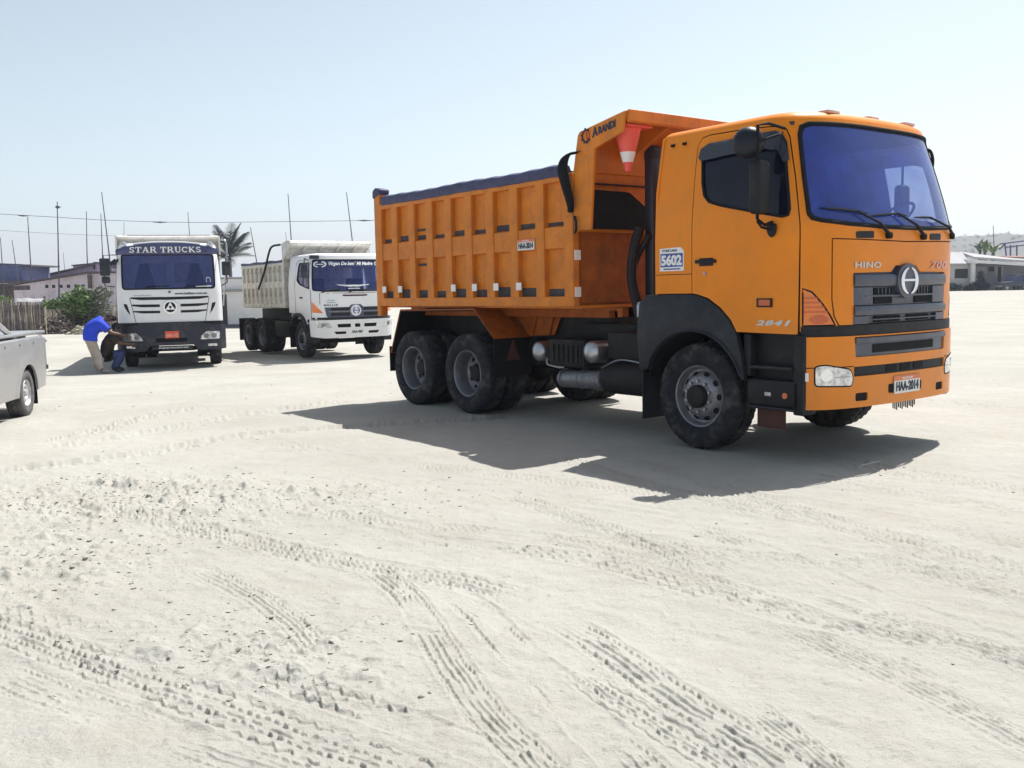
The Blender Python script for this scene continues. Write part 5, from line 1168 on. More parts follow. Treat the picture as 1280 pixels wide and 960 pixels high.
# ================================================================== ground sheet with tyre tracks
def vnoise(x, y, sc, seed):
    """smooth lattice noise, -1..1"""
    r = np.random.default_rng(seed); T = r.uniform(-1, 1, (256, 256)); x = x/sc+1000; y = y/sc+1000
    xi = np.floor(x).astype(int); yi = np.floor(y).astype(int); fx = x-xi; fy = y-yi; fx = fx*fx*(3-2*fx); fy = fy*fy*(3-2*fy)
    a = T[xi & 255, yi & 255]; b = T[(xi+1) & 255, yi & 255]; c = T[xi & 255, (yi+1) & 255]; d = T[(xi+1) & 255, (yi+1) & 255]
    return (a*(1-fx)+b*fx)*(1-fy)+(c*(1-fx)+d*fx)*fy
TRACKS = [  # points on the ground, width, kind of tread, depth, patchiness seed, how much of it is left
    ([(-.85, 5.45), (-.57, 4.88), (-.32, 4.07), (-.12, 3.46), (.04, 3.12), (.2, 2.7)], .17, 'ribs', .018, 3, -.35),
    ([(-.35, 4.95), (-.21, 4.69), (-.02, 4.13), (.14, 3.75), (.27, 3.35), (.40, 3.01), (.52, 2.6)], .20, 'ribs', .018, 4, -.35),
    ([(.2, 4.5), (.39, 4.12), (.51, 3.83), (.71, 3.36), (.88, 2.98), (1.05, 2.55)], .20, 'ribs', .019, 5, -.5),
    ([(.25, 3.9), (.33, 3.66), (.46, 3.44), (.59, 3.18), (.70, 2.98), (.85, 2.6)], .16, 'lugs', .017, 6, -.1),
    ([(.85, 3.55), (.92, 3.33), (.97, 3.16), (1.03, 2.92), (1.12, 2.6)], .13, 'ribs', .016, 7, .0),
    ([(-3.2, 4.95), (-2.55, 4.52), (-1.94, 4.09), (-1.42, 3.73), (-.91, 3.38), (-.40, 3.04), (.1, 2.7)], .24, 'lugs', .019, 8, -.35),
    ([(-2.3, 4.0), (-1.75, 3.62), (-1.2, 3.28), (-.7, 2.98), (-.2, 2.65)], .20, 'ribs', .010, 9, .2),
    ([(-1.15, 3.95), (-.85, 3.7), (-.45, 3.42), (-.1, 3.16), (.12, 2.9)], .17, 'zig', .022, 10, -.2),
    ([(-3.3, 7.1), (-2.54, 6.63), (-1.61, 5.97), (-.87, 5.48), (-.38, 5.17), (.02, 4.83)], .24, 'lugs', .017, 11, -.2),
    ([(-1.1, 6.3), (-.43, 5.95), (.27, 5.57), (.77, 5.09), (1.23, 4.51), (1.62, 4.21), (1.98, 3.98), (2.6, 3.6)], .20, 'zig', .015, 12, -.1),
    ([(1.15, 6.3), (1.41, 5.74), (1.61, 5.28), (1.77, 4.82), (1.92, 4.5), (2.2, 4.0)], .20, 'ribs', .013, 13, .15),
    ([(.6, 6.2), (.77, 5.79), (.92, 5.46), (1.01, 5.14)], .13, 'lugs', .016, 14, .0),
    ([(1.3, 8.4), (1.85, 7.3), (2.32, 6.51), (2.77, 6.02), (3.2, 5.3)], .25, 'ribs', .010, 15, .1),
    ([(1.0, 8.8), (1.46, 7.88), (2.0, 6.54), (2.39, 5.49), (2.71, 4.79), (3.1, 4.2)], .25, 'ribs', .010, 16, .1),
    ([(-.2, 7.6), (.32, 6.68), (.99, 5.59), (1.47, 4.80), (1.97, 4.09), (2.3, 3.6)], .22, 'ribs', .012, 17, .1),
    ([(-.3, 4.9), (-.02, 4.41), (.49, 3.65), (.70, 3.18), (.9, 2.7)], .16, 'ribs', .010, 18, .15),
    ([(2.2, 8.2), (2.9, 7.2), (3.6, 6.3), (4.6, 5.4)], .25, 'ribs', .010, 19, .2), ([(2.8, 8.4), (3.5, 7.5), (4.3, 6.6), (5.5, 5.6)], .25, 'ribs', .010, 20, .2),
    ([(-5.2, 8.4), (-4.76, 8.71), (-3.91, 9.37), (-3.09, 10.66), (-2.09, 11.15), (0, 12)], .35, 'smooth', .03, 21, -1),
    ([(-2.5, 14.08), (-3.59, 12.45), (-4.35, 11.14), (-4.97, 10.07)], .3, 'smooth', .022, 22, -1),
    ([(-5.1, 10.3), (-5.0, 11.4), (-4.8, 12.66), (-4.31, 13.41)], .28, 'lugs', .018, 23, -.1),
    ([(1.6, 7.2), (2.2, 6.1), (2.75, 5.2), (3.2, 4.5)], .22, 'lugs', .012, 31, -.05), ([(2.0, 5.6), (2.4, 4.9), (2.75, 4.2), (3.0, 3.6)], .18, 'ribs', .012, 32, .0),
    ([(.1, 6.1), (.55, 5.6), (1.05, 5.0), (1.5, 4.3), (1.8, 3.7)], .18, 'ribs', .012, 33, .05), ([(-1.6, 6.9), (-.9, 6.5), (-.1, 6.15), (.8, 5.75), (1.6, 5.4), (2.6, 5.0)], .2, 'lugs', .011, 34, .0),
    ([(1.2, 4.4), (1.45, 3.9), (1.65, 3.4), (1.8, 2.9)], .16, 'ribs', .011, 35, .05), ([(2.6, 9.2), (3.3, 8.0), (4.1, 6.9), (5.2, 5.9)], .24, 'lugs', .012, 36, .0), ([(.4, 9.0), (.9, 7.9), (1.5, 6.9), (2.0, 6.2)], .22, 'ribs', .012, 37, .05),
    ([(-2.6, 10.2), (-1.6, 9.2), (-.5, 8.4), (.6, 7.6), (1.5, 7.0)], .24, 'lugs', .010, 38, .1), ([(-1.9, 5.5), (-1.45, 5.0), (-1.1, 4.5), (-.85, 4.0)], .16, 'ribs', .011, 39, .1), ([(-3.6, 5.2), (-2.9, 4.85), (-2.2, 4.55), (-1.5, 4.3), (-.8, 4.0)], .2, 'zig', .010, 40, .1),
    ([(4.6, 9.8), (5.6, 8.2), (6.4, 6.9)], .28, 'ribs', .012, 24, 0), ([(5.4, 13), (7.0, 10.4), (8.2, 8.6)], .28, 'ribs', .012, 25, 0)]
def track_h(X, Y):
    H = np.zeros_like(X)
    for pts, w, kind, dep, seed, keep in TRACKS:
        P = np.array([tuple(p) for p in catmull([(a, b, 0) for a, b in pts], 6)])[:, :2]
        lo, hi = P.min(0)-w, P.max(0)+w
        idx = np.nonzero((X > lo[0]) & (X < hi[0]) & (Y > lo[1]) & (Y < hi[1]))[0]
        if not len(idx): continue
        x, y = X[idx], Y[idx]; bd = np.full(len(idx), 1e9); bs_ = np.zeros(len(idx)); bt = np.zeros(len(idx)); acc = 0
        for a, b in zip(P[:-1], P[1:]):
            d = b-a; L = np.hypot(*d); u = np.clip(((x-a[0])*d[0]+(y-a[1])*d[1])/L**2, 0, 1)
            ex, ey = x-a[0]-u*d[0], y-a[1]-u*d[1]; q = np.hypot(ex, ey); sg = np.sign(d[0]*(y-a[1])-d[1]*(x-a[0])); k = q < bd
            bd[k] = q[k]; bs_[k] = acc+u[k]*L; bt[k] = (sg*q)[k]; acc += L
        t = bt/w*2+.05*vnoise(x, y, .045, seed+80); s = bs_                      # t in -1..1 across the track
        ins = sstep(1.12-np.abs(t), 0, .14)
        patchy = sstep(vnoise(s, t*.15, 1.1, seed)+.55*vnoise(s, t*.3, .35, seed+50), keep-.35, keep-.15)*sstep(s, 0, .3)*sstep(acc-s, 0, .25)
        brk = vnoise(s, s*0+seed, .045, seed+70); wig = .02*vnoise(s, s*0, .12, seed+71)
        rr_ = np.hypot(x, y); hw = np.maximum(.00145*rr_/(w/2), .034); dep = dep*.82*np.clip(rr_/3.6, .9, 2.4)
        line = lambda c: np.clip(1.25-np.abs(t-c-wig)/hw, 0, 1)**.7
        dash = lambda c, per, duty, sl: np.clip(1.25-np.abs(t-c-wig)/(hw*1.1), 0, 1)**.7*(((s+sl*(t-c))/per % 1) < duty)
        dep = dep*(.8+.45*vnoise(x, y, .035, seed+81)); h = -.22*dep*ins
        if kind == 'ribs':
            for c in (-.24, .12): h += dep*.9*line(c)*(brk > -.62)*patchy
            h += dep*.75*line(.42)*(brk > .0)*patchy
            for c in (-.72, .78): h += dep*dash(c, .052, .58, .18*np.sign(c))*patchy
            h += dep*.5*dash(-.95, .052, .35, .3)*patchy*(brk > -.2)
        elif kind == 'lugs':
            for c in (-.34, .30): h += dep*dash(c, .050, .55, .1)*patchy
            h += dep*.8*line(-.05)*(brk > -.1)*patchy
            for c in (-.85, .85): h += dep*.9*np.clip(1.2-np.abs(t-c-.09*(2*np.abs(2*((s/.09) % 1)-1)-1))/hw, 0, 1)**.7*(brk > -.35)*patchy
        elif kind == 'zig':
            z = .17*(2*np.abs(2*((s/.085) % 1)-1)-1)
            for c in (-.6, .1, .75): h += dep*np.clip(1.25-np.abs(t-c-z)/(hw*1.15), 0, 1)**.7*(brk > -.3)*patchy
        else:
            h -= dep*.5*ins
        h += .3*dep*np.exp(-((np.abs(t)-1.15)/.18)**2)*(.6+.4*vnoise(s, t, .12, seed+9))
        H[idx] += h*sstep(acc-s, 0, .1)*sstep(s, 0, .2)
    return H
def gauss(X, Y, x, y, sx, sy): return np.exp(-((X-x)/sx)**2-((Y-y)/sy)**2)
def rough_mask(X, Y):
    return np.clip(gauss(X, Y, -2.5, 7.2, 1.5, .75)+.9*gauss(X, Y, -3.3, 7.6, 1.1, .7)+.8*gauss(X, Y, -2.9, 5.4, .6, .7)+.5*gauss(X, Y, -1.2, 4.2, .8, .5)+.35*gauss(X, Y, -3.9, 6.4, 1, 1)+.25*gauss(X, Y, -.7, 3.6, .6, .4), 0, 1)
def ground_h(X, Y, rr):
    fine = np.clip(6.5/np.maximum(rr, .1), .0, 1)
    h = gz(X, Y)
    near = 1-sstep(rr, 25, 80)
    h = h+near*(.016*vnoise(X, Y, 2.3, 31)+.010*vnoise(X, Y, .8, 32))
    h = h+fine*(.0045*vnoise(X, Y, .26, 33)+.0026*vnoise(X, Y, .10, 34)+.0018*vnoise(X, Y, .045, 35))
    # wind-drawn scuffs along the driving direction
    ca, sa = cos(R(-40)), sin(R(-40)); U = X*ca+Y*sa; V = -X*sa+Y*ca
    h = h+fine*.004*vnoise(U*.16, V, .07, 36)
    rm = rough_mask(X, Y); n1 = vnoise(X, Y, .085, 37)+.6*vnoise(X, Y, .04, 38)+.5*vnoise(X, Y, .2, 39)
    n2 = vnoise(X, Y, .05, 41)+.7*vnoise(X, Y, .025, 42)
    h = h+rm*(.05*np.maximum(0, n1-.35)+.022*np.maximum(0, n2-.3)+.022*vnoise(X, Y, .33, 40)+.02)
    h = h+.010*fine*np.maximum(0, vnoise(X, Y, .06, 43)+.6*vnoise(X, Y, .03, 44)-.75)
    h = h+track_h(X, Y)
    return h
def gh(x, y):
    a = ground_h(np.array([float(x)]), np.array([float(y)]), np.array([math.hypot(x, y)])); return float(a[0])
ang = np.concatenate([np.arange(-180, -48, 6.), np.arange(-48, -36, 1.), np.arange(-36, 36, .066), np.arange(36, 48, 1.), np.arange(48, 180, 6.)])
rad = [.25, .7, 1.2, 1.7, 2.1, 2.4, 2.55]
while rad[-1] < 16: rad.append(rad[-1]+max(.0055, .00054*rad[-1]**2))
while rad[-1] < 4200: rad.append(rad[-1]*1.035)
rad = np.array(rad); Ag, Rg = np.meshgrid(np.radians(ang), rad)
GX = (Rg*np.sin(Ag)).ravel(); GY = (Rg*np.cos(Ag)).ravel(); GH = ground_h(GX, GY, Rg.ravel())
na, nr = len(ang), len(rad)
i, j = np.meshgrid(np.arange(nr-1), np.arange(na), indexing='ij'); j2 = (j+1) % na
quads = np.stack([i*na+j, i*na+j2, (i+1)*na+j2, (i+1)*na+j], -1).reshape(-1, 4)[:, ::-1]
cen = len(GX); tri = np.stack([np.full(na, cen), np.arange(na), (np.arange(na)+1) % na], -1)[:, ::-1]
me = bpy.data.meshes.new('ground'); nv = cen+1; me.vertices.add(nv)
co = np.empty((nv, 3), np.float32); co[:-1] = np.stack([GX, GY, GH], -1); co[-1] = (0, 0, GH[:na].mean()); me.vertices.foreach_set('co', co.ravel())
lp = np.concatenate([quads.ravel(), tri.ravel()]).astype(np.int32); me.loops.add(len(lp)); me.loops.foreach_set('vertex_index', lp)
nf = len(quads)+len(tri); me.polygons.add(nf); ls = np.concatenate([np.arange(len(quads))*4, len(quads)*4+np.arange(len(tri))*3]).astype(np.int32); me.polygons.foreach_set('loop_start', ls)
me.polygons.foreach_set('use_smooth', np.ones(nf, bool)); me.update(calc_edges=True); me.validate()
def sand_mat():
    m = bpy.data.materials.new('sandy_dirt'); m.use_nodes = True; n = m.node_tree.nodes; l = m.node_tree.links; b = n['Principled BSDF']
    tc = n.new('ShaderNodeTexCoord')
    def noise(sc, det=6, ro=.6):
        q = n.new('ShaderNodeTexNoise'); q.inputs['Scale'].default_value = sc; q.inputs['Detail'].default_value = det; q.inputs['Roughness'].default_value = ro; l.new(tc.outputs['Object'], q.inputs['Vector']); return q.outputs[0]
    def rng_(src, a, b_, c=0, d=1):
        q = n.new('ShaderNodeMapRange'); q.inputs[1].default_value = a; q.inputs[2].default_value = b_; q.inputs[3].default_value = c; q.inputs[4].default_value = d; l.new(src, q.inputs[0]); return q.outputs[0]
    def mix(f, A_, B_):
        q = n.new('ShaderNodeMix'); q.data_type = 'RGBA'; l.new(f, q.inputs[0])
        for k, s in ((6, A_), (7, B_)):
            if isinstance(s, tuple): q.inputs[k].default_value = (*s, 1)
            else: l.new(s, q.inputs[k])
        return q.outputs[2]
    c = mix(rng_(noise(.35, 8, .65), .35, .65), (.374, .362, .330), (.442, .430, .394))
    c = mix(rng_(noise(1.1, 8, .7), .50, .70, 0, .45), c, (.35, .315, .265))
    c = mix(rng_(noise(.5, 5, .6), .52, .68, 0, .4), c, (.39, .36, .31))
    c = mix(rng_(noise(9, 6, .7), .55, .75, 0, .45), c, (.29, .265, .225))
    c = mix(rng_(noise(60, 4, .6), .60, .72, 0, .35), c, (.15, .14, .125))
    c = mix(rng_(noise(140, 3, .6), .62, .70, 0, .5), c, (.13, .12, .105))
    l.new(c, b.inputs['Base Color']); b.inputs['Roughness'].default_value = .95; b.inputs['Specular IOR Level'].default_value = .15
    bp = n.new('ShaderNodeBump'); bp.inputs['Strength'].default_value = .8; bp.inputs['Distance'].default_value = .015; l.new(noise(45, 8, .75), bp.inputs['Height'])
    bp2 = n.new('ShaderNodeBump'); bp2.inputs['Strength'].default_value = .4; bp2.inputs['Distance'].default_value = .05; l.new(noise(5, 6, .6), bp2.inputs['Height']); l.new(bp.outputs[0], bp2.inputs['Normal'])
    l.new(bp2.outputs[0], b.inputs['Normal']); return m
SAND = sand_mat(); me.materials.append(SAND)
go = link('ground', me); tag(go, kind='structure')
# clods and small stones
CLOD = mat('dirt_clod', (.36, .345, .31), .95, var=.3, scale=12, bump=.4)
def lump(rs, n=2):
    bm = bmesh.new(); bmesh.ops.create_icosphere(bm, subdivisions=n, radius=1); s = rs.uniform(-1, 1, 3)*9
    for v in bm.verts:
        k = 1+.28*sin(v.co.x*3+s[0])*cos(v.co.y*3.3+s[1])+.2*sin(v.co.z*5+s[2]+v.co.x*2); v.co *= k
    bm.verts.index_update(); V = np.array([tuple(v.co) for v in bm.verts]); F = [tuple(v.index for v in f.verts) for f in bm.faces]; bm.free(); return V, F
LUMPS = [lump(rng, 1) for _ in range(6)]
cl = MB(); n_c = 0; spots = []
while n_c < 2600:
    if n_c < 1900:
        c = [(-2.5, 7.2, 1.5, .7), (-3.3, 7.6, 1.0, .6), (-2.9, 5.4, .6, .6), (-1.2, 4.2, .7, .45), (-2.0, 6.0, 1.2, 1.0)][rng.choice(5, p=[.38, .22, .16, .12, .12])]; x = rng.normal(c[0], c[2]*.7); y = rng.normal(c[1], c[3]*.7)
    else:
        x = rng.uniform(-7, 8); y = rng.uniform(2.6, 22)
    if y < 2.6: continue
    spots.append((x, y)); n_c += 1
SX = np.array([s[0] for s in spots]); SY = np.array([s[1] for s in spots]); SH = ground_h(SX, SY, np.hypot(SX, SY))
for x, y, h in zip(SX, SY, SH):
    V, F = LUMPS[rng.integers(6)]; s = .004+.011*rng.random()**4+(.007 if rng.random() < .01 else 0)
    a = rng.uniform(0, 2*pi); ca, sa = cos(a), sin(a); q = V*s*np.array([1.3, .9, .75]); cl.add(np.stack([x+q[:, 0]*ca-q[:, 1]*sa, y+q[:, 0]*sa+q[:, 1]*ca, h+s*.05+q[:, 2]], -1), F)
tag(cl.build('dirt_clods', CLOD, None, 60), kind='stuff')
# ================================================================== two people at the front wheel of the white truck
SKIN = mat('brown_skin', (.11, .058, .040), .55, var=.1)
def skin(name, V, E, Rr, m, parent=None, sub=2, root=0):
    me = bpy.data.meshes.new(name); me.from_pydata([Vector(v) for v in V], E, []); o = link(name, me)
    md = o.modifiers.new('s', 'SKIN'); md.use_smooth_shade = True; md.branch_smoothing = .4
    for i, r in enumerate(Rr):
        d = me.skin_vertices[0].data[i]; d.radius = (r, r) if not isinstance(r, tuple) else r; d.use_root = (i == root)
    s = o.modifiers.new('b', 'SUBSURF'); s.levels = s.render_levels = sub
    dg = bpy.context.evaluated_depsgraph_get(); m2 = bpy.data.meshes.new_from_object(o.evaluated_get(dg)); bpy.data.objects.remove(o)
    m2.name = name; m2.materials.clear(); m2.materials.append(m); m2.polygons.foreach_set('use_smooth', [True]*len(m2.polygons))
    return link(name, m2, parent)
def person(root, J, shirt, trousers, hair, shoe, belly=1.):
    """J: joints by name in the person's own frame (x towards the right of the picture, y away, z up)"""
    nm = ['pelvis', 'waist', 'chest', 'neck', 'chin', 'head', 'sL', 'eL', 'wL', 'sR', 'eR', 'wR', 'hL', 'kL', 'aL', 'tL', 'hR', 'kR', 'aR', 'tR']
    rad = [.150*belly, .148*belly, .158, .058, .075, .092, .066, .046, .032, .066, .046, .032, .112, .070, .050, .036, .112, .070, .050, .036]
    E = [(0, 1), (1, 2), (2, 3), (3, 4), (4, 5), (2, 6), (6, 7), (7, 8), (2, 9), (9, 10), (10, 11), (0, 12), (12, 13), (13, 14), (14, 15), (0, 16), (16, 17), (17, 18), (18, 19)]
    V = [J[k] for k in nm]; V2 = list(V); R2 = list(rad); E2 = list(E)
    for w, e in (('wL', 'eL'), ('wR', 'eR')):
        wv = Vector(J[w]); d = (wv-Vector(J[e])).normalized(); iw = nm.index(w); palm = wv+d*.055; V2.append(tuple(palm)); R2.append(.032); ip = len(V2)-1; E2.append((iw, ip))
        sdir = d.cross(Vector((0, 1, .2))).normalized(); dn = d.cross(sdir)
        for k, (off, ln) in enumerate(((-.030, .07), (-.010, .08), (.010, .075), (.030, .06))):
            b = palm+d*.035+sdir*off; V2.append(tuple(b)); R2.append(.010); V2.append(tuple(b+d*ln*.55+dn*.01)); R2.append(.009); V2.append(tuple(b+d*ln*.8+dn*.045)); R2.append(.008); n = len(V2); E2 += [(ip, n-3), (n-3, n-2), (n-2, n-1)]
        b = palm-d*.01+sdir*-.045; V2.append(tuple(b)); R2.append(.011); V2.append(tuple(b+d*.04-sdir*.012)); R2.append(.009); n = len(V2); E2 += [(ip, n-2), (n-2, n-1)]
    body = skin('body', V2, E2, R2, SKIN, root, 2)
    hd = Vector(J['head']); up = (hd-Vector(J['neck'])).normalized(); f = Vector(J['face']).normalized()
    mb = MB(); sd = up.cross(f).normalized()
    def ellip(c, a, b_, cc, A_, B_, C_, n=12, m=8, lo=0.):
        V = []; F = []
        for i in range(m+1):
            ph = lo+(pi-lo)*i/m if lo else pi*i/m
            for k in range(n):
                t = 2*pi*k/n; V.append(c+A_*a*sin(ph)*cos(t)+B_*b_*sin(ph)*sin(t)+C_*cc*cos(ph))
        for i in range(m):
            for k in range(n): F.append((i*n+k, i*n+(k+1) % n, (i+1)*n+(k+1) % n, (i+1)*n+k))
        return V, F
    mb.add(*ellip(hd+up*.022-f*.018, .100, .092, .098, f, sd, up)); 
    mb.build('hair', hair, body, 60)
    def feat(nm, m, *q): MB().add(*ellip(*q, f, sd, up, 8, 6)).build(nm, m, body, 60)
    feat('nose', SKIN, hd+f*.092-up*.015, .018, .014, .022)
    for s in (-1, 1):
        feat('ear', SKIN, hd+sd*s*.092-up*.01, .02, .010, .028); feat('eye', INK, hd+f*.083+sd*s*.034+up*.012, .010, .014, .009)
    feat('mouth', mat('lips', (.10, .045, .035), .5), hd+f*.080-up*.052, .010, .024, .006)
    # clothing: the body's own surface, let out by the cloth's thickness
    def seg(a, b): return (np.array(J[a], float), np.array(J[b], float))
    BONES = [('pelvis', 'waist'), ('waist', 'chest'), ('chest', 'neck'), ('neck', 'chin'), ('chin', 'head'), ('chest', 'sL'), ('sL', 'eL'), ('eL', 'wL'), ('chest', 'sR'), ('sR', 'eR'), ('eR', 'wR'),
             ('pelvis', 'hL'), ('hL', 'kL'), ('kL', 'aL'), ('aL', 'tL'), ('pelvis', 'hR'), ('hR', 'kR'), ('kR', 'aR'), ('aR', 'tR')]
    P = np.array([tuple(v.co) for v in body.data.vertices]); N = np.array([tuple(v.normal) for v in body.data.vertices]); best = np.full(len(P), 1e9); bi = np.zeros(len(P), int); bt = np.zeros(len(P))
    for k, (q0, q1) in enumerate(BONES):
        A_, B_ = seg(q0, q1); d = B_-A_; t = np.clip(((P-A_) @ d)/(d @ d), 0, 1); dist = np.linalg.norm(P-A_-t[:, None]*d, axis=1)-.8*(rad[nm.index(q0)]*(1-t)+rad[nm.index(q1)]*t); m_ = dist < best; best[m_] = dist[m_]; bi[m_] = k; bt[m_] = t[m_]
    nmB = ['-'.join(q) for q in BONES]
    def cloth(name, rules, off, m, hem=None):
        keep = np.zeros(len(P), bool)
        for k, q in enumerate(nmB):
            if q in rules: lo, hi = rules[q]; keep |= (bi == k) & (bt >= lo) & (bt <= hi)
        F = [tuple(f.vertices) for f in body.data.polygons if all(keep[i] for i in f.vertices)]; used = sorted({i for f in F for i in f}); mp = {i: k for k, i in enumerate(used)}
        wob = np.array([vnoise(P[used, 0]*1+P[used, 1], P[used, 2], .07, 55)]).T*.006
        V = P[used]+N[used]*(off+wob); o = MB().add(V, [tuple(mp[i] for i in f) for f in F]).build(name, m, body, 80)
        if hem is not None:
            bm = bmesh.new(); bm.from_mesh(o.data); bmesh.ops.bisect_plane(bm, geom=bm.verts[:]+bm.edges[:]+bm.faces[:], plane_co=hem[0], plane_no=hem[1], clear_inner=True); bm.to_mesh(o.data); bm.free()
        sd_ = o.modifiers.new('cloth', 'SOLIDIFY'); sd_.thickness = .012; sd_.offset = -1
    cloth('trousers', {'pelvis-waist': (0, .75), 'pelvis-hL': (0, 1), 'pelvis-hR': (0, 1), 'hL-kL': (0, 1), 'hR-kR': (0, 1), 'kL-aL': (0, 1), 'kR-aR': (0, 1), 'aL-tL': (0, .12), 'aR-tR': (0, .12)}, .024, trousers)
    pw = Vector(J['waist'])-Vector(J['pelvis']); pw.normalize()
    cloth('shirt', {'pelvis-hL': (0, 1), 'pelvis-hR': (0, 1), 'hL-kL': (0, .5), 'hR-kR': (0, .5), 'pelvis-waist': (.0, 1), 'waist-chest': (0, 1), 'chest-neck': (0, .62), 'chest-sL': (0, 1), 'chest-sR': (0, 1), 'sL-eL': (0, .72), 'sR-eR': (0, .72)}, .042, shirt, (Vector(J['pelvis'])-pw*.05, pw))
    for s in 'LR':
        a, t = Vector(J['a'+s]), Vector(J['t'+s]); skin('shoe', [tuple(a+Vector((0, 0, -.01))), tuple(a*.5+t*.5), tuple(t+(t-a)*.25)], [(0, 1), (1, 2)], [.055, .052, .042], shoe, body, 2)
    return body
# the bending man: feet at (-9.87, 22.6)
gz0 = -.19
BLUE = mat('royal_blue_cloth', (.018, .06, .62), .8, var=.2, scale=7, bump=.8, bscale=9); KHAKI = mat('khaki_cloth', (.42, .36, .31), .85, var=.2, scale=7, bump=.8, bscale=9)
BROWN = mat('dark_brown_cloth', (.036, .026, .022), .85, var=.15, bump=.6, bscale=10); DENIM = mat('denim_cloth', (.035, .055, .16), .85, var=.2, scale=10); HAIR = mat('black_hair', (.010, .010, .012), .6)
SHOE = mat('pale_shoe', (.30, .27, .25), .7); SHOE2 = mat('dark_shoe', (.03, .03, .035), .6)
pm = empty('person', (-9.72, 22.45, gz0), R(20))
tag(pm, 'man in blue shirt and khaki trousers bending over beside the white truck', 'person')
J = dict(pelvis=(-.21, .0, .83), waist=(-.19, 0, 1.03), chest=(-.01, 0, 1.20), neck=(.19, .02, 1.28), chin=(.25, .03, 1.27), head=(.305, .04, 1.285), face=(.7, 0, -.75),
         sL=(.09, .19, 1.19), eL=(.24, .24, .96), wL=(.44, .20, .88), sR=(.10, -.19, 1.16), eR=(.29, -.23, .95), wR=(.50, -.16, .90),
         hL=(-.18, .10, .79), kL=(-.10, .13, .43), aL=(-.06, .14, .09), tL=(.08, .15, .035), hR=(-.17, -.10, .79), kR=(-.03, -.12, .43), aR=(.02, -.14, .09), tR=(.17, -.15, .035))
person(pm, J, BLUE, KHAKI, HAIR, SHOE, 1.18)
ps = empty('person', (-9.56, 22.80, gz0), R(10))
tag(ps, 'person in dark brown top and blue jeans squatting by the truck wheel', 'person')
J = dict(pelvis=(-.14, .0, .40), waist=(-.13, 0, .58), chest=(-.02, 0, .80), neck=(.07, .0, .95), chin=(.11, .0, .99), head=(.13, .0, 1.06), face=(.9, 0, -.35),
         sL=(.02, .18, .84), eL=(.20, .22, .66), wL=(.40, .16, .62), sR=(.03, -.18, .83), eR=(.24, -.20, .68), wR=(.44, -.10, .66),
         hL=(-.10, .11, .36), kL=(.22, .17, .46), aL=(.04, .17, .09), tL=(.18, .19, .035), hR=(-.10, -.11, .36), kR=(.24, -.16, .45), aR=(.05, -.16, .09), tR=(.19, -.18, .035))
person(ps, J, BROWN, DENIM, HAIR, SHOE2)
# ================================================================== left background: houses, cane fences, shrubs, poles
def P3(px, py, Y): return at(px, py, Y)
ZL = -.2
LAV = mat('pale_pink_plaster', (.76, .66, .72), .85, var=.10, scale=1.5, dirt=(.42, .34, .33), dirt_amt=.5, dscale=1.2)
LAV2 = mat('mauve_boards', (.30, .25, .36), .85, var=.2, scale=3); BLUEW = mat('blue_grey_boards', (.15, .17, .32), .8, var=.2, scale=3)
ROOF_D = mat('weathered_roof', (.12, .10, .12), .8, var=.3, scale=2); ROOF_L = mat('pale_roof_sheet', (.40, .39, .40), .6, var=.15, scale=2); WHITEW = mat('whitewashed_wall', (.82, .80, .80), .85, var=.06, scale=1, dirt=(.5, .45, .4), dirt_amt=.35, dscale=1)
DARKO = mat('dark_opening', (.018, .018, .026), .7); WOOD = mat('grey_brown_wood', (.16, .12, .10), .85, var=.35, scale=6); CANE = mat('dry_cane', (.52, .45, .34), .85, var=.4, scale=3); CANE_D = mat('dark_cane', (.20, .165, .17), .85, var=.4, scale=3)
POLE = mat('bamboo_pole', (.10, .10, .14), .7, var=.3, scale=2)
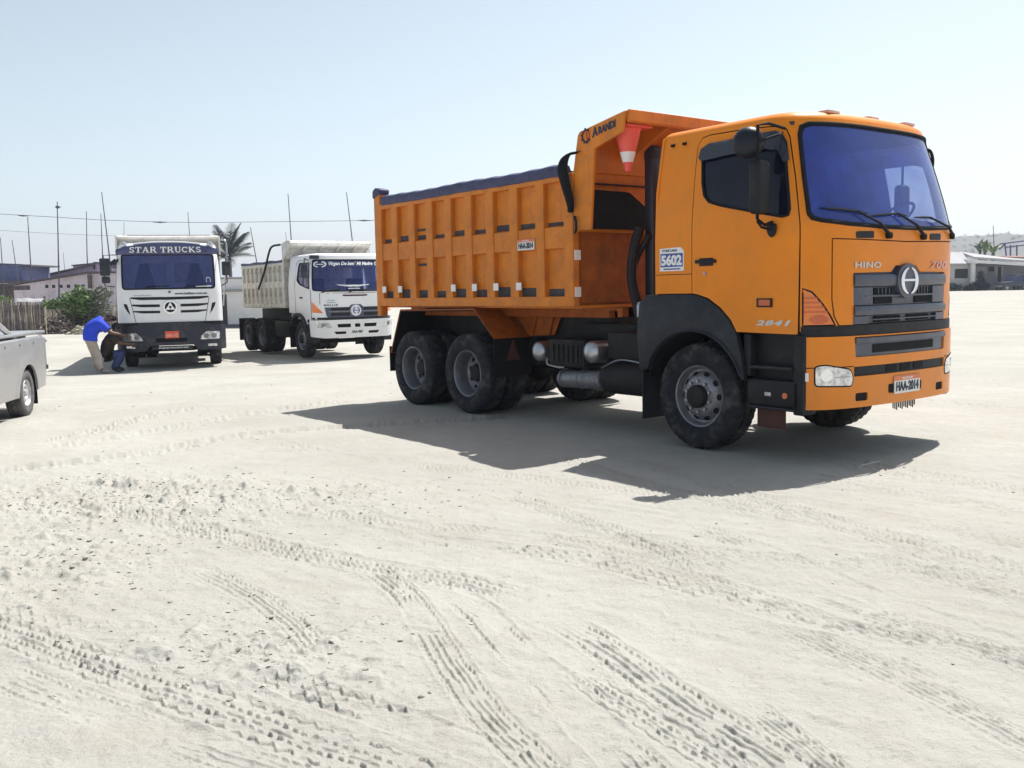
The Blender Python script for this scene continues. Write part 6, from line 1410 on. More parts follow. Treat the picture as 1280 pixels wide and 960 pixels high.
def house(name, label, A_, B_, depth, zA, zB, m, zback=None, roofm=ROOF_D, over=.25, z0=ZL-.1, cat='house'):
    """block with its front from A_ to B_ (x, y), wall tops zA, zB at the front ends and a single-pitch roof"""
    r = empty(name, (A_[0], A_[1], 0)); tag(r, label, cat)
    a, b = Vector((0, 0)), Vector((B_[0]-A_[0], B_[1]-A_[1])); d = (b-a); n = Vector((-d.y, d.x)).normalized()
    if n.y < 0: n = -n
    L = d.length; ux = d.normalized(); c, e = b+n*depth, a+n*depth; zb = zback if zback else (zA, zB)
    mb = MB(); P = [a, b, c, e]; Z = [zA, zB, zb[1], zb[0]]
    V = [(p.x, p.y, z0) for p in P]+[(p.x, p.y, z) for p, z in zip(P, Z)]
    mb.add(V, [(0, 1, 5, 4), (1, 2, 6, 5), (2, 3, 7, 6), (3, 0, 4, 7), (4, 5, 6, 7)]); w = mb.build('wall', m, r, 0, recalc=True)
    rf = MB(); q = [a-ux*over-n*over, b+ux*over-n*over, c+ux*over+n*over, e-ux*over+n*over]
    V = [(p.x, p.y, z+.02) for p, z in zip(q, Z)]+[(p.x, p.y, z+.10) for p, z in zip(q, Z)]
    rf.add(V, [(0, 1, 2, 3), (4, 5, 6, 7), (0, 1, 5, 4), (1, 2, 6, 5), (2, 3, 7, 6), (3, 0, 4, 7)]); rf.build('roof', roofm, r, 0, recalc=True)
    def on(u, z, off=0.):   # point on the front wall
        p = a+ux*u-n*off; return Vector((p.x, p.y, z))
    def opening(nm, u0, u1, za, zb_, mm=DARKO, off=.012, parent=w, fr=None):
        q = MB(); pts = [on(u0, za, off), on(u1, za, off), on(u1, zb_, off), on(u0, zb_, off)]; bk = [on(u0, za, -.03), on(u1, za, -.03), on(u1, zb_, -.03), on(u0, zb_, -.03)]
        q.add(pts+bk, [(0, 1, 2, 3), (0, 4, 5, 1), (1, 5, 6, 2), (2, 6, 7, 3), (3, 7, 4, 0)]); o = q.build(nm, mm, parent, 0, recalc=True)
        if fr:
            f_ = MB(); L_ = [on(u0, za, .02), on(u1, za, .02), on(u1, zb_, .02), on(u0, zb_, .02)]; f_.tube(L_, .035, 4, closed=True); f_.build('frame', fr, o, 0)
        return o
    return r, w, opening, L, on
def gxy(px, Y): return ((px-640)/FOC*Y*1.0, Y)
def zat(px, py, Y): return at(px, py, Y).z
def xat(px, py, Y): return at(px, py, Y).x
# pink house with row of vents
Ya, Yb = 58, 55
r, w, op, L, on = house('pink_house', 'long pale pink house with a low mono-pitch roof behind the cane fence', (xat(17, 360, Ya), Ya), (xat(113, 342, Yb), Yb), 5, zat(17, 357, Ya), zat(113, 341.5, Yb), LAV, (zat(17, 357, Ya)-.1, zat(113, 341, Yb)))
for k, px in enumerate((59.5, 68, 77, 86, 95, 103.5)):
    u = L*(px-17)/96; op('wall_vent', u-.13, u+.13, zat(px, 360, 56.5), zat(px, 356, 56.5))
op('fascia', 0, L*.22, zat(17, 357, Ya)-.28, zat(17, 357, Ya)-.02, ROOF_D, .03)
# side wing facing right
r2, w2_, op2, L2, on2 = house('house_wing', 'pale pink side wing with a wooden corner post right of the pink house', (xat(113.6, 350, 54.9), 54.9), (xat(158, 352, 60), 60), 4, zat(113, 341, 54.9)-.05, zat(158, 352, 60), LAV, None, ROOF_D, .2)
op2('window', L2*.20, L2*.28, zat(122, 362, 56), zat(122, 354, 56)); op2('window', L2*.72, L2*.9, zat(145, 378, 58.5), zat(145, 368, 58.5), DARKO)
cp_ = MB(); cp_.box(-.09, .09, -.09, .09, ZL, zat(113, 341, 54.9)-.1); cp_.build('corner_post', WOOD, r2, loc=(0, -.15, 0))
# upper house behind
house('mauve_house', 'taller mauve boarded house rising behind the pink house', (xat(52, 346, 72), 72), (xat(121, 331, 70), 70), 5, zat(52, 347, 72), zat(121, 330.5, 70), LAV2, None, ROOF_D, .35)
r3, w3, op3, L3, on3 = house('mauve_gable_house', 'mauve gable end with a dark chimney pipe above the house wing', (xat(121, 331, 69.5), 69.5), (xat(160, 339, 71), 71), 5, zat(121, 330, 69.5), zat(160, 339, 71), mat('mauve_plaster', (.34, .28, .40), .85, var=.15, scale=2), None, ROOF_D, .1)
for u in (.62, .7, .78, .86): op3('window', L3*u, L3*(u+.055), zat(147, 349, 71), zat(147, 340, 71))
ch_ = MB(); ch_.box(-.16, .16, -.16, .16, zat(119, 336, 69), zat(119, 327, 69)); ch_.build('chimney', DARKO, r3, loc=(-.2, .4, 0))
# blue shack on the left
r4, w4, op4, L4, on4 = house('blue_shack', 'blue-grey boarded upper storey with an overhanging flat roof at the far left', (xat(-45, 330, 66), 66), (xat(27, 333, 66), 66), 4, zat(-45, 329, 66), zat(27, 332, 66), BLUEW, None, mat('blue_roof', (.10, .11, .2), .7), .1, z0=zat(10, 353, 66))
ov_ = MB(); ov_.box(0, .75, -.2, 4, 0, .10); ov_.build('roof_overhang', ROOF_D, r4, loc=(L4, 0, zat(27, 332, 66)-.05))
bs_ = MB(); 
for u in (.3, 1.6, 2.9, 3.7): bs_.box(u-.08, u+.08, .2, .36, ZL, zat(10, 353, 66)); 
bs_.build('stilt', WOOD, r4); 
up_ = MB(); up_.box(.2, L4-.2, 1.5, 3.8, ZL, zat(10, 354, 66)); up_.build('lower_wall', CANE_D, r4)
ro_ = MB(); ro_.box(-.2, L4+1.3, -1.6, .1, zat(10, 353, 66)-.05, zat(10, 352, 66)+.03); ro_.build('lower_roof', ROOF_D, r4)
# white house in the middle
r5, w5, op5, L5, on5 = house('white_house', 'low whitewashed house with a dark doorway between the two white trucks', (xat(255, 400, 53), 53), (xat(345, 400, 51.5), 51.5), 5, zat(255, 349, 53), zat(345, 348, 51.5), WHITEW, None, ROOF_L, .15)
op5('door', L5*.250, L5*.335, ZL, zat(280, 368, 52.8), mat('dark_door', (.05, .035, .04), .6), .03)
ev = MB(); ev.add([tuple(on5(0, zat(255, 366, 53), .01)), tuple(on5(L5, zat(345, 363.5, 51.5), .01)), tuple(on5(L5, zat(345, 361.5, 51.5), .35)), tuple(on5(0, zat(255, 363.5, 53), .35)), tuple(on5(0, zat(255, 362.5, 53), .01)), tuple(on5(L5, zat(345, 360.5, 51.5), .01))], [(0, 1, 2, 3), (3, 2, 5, 4)]); ev.build('eave', ROOF_L, r5, 0)
pl_ = MB(); pl_.add([tuple(on5(0, ZL, .06)), tuple(on5(L5, ZL, .06)), tuple(on5(L5, ZL+.18, .06)), tuple(on5(0, ZL+.18, .06)), tuple(on5(0, ZL+.18, 0)), tuple(on5(L5, ZL+.18, 0))], [(0, 1, 2, 3), (3, 2, 5, 4)]); pl_.build('plinth', mat('plinth_grey', (.16, .15, .18), .9), r5, 0)
# cane fences
def cane_fence(name, label, A_, B_, n, z1, jit=.15, dark=.3, gap=.02, rails=(0.5, 1.3)):
    r = empty(name, (A_[0], A_[1], ZL)); tag(r, label, 'fence'); d = Vector((B_[0]-A_[0], B_[1]-A_[1], 0)); mb = MB()
    for k in range(n):
        t = (k+rng.uniform(.2, .8))/n; p = d*t+Vector((0, rng.uniform(-.05, .05), 0)); h = (z1[0]*(1-t)+z1[1]*t)*(1-jit*rng.random()**2); lean = Vector((rng.normal(0, .05), rng.normal(0, .03), h))
        mb.cur = 1 if rng.random() < dark else 0; mb.tube([p, p+lean*.5+Vector((rng.normal(0, .02), 0, 0)), p+lean], [.027, .024, .017], 5)
    o = mb.build('canes', [CANE, CANE_D], r, 60, kind='stuff')
    for z in rails: q = MB(); q.tube([Vector((0, .06, z)), d+Vector((0, .06, z))], .035, 6); q.build('rail', WOOD, r)
    for t in np.linspace(0, 1, max(2, int(d.length/2.2))): q = MB(); p = d*t+Vector((0, .1, 0)); q.tube([p, p+Vector((0, 0, z1[0]*1.03))], .06, 7); q.build('fence_post', WOOD, r)
    bkp = MB(); 
    return r
f1 = cane_fence('cane_fence', 'grey cane fence of upright sticks at the far left behind the pickup', (xat(-70, 410, 53), 53), (xat(57, 410, 52), 52), 150, (1.85, 1.72), .14, .5)
f2 = cane_fence('cane_fence', 'pale yellowish cane fence behind the brush heap with loose uneven sticks', (xat(57, 410, 51.5), 51.5), (xat(112, 410, 51), 51), 56, (1.62, 1.5), .25, .25)
f3 = cane_fence('cane_fence', 'thin stick fence in front of the house wing close to the white truck', (xat(112, 408, 52), 52), (xat(158, 408, 53), 53), 52, (1.5, 1.3), .3, .35)
f1['group'] = f2['group'] = f3['group'] = 'cane fences along the yards'
bd_ = empty('yard_screen', (xat(40, 400, 53.5), 53.5, ZL)); tag(bd_, 'dark woven mat screen behind the cane fence', 'screen')
q = MB(); q.box(-3.6, 1.4, 0, .05, 0, 1.45); q.box(1.6, 3.4, .2, .25, 0, 1.2); q.build('woven_mat', CANE_D, bd_)
sh = empty('roof_sheet', (xat(38, 374, 51.2), 51.2, zat(38, 375, 51.2))); tag(sh, 'pale crumpled sheet lying along the top of the cane fence', 'sheet')
q = MB(); V = []; F = []
for i in range(13):
    for j, (yy, zz) in enumerate(((-.25, -.10), (-.1, .03), (.15, .08), (.4, .0))): V.append((-.75+1.45*i/12, yy, zz+.015*sin(i*1.3+j)+.02*sin(i*.5)))
for i in range(12):
    for j in range(3): F.append((i*4+j, (i+1)*4+j, (i+1)*4+j+1, i*4+j+1))
q.add(V, F); q.build('sheet', ROOF_L, sh, 60)
# ---------------------------------------------------------------- foliage
def leaf_cloud(n, blobs, size, rs, flat=.5):
    """many small leaf faces spread through the given blobs (centre, radii)"""
    V = []; F = []; w = np.array([b[1][0]*b[1][1]*b[1][2] for b in blobs])**.7; w /= w.sum()
    for k in rs.choice(len(blobs), n, p=w):
        c, r = blobs[k]; d = rs.normal(size=3); d /= np.linalg.norm(d); p = np.array(c)+d*np.array(r)*rs.random()**.45
        a = rs.normal(size=3); a[2] *= flat; a /= np.linalg.norm(a); b = np.cross(a, rs.normal(size=3)); b /= np.linalg.norm(b); s = size*rs.uniform(.5, 1.4)
        o = len(V); V += [p-a*s, p+b*s*.35, p+a*s*1.1, p-b*s*.35]; F.append((o, o+1, o+2, o+3))
    return V, F
LEAF = mat('leaf_green', (.13, .21, .065), .6, var=.45, scale=3); LEAF_D = mat('leaf_dark', (.035, .055, .04), .6, var=.4, scale=3); LEAF_G = mat('leaf_dusty', (.16, .175, .13), .7, var=.4, scale=3); TWIG = mat('dry_twig', (.12, .09, .085), .85, var=.5, scale=5)
def bush(name, label, c, blobs, n, size, m, seed, stems=6, cat='bush'):
    r = empty(name, (c[0], c[1], ZL)); tag(r, label, cat); rs = np.random.default_rng(seed)
    o = MB().add(*leaf_cloud(n, blobs, size, rs)).build('crown', m, r, 0)
    st = MB()
    for k in range(stems):
        b = blobs[k % len(blobs)][0]; a = Vector((rs.normal(0, .15), rs.normal(0, .15), 0)); st.tube(catmull([a, Vector((b[0]*.4, b[1]*.4, b[2]*.5)), Vector(b)], 4), [.05]*4+[.03]*4+[.015], 6)
    st.build('trunk', WOOD, r); return r
B1 = 49.5; k1 = B1/FOC
bush('leafy_tree', 'small light green leafy tree growing over the cane fence', (xat(88, 405, B1), B1), [((-.6, 0, 1.5), (.75, .6, .28)), ((.15, 0, 1.75), (.6, .6, .42)), ((.55, .1, 2.1), (.42, .4, .36)), ((-.95, 0, 1.45), (.45, .4, .25)), ((.8, 0, 1.7), (.6, .6, .45)), ((.5, 0, 1.2), (.7, .6, .45))], 2100, .11, LEAF, 3, 7, 'tree')
bush('dark_shrub', 'dark shrub under the light green tree beside the man in blue', (xat(97, 405, B1+.6), B1+.6), [((0, 0, .6), (.9, .5, .65)), ((.6, 0, .9), (.7, .5, .55)), ((-.4, 0, .9), (.5, .5, .4))], 1500, .10, LEAF_D, 4, 6)
bush('grey_shrub', 'greyish twiggy shrub next to the white truck mirror', (xat(121, 405, B1+.3), B1+.3), [((0, 0, 1.25), (.9, .5, .85)), ((.2, 0, 2.0), (.8, .5, .35)), ((-.2, 0, .6), (.9, .5, .5))], 2200, .095, LEAF_G, 5, 9)
bush('yard_plant', 'faint green plant showing under the blue shack behind the fence', (xat(6, 405, 60), 60), [((0, 0, 1.6), (.7, .5, .45)), ((.9, 0, 1.4), (.5, .4, .35))], 500, .12, LEAF, 6, 3)
# brush heap
bh = empty('brush_heap', (xat(73, 411, 48.5), 48.5, ZL)); tag(bh, 'heap of dry dark branches in front of the cane fence', 'brush heap')
q = MB(); rs = np.random.default_rng(12)
for k in range(240):
    x = rs.normal(0, .62); h = max(.05, .95*math.exp(-(x/.75)**2)*rs.random()); a = rs.uniform(0, pi); L_ = rs.uniform(.2, .55); d = Vector((cos(a), .4*sin(a), rs.normal(0, .45)))*L_
    p = Vector((x, rs.normal(0, .4), h)); q.cur = 1 if rs.random() < .16 else 0; q.tube([p-d*.5, p+Vector((0, 0, .04)), p+d*.5], [.03, .025, .012], 5)
q.add(*leaf_cloud(500, [((0, 0, .4), (.8, .4, .45)), ((-.7, 0, .3), (.5, .4, .3))], .09, rs)); q.build('branches', [TWIG, CANE], bh, 0, kind='stuff')
rp = empty('rubble_heap', (xat(100, 415, 47), 47, ZL)); tag(rp, 'small pile of pale broken rubble left of the man in blue', 'rubble pile')
RUB = mat('pale_rubble', (.52, .48, .38), .9, var=.25, scale=3)
for k in range(60):
    V, F = LUMPS[k % 6]; s = rs.uniform(.035, .10); x = rs.normal(0, .30); y = rs.normal(0, .2); h = max(0, .38*math.exp(-(x/.35)**2)*rs.random()); MB().add(V*np.array([s*1.5, s, s*.7])+np.array([x, y, h+s*.3]), F).build('stone', RUB, rp, 30)
stk = empty('marker_stick', (xat(58, 412, 47.5), 47.5, ZL)); tag(stk, 'thin pale upright stick standing before the brush heap', 'stick'); q = MB(); q.tube([(0, 0, 0), (.02, 0, 1.4)], .025, 6); q.build('stick', CANE, stk)
# ---------------------------------------------------------------- poles and wires
def pole(label, base, top, Y, r=.03, Y2=None, lamp=False, m=POLE, grp='bamboo poles rising behind the houses'):
    b = at(*base, Y); t = at(*top, Y2 or Y); d = (t-b).normalized(); b0 = b-d*((b.z-ZL)/d.z)
    o = empty('pole', b0); tag(o, label, 'pole', grp); mid = (b0+t)/2+Vector((rng.normal(0, .06), 0, 0))
    q = MB(); q.tube([x-b0 for x in catmull([b0, mid, t], 8)], list(np.linspace(r*1.3, r*.55, 17)), 7); q.build('shaft', m, o)
    if lamp:
        q = MB(); q.box(-.10, .10, -.06, .06, -.07, .07, .03); q.box(-.05, .2, -.02, .02, -.015, .015); q.build('lamp_head', POLE, o, loc=t-b0-Vector((0, 0, .3)))
pole('thin pole at the very left edge of the picture above the blue shack', (3, 350), (.5, 297), 64, .04)
pole('short pale slanting pole in front of the blue shack', (25, 352), (15, 300), 62, .035)
pole('tall straight pole at the right end of the blue shack roof', (39, 350), (34.5, 271), 64, .045)
pole('thick light pole with a lamp head in front of the pink house', (74, 378), (71.5, 252), 53, .042, lamp=True)
pole('faint thin pole just right of the lamp pole', (80, 336), (79, 316), 74, .025)
pole('straight pole above the middle of the mauve house', (112, 332), (108, 264), 73, .045)
pole('upright pole left of the tallest slanting pole', (128, 330), (126, 267), 73, .045)
pole('tallest slanting pole behind the mirror of the white truck', (139, 350), (127, 240), 62, .045)
pole('faint thin pole above the left corner of the white truck body', (155, 300), (155, 278), 75, .03)
pole('thin pole above the roof of the white truck', (236.5, 300), (234.8, 265), 75, .04)
pole('pole just right of the palm tree', (319, 328), (313, 284), 70, .045)
pole('tall pole above the dump body of the second white truck', (363.5, 305), (360, 242), 66, .045)
pole('short faint pole beside the second truck canopy', (358, 305), (357, 290), 75, .03)
pole('tall pole above the cab of the second white truck', (439.5, 305), (433, 240), 66, .045)
pole('short pole close to the rear of the orange truck', (461.5, 322), (461, 306), 72, .035)
def wire(label, pts, r=.011, kn=()):
    P = [at(*p) for p in pts]; o = empty('utility_wire', P[0]); tag(o, label, 'wire', 'overhead wires'); q = MB(); q.tube([p-P[0] for p in catmull(P, 10)], r, 5); w_ = q.build('cable', POLE, o)
    for (px, py, Y, L_) in kn: c = at(px, py, Y)-P[0]; k_ = MB(); k_.tube([c-Vector((L_, 0, -.01)), c, c+Vector((L_, 0, -.01))], [.012, .045, .012], 6); k_.build('cable_joint', POLE, w_)
wire('dark overhead wire crossing the whole sky behind the white trucks', [(-60, 264, 46), (0, 267.5, 46), (70, 271.5, 46), (140, 275.5, 46.5), (235, 278, 47), (330, 277.3, 47.5), (420, 276.2, 48), (480, 275.2, 48), (560, 274, 48.5)], .012, [(29, 269.7, 46, .25), (200, 277.8, 47, .35), (455, 275.7, 48, .35)])
wire('faint lower overhead wire at the left side of the sky', [(-60, 284, 60), (0, 288, 60), (60, 291.5, 60), (150, 295, 61), (260, 296, 62)], .009)
# ---------------------------------------------------------------- palms
FROND = mat('palm_leaf', (.035, .055, .055), .55, var=.35, scale=4); FROND_B = mat('palm_leaf_green', (.11, .18, .06), .55, var=.35, scale=4)
def frond_mesh(L_, m, droop=.5, n=26, w=.34):
    q = MB(); P = [Vector((L_*t, 0, L_*(.30*t-droop*t*t))) for t in np.linspace(0, 1, 12)]; q.tube(P, list(np.linspace(.035, .006, 12)), 5)
    for k in range(n):
        t = .12+.86*k/n; p = Vector((L_*t, 0, L_*(.30*t-droop*t*t))); l_ = w*L_*(sin(pi*min(1, t*.9+.12))**.6)*(.8+.3*((k*7) % 5)/4)
        for s in (-1, 1):
            d = Vector((.62, s*.75, -.28-.2*t)).normalized()*l_; u = Vector((.022, 0, .0)); o = len(q.v); q.add([p-u, p+u, p+d*.6+u*.8, p+d, p+d*.6-u*.8], [(0, 1, 2, 4), (4, 2, 3)])
    return mk('frond', q, m, 0)
def palm(label, base, top, L_, n, m, seed, droop=.55, z0=ZL, up=(.1, 1.1)):
    rs = np.random.default_rng(seed); b = Vector((base[0], base[1], z0)); o = empty('palm_tree', b); tag(o, label, 'palm tree'); t = Vector(top)-b
    q = MB(); N = 20; q.tube([Vector((t.x*(k/N)**1.5, t.y*(k/N), t.z*k/N)) for k in range(N+1)], [(.17-.06*k/N)*(1+.08*(k % 2)) for k in range(N+1)], 9); q.build('trunk', WOOD, o)
    me_ = frond_mesh(L_, m, droop)
    for k in range(n):
        f = link('frond', me_, o, loc=t, rot=(rs.normal(0, .15), -rs.uniform(*up), 2*pi*(k*.618)+rs.normal(0, .2))); s = rs.uniform(.75, 1.1); f.scale = (s, s, s)
c_ = at(287, 322, 70)
palm('dark coconut palm rising between the two white trucks', (c_.x, 70), c_, 2.5, 34, FROND, 5, .40, up=(-.3, 1.40))
# ================================================================== right background
ZR = float(gz(55, 110))
Yh = 112.
def X_(px, Y=Yh): return at(px, 350, Y).x
def Z_(py, px=1230, Y=Yh): return at(px, py, Y).z
RZ = Z_(364)
PALE = mat('pale_house_wall', (.60, .58, .57), .85, var=.08, scale=.6, dirt=(.4, .37, .35), dirt_amt=.3, dscale=.5); GREYW = mat('grey_house_wall', (.36, .36, .42), .85, var=.12, scale=.7)
ra, wa, opa, La, ona = house('white_house', 'white house with a wide dark window behind the front of the orange truck', (X_(1150), Yh), (X_(1212), Yh), 7, Z_(330, 1150), Z_(331, 1212), PALE, None, ROOF_L, .2, RZ-.3)
opa('window', La*(1193-1150)/62, La*(1209.5-1150)/62, Z_(348, 1200), Z_(336, 1200), DARKO, .03, fr=PALE)
rf = MB(); q_ = [(X_(1150), Yh-.6, Z_(329.5, 1150)), (X_(1206), Yh-.6, Z_(329.5, 1206)), (X_(1222), Yh+3, Z_(314, 1222)), (X_(1150), Yh+3, Z_(313, 1150))]
rf.add([Vector(p)-Vector((X_(1150), Yh, 0)) for p in q_]+[Vector(p)-Vector((X_(1150), Yh, .25)) for p in q_], [(0, 1, 2, 3), (7, 6, 5, 4), (0, 4, 5, 1), (1, 5, 6, 2), (2, 6, 7, 3), (3, 7, 4, 0)]); rf.build('sloping_roof', mat('dusty_roof', (.36, .355, .37), .8, var=.12, scale=.8), ra, 0)
pc = MB(); pc.box(-.22, .22, -.2, .2, RZ-.2, Z_(328, 1211)); pc.build('porch_pillar', mat('pillar_white', (.78, .76, .74), .7), ra, loc=(X_(1211.5)-X_(1150), -.8, 0))
rb_, wb_, opb, Lb, onb = house('porch_house', 'house with deep porch and long white eave at the right edge', (X_(1214), Yh+2.5), (X_(1330), Yh+1), 6, Z_(329, 1214), Z_(334, 1330), GREYW, None, mat('dusty_roof', (.50, .49, .48), .8), .2, RZ-.3)
opb('wall_panel', Lb*.12, Lb*.255, Z_(350, 1235), Z_(333, 1235), PALE, .03); opb('window', Lb*.28, Lb*.335, Z_(339, 1248), Z_(333, 1248), DARKO, .03); opb('wall_panel', Lb*.345, Lb*.43, Z_(345, 1258), Z_(332, 1258), PALE, .02); opb('door', Lb*.375, Lb*.408, Z_(360, 1258), Z_(333, 1258), DARKO, .05)
ea = MB(); y0 = Yh-1.8; A3 = [(X_(1207), y0, Z_(325.5, 1207)), (X_(1335), y0, Z_(333.5, 1335)), (X_(1335), Yh+3, Z_(330, 1335)), (X_(1207), Yh+3, Z_(322, 1207))]
o3 = Vector((X_(1214), Yh+2.5, 0)); ea.add([Vector(p)-o3 for p in A3]+[Vector(p)-o3-Vector((0, 0, .32)) for p in A3], [(0, 1, 2, 3), (7, 6, 5, 4), (0, 4, 5, 1), (1, 5, 6, 2), (2, 6, 7, 3), (3, 7, 4, 0)]); ea.build('white_eave', mat('eave_white', (.80, .79, .77), .6, var=.03), rb_, 0)
sr = MB(); A4 = [(X_(1212), Yh-1, Z_(322.5, 1212)), (X_(1300), Yh-1, Z_(328.5, 1300)), (X_(1275), Yh+4, Z_(321, 1275)), (X_(1218), Yh+4, Z_(314, 1218))]
sr.add([Vector(p)-o3+Vector((0, 0, .1)) for p in A4]+[Vector(p)-o3-Vector((0, 0, .15)) for p in A4], [(0, 1, 2, 3), (7, 6, 5, 4), (0, 4, 5, 1), (1, 5, 6, 2), (2, 6, 7, 3), (3, 7, 4, 0)]); sr.build('sloping_roof', mat('dusty_roof_b', (.34, .335, .35), .8), rb_, 0)
rt, _, _, _, _ = house('terracotta_house', 'small red-brown roof with a pale parapet at the right edge of the picture', (X_(1266, 122), 122), (X_(1340, 122), 122), 5, Z_(322, 1266, 122), Z_(322, 1340, 122), mat('pale_parapet', (.72, .68, .66), .8), (Z_(319, 1266, 122), Z_(319, 1340, 122)), mat('terracotta', (.30, .16, .13), .8, var=.2), .3, RZ)
# open steel roof frame
fr_ = empty('roof_frame', (X_(1255, 128), 128, 0)); tag(fr_, 'open blue-grey steel roof frame above the houses at the right edge', 'steel frame'); q = MB(); o4 = Vector((X_(1255, 128), 128, 0))
Fp = lambda px, py, Y=128: at(px, py, Y)-o4
for a, b in (((1250, 305), (1290, 300)), ((1258, 309), (1292, 305)), ((1263, 306), (1263, 322)), ((1271, 306), (1271, 322)), ((1284, 303), (1284, 322)), ((1256, 304), (1258, 322)), ((1249, 312), (1257, 304))): q.tube([Fp(*a), Fp(*b)], .10, 6)
q.tube([Fp(1284, 303, 132), Fp(1284, 303, 128)], .1, 6)
for px in (1258, 1271, 1284): b = Fp(px, 322); q.tube([b, Vector((b.x, b.y, RZ))], .10, 6)
q.build('frame', mat('frame_blue', (.10, .12, .26), .6), fr_)
# plants on the right
def agave(label, c, n, L_, m, seed, z0=RZ, spread=(.15, .9)):
    rs = np.random.default_rng(seed); o = empty('palm_bush', (c[0], c[1], z0)); tag(o, label, 'palm bush'); h = c[2]-z0
    q = MB(); q.tube([(0, 0, 0), (0, 0, h)], .25, 8); q.build('trunk', WOOD, o); qq = MB(); N = 8
    V = []; F = []
    for k in range(N+1): t = k/N; w = .22*sin(pi*(.12+.88*t))**.7 if t < 1 else 0; x = L_*(t-.15*t*t); z = L_*(.15*t-.25*t*t*t); V += [(x, -w, z+.05), (x, 0, z), (x, w, z+.05)]
    for k in range(N): F += [(3*k, 3*k+1, 3*k+4, 3*k+3), (3*k+1, 3*k+2, 3*k+5, 3*k+4)]
    me_ = mk('leaf', MB().add(V, F), m, 40)
    for k in range(n): f = link('leaf', me_, o, loc=(0, 0, h), rot=(0, -pi/2+rs.uniform(*spread), 2.4*k)); s = rs.uniform(.7, 1.1); f.scale = (s, s, s)
pa = lambda px, py, Y: (at(px, py, Y).x, Y, at(px, py, Y).z)
agave('green spiky palm bush left of the thin mast above the white house', pa(1231, 318, 124), 16, 2.3, FROND_B, 2)
agave('dark spiky palm bush behind the roof of the white house', pa(1225, 317, 126), 13, 2.2, FROND, 3)
agave('bright green leaning palm bush right of the thin mast', pa(1241, 318, 122), 13, 2.0, FROND_B, 4)
ZL_ = ZL; ZL = RZ
pole('thin mast rising behind the palm bushes on the right', (1242.3, 320), (1241.5, 282), 126, .07)
bush('low_hedge', 'low dark hedge below the wide window of the white house', (X_(1198), Yh-1.2), [((-1.2, 0, .5), (1.4, .5, .55)), ((1.2, 0, .4), (1.2, .5, .5))], 900, .17, LEAF_D, 21, 4, 'hedge')
bush('dark_shrub', 'dark purplish shrub at the porch beside the parked jeep', (X_(1219), Yh-1.2), [((0, 0, .6), (1.2, .6, .7)), ((.1, 0, 1.5), (.45, .4, .9))], 900, .18, mat('leaf_purple', (.045, .04, .06), .7, var=.4), 22, 4)
bush('flowering_shrub', 'pale speckled shrub with light blossoms at the right edge', (X_(1275), Yh-1.5), [((0, 0, 1.0), (1.3, .6, .9)), ((.6, 0, 1.9), (1.2, .6, .7))], 1300, .17, mat('leaf_pale', (.30, .29, .30), .7, var=.6), 23, 5)
# parked jeep
jp = empty('parked_jeep', (X_(1246), Yh-3.4, RZ), R(188)); tag(jp, 'dark jeep with reddish bumper strip parked in front of the porch', 'jeep')
JD = mat('jeep_navy', (.030, .034, .06), .35, var=.1, coat=.4)
q = MB(); q.prism(rpoly([(-1.75, .55), (-1.75, 1.05), (-1.6, 1.12), (.45, 1.12), (.55, 1.08), (1.7, 1.0), (1.78, .55)], .06), 'y', -.78, .78, .03); q.build('body', JD, jp)
q = MB(); q.prism(rpoly([(-1.65, 1.1), (-1.6, 1.72), (.05, 1.74), (.45, 1.1)], .06), 'y', -.70, .70, .03); q.build('cabin', GLASS_W, jp); q = MB(); q.box(-1.62, .08, -.72, .72, 1.72, 1.80, .03); q.build('roof', JD, jp)
for nm, b, m_ in (('bumper', (-1.88, -1.74, -.8, .8, .5, .66), INK_RED), ('bumper', (1.74, 1.88, -.8, .8, .48, .64), RIM), ('spare_cover', (-1.9, -1.76, -.3, .3, .75, 1.3), WHITE)): q = MB(); q.box(*b, .03); q.build(nm, m_, jp)
for x_ in (-1.1, 1.15):
    for yy in (-.72, .72): w_ = empty('wheel', (x_, yy, .36), 0 if yy < 0 else pi, jp); link('tyre', pt, w_); link('rim', prm, w_)
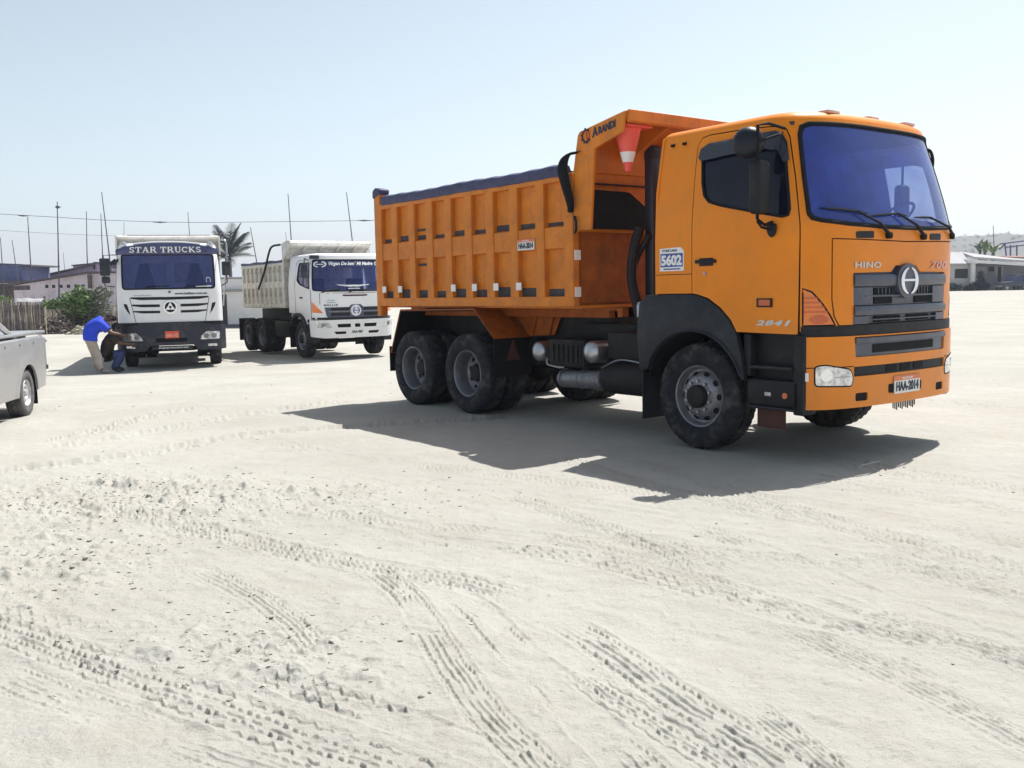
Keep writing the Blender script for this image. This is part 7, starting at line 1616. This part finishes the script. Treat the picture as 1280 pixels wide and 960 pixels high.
ZL = ZL_
# hills
hill_m = mat('scrub_hill', (.115, .11, .095), .95, var=.35, scale=.02, bump=0)
V = []; F = []; nx, ny = 90, 12
for i in range(nx+1):
    for j in range(ny+1):
        px = 1000+700*i/nx; Y = 560+60*j; x = (px-640)/FOC*560*(1+.02*j)
        ridge = np.interp(px, [1000, 1120, 1185, 1222, 1250, 1280, 1340, 1500, 1700], [0, 13, 24.5, 22.5, 24.5, 28, 34, 46, 40])
        h = ridge*sin(pi/2*min(1, j/7))**.8+1.2*float(vnoise(np.array([x]), np.array([Y]), 22, 77)[0])*min(1, j/3)+.9*float(vnoise(np.array([x]), np.array([Y]), 7, 78)[0])*min(1, j/3); V.append((x, Y, h-1 if j else -3))
for i in range(nx):
    for j in range(ny): F.append((i*(ny+1)+j, (i+1)*(ny+1)+j, (i+1)*(ny+1)+j+1, i*(ny+1)+j+1))
tag(MB().add(V, F).build('hills', hill_m, None, 60), kind='structure')
rs = np.random.default_rng(4); q = MB(); sc = []
for k in range(260):
    i = rs.integers(14, 80); j = rs.integers(3, 8); p = np.array(V[i*(ny+1)+j])+rs.normal(0, 3, 3)*[1, 1, .0]; sc.append((tuple(p+[0, 0, .8]), (rs.uniform(1, 2.4), 1.5, rs.uniform(.8, 2.2))))
q.add(*leaf_cloud(9000, sc, .5, rs)); tag(q.build('hill_scrub', LEAF_D, None, 0), kind='stuff')
# ================================================================== thin dusty air over the lot
hb = MB().box(-4400, 4400, -4400, 4400, -4, 66); hz_m = bpy.data.materials.new('haze_air'); hz_m.use_nodes = True
hn = hz_m.node_tree.nodes; hl = hz_m.node_tree.links; hn.remove(hn['Principled BSDF'])
pv = hn.new('ShaderNodeVolumePrincipled'); pv.inputs['Color'].default_value = (.80, .87, 1, 1); pv.inputs['Density'].default_value = .00045; pv.inputs['Anisotropy'].default_value = .2
hl.new(pv.outputs[0], hn['Material Output'].inputs['Volume'])
hz_o = hb.build('haze', hz_m, None, 0); tag(hz_o, kind='stuff')
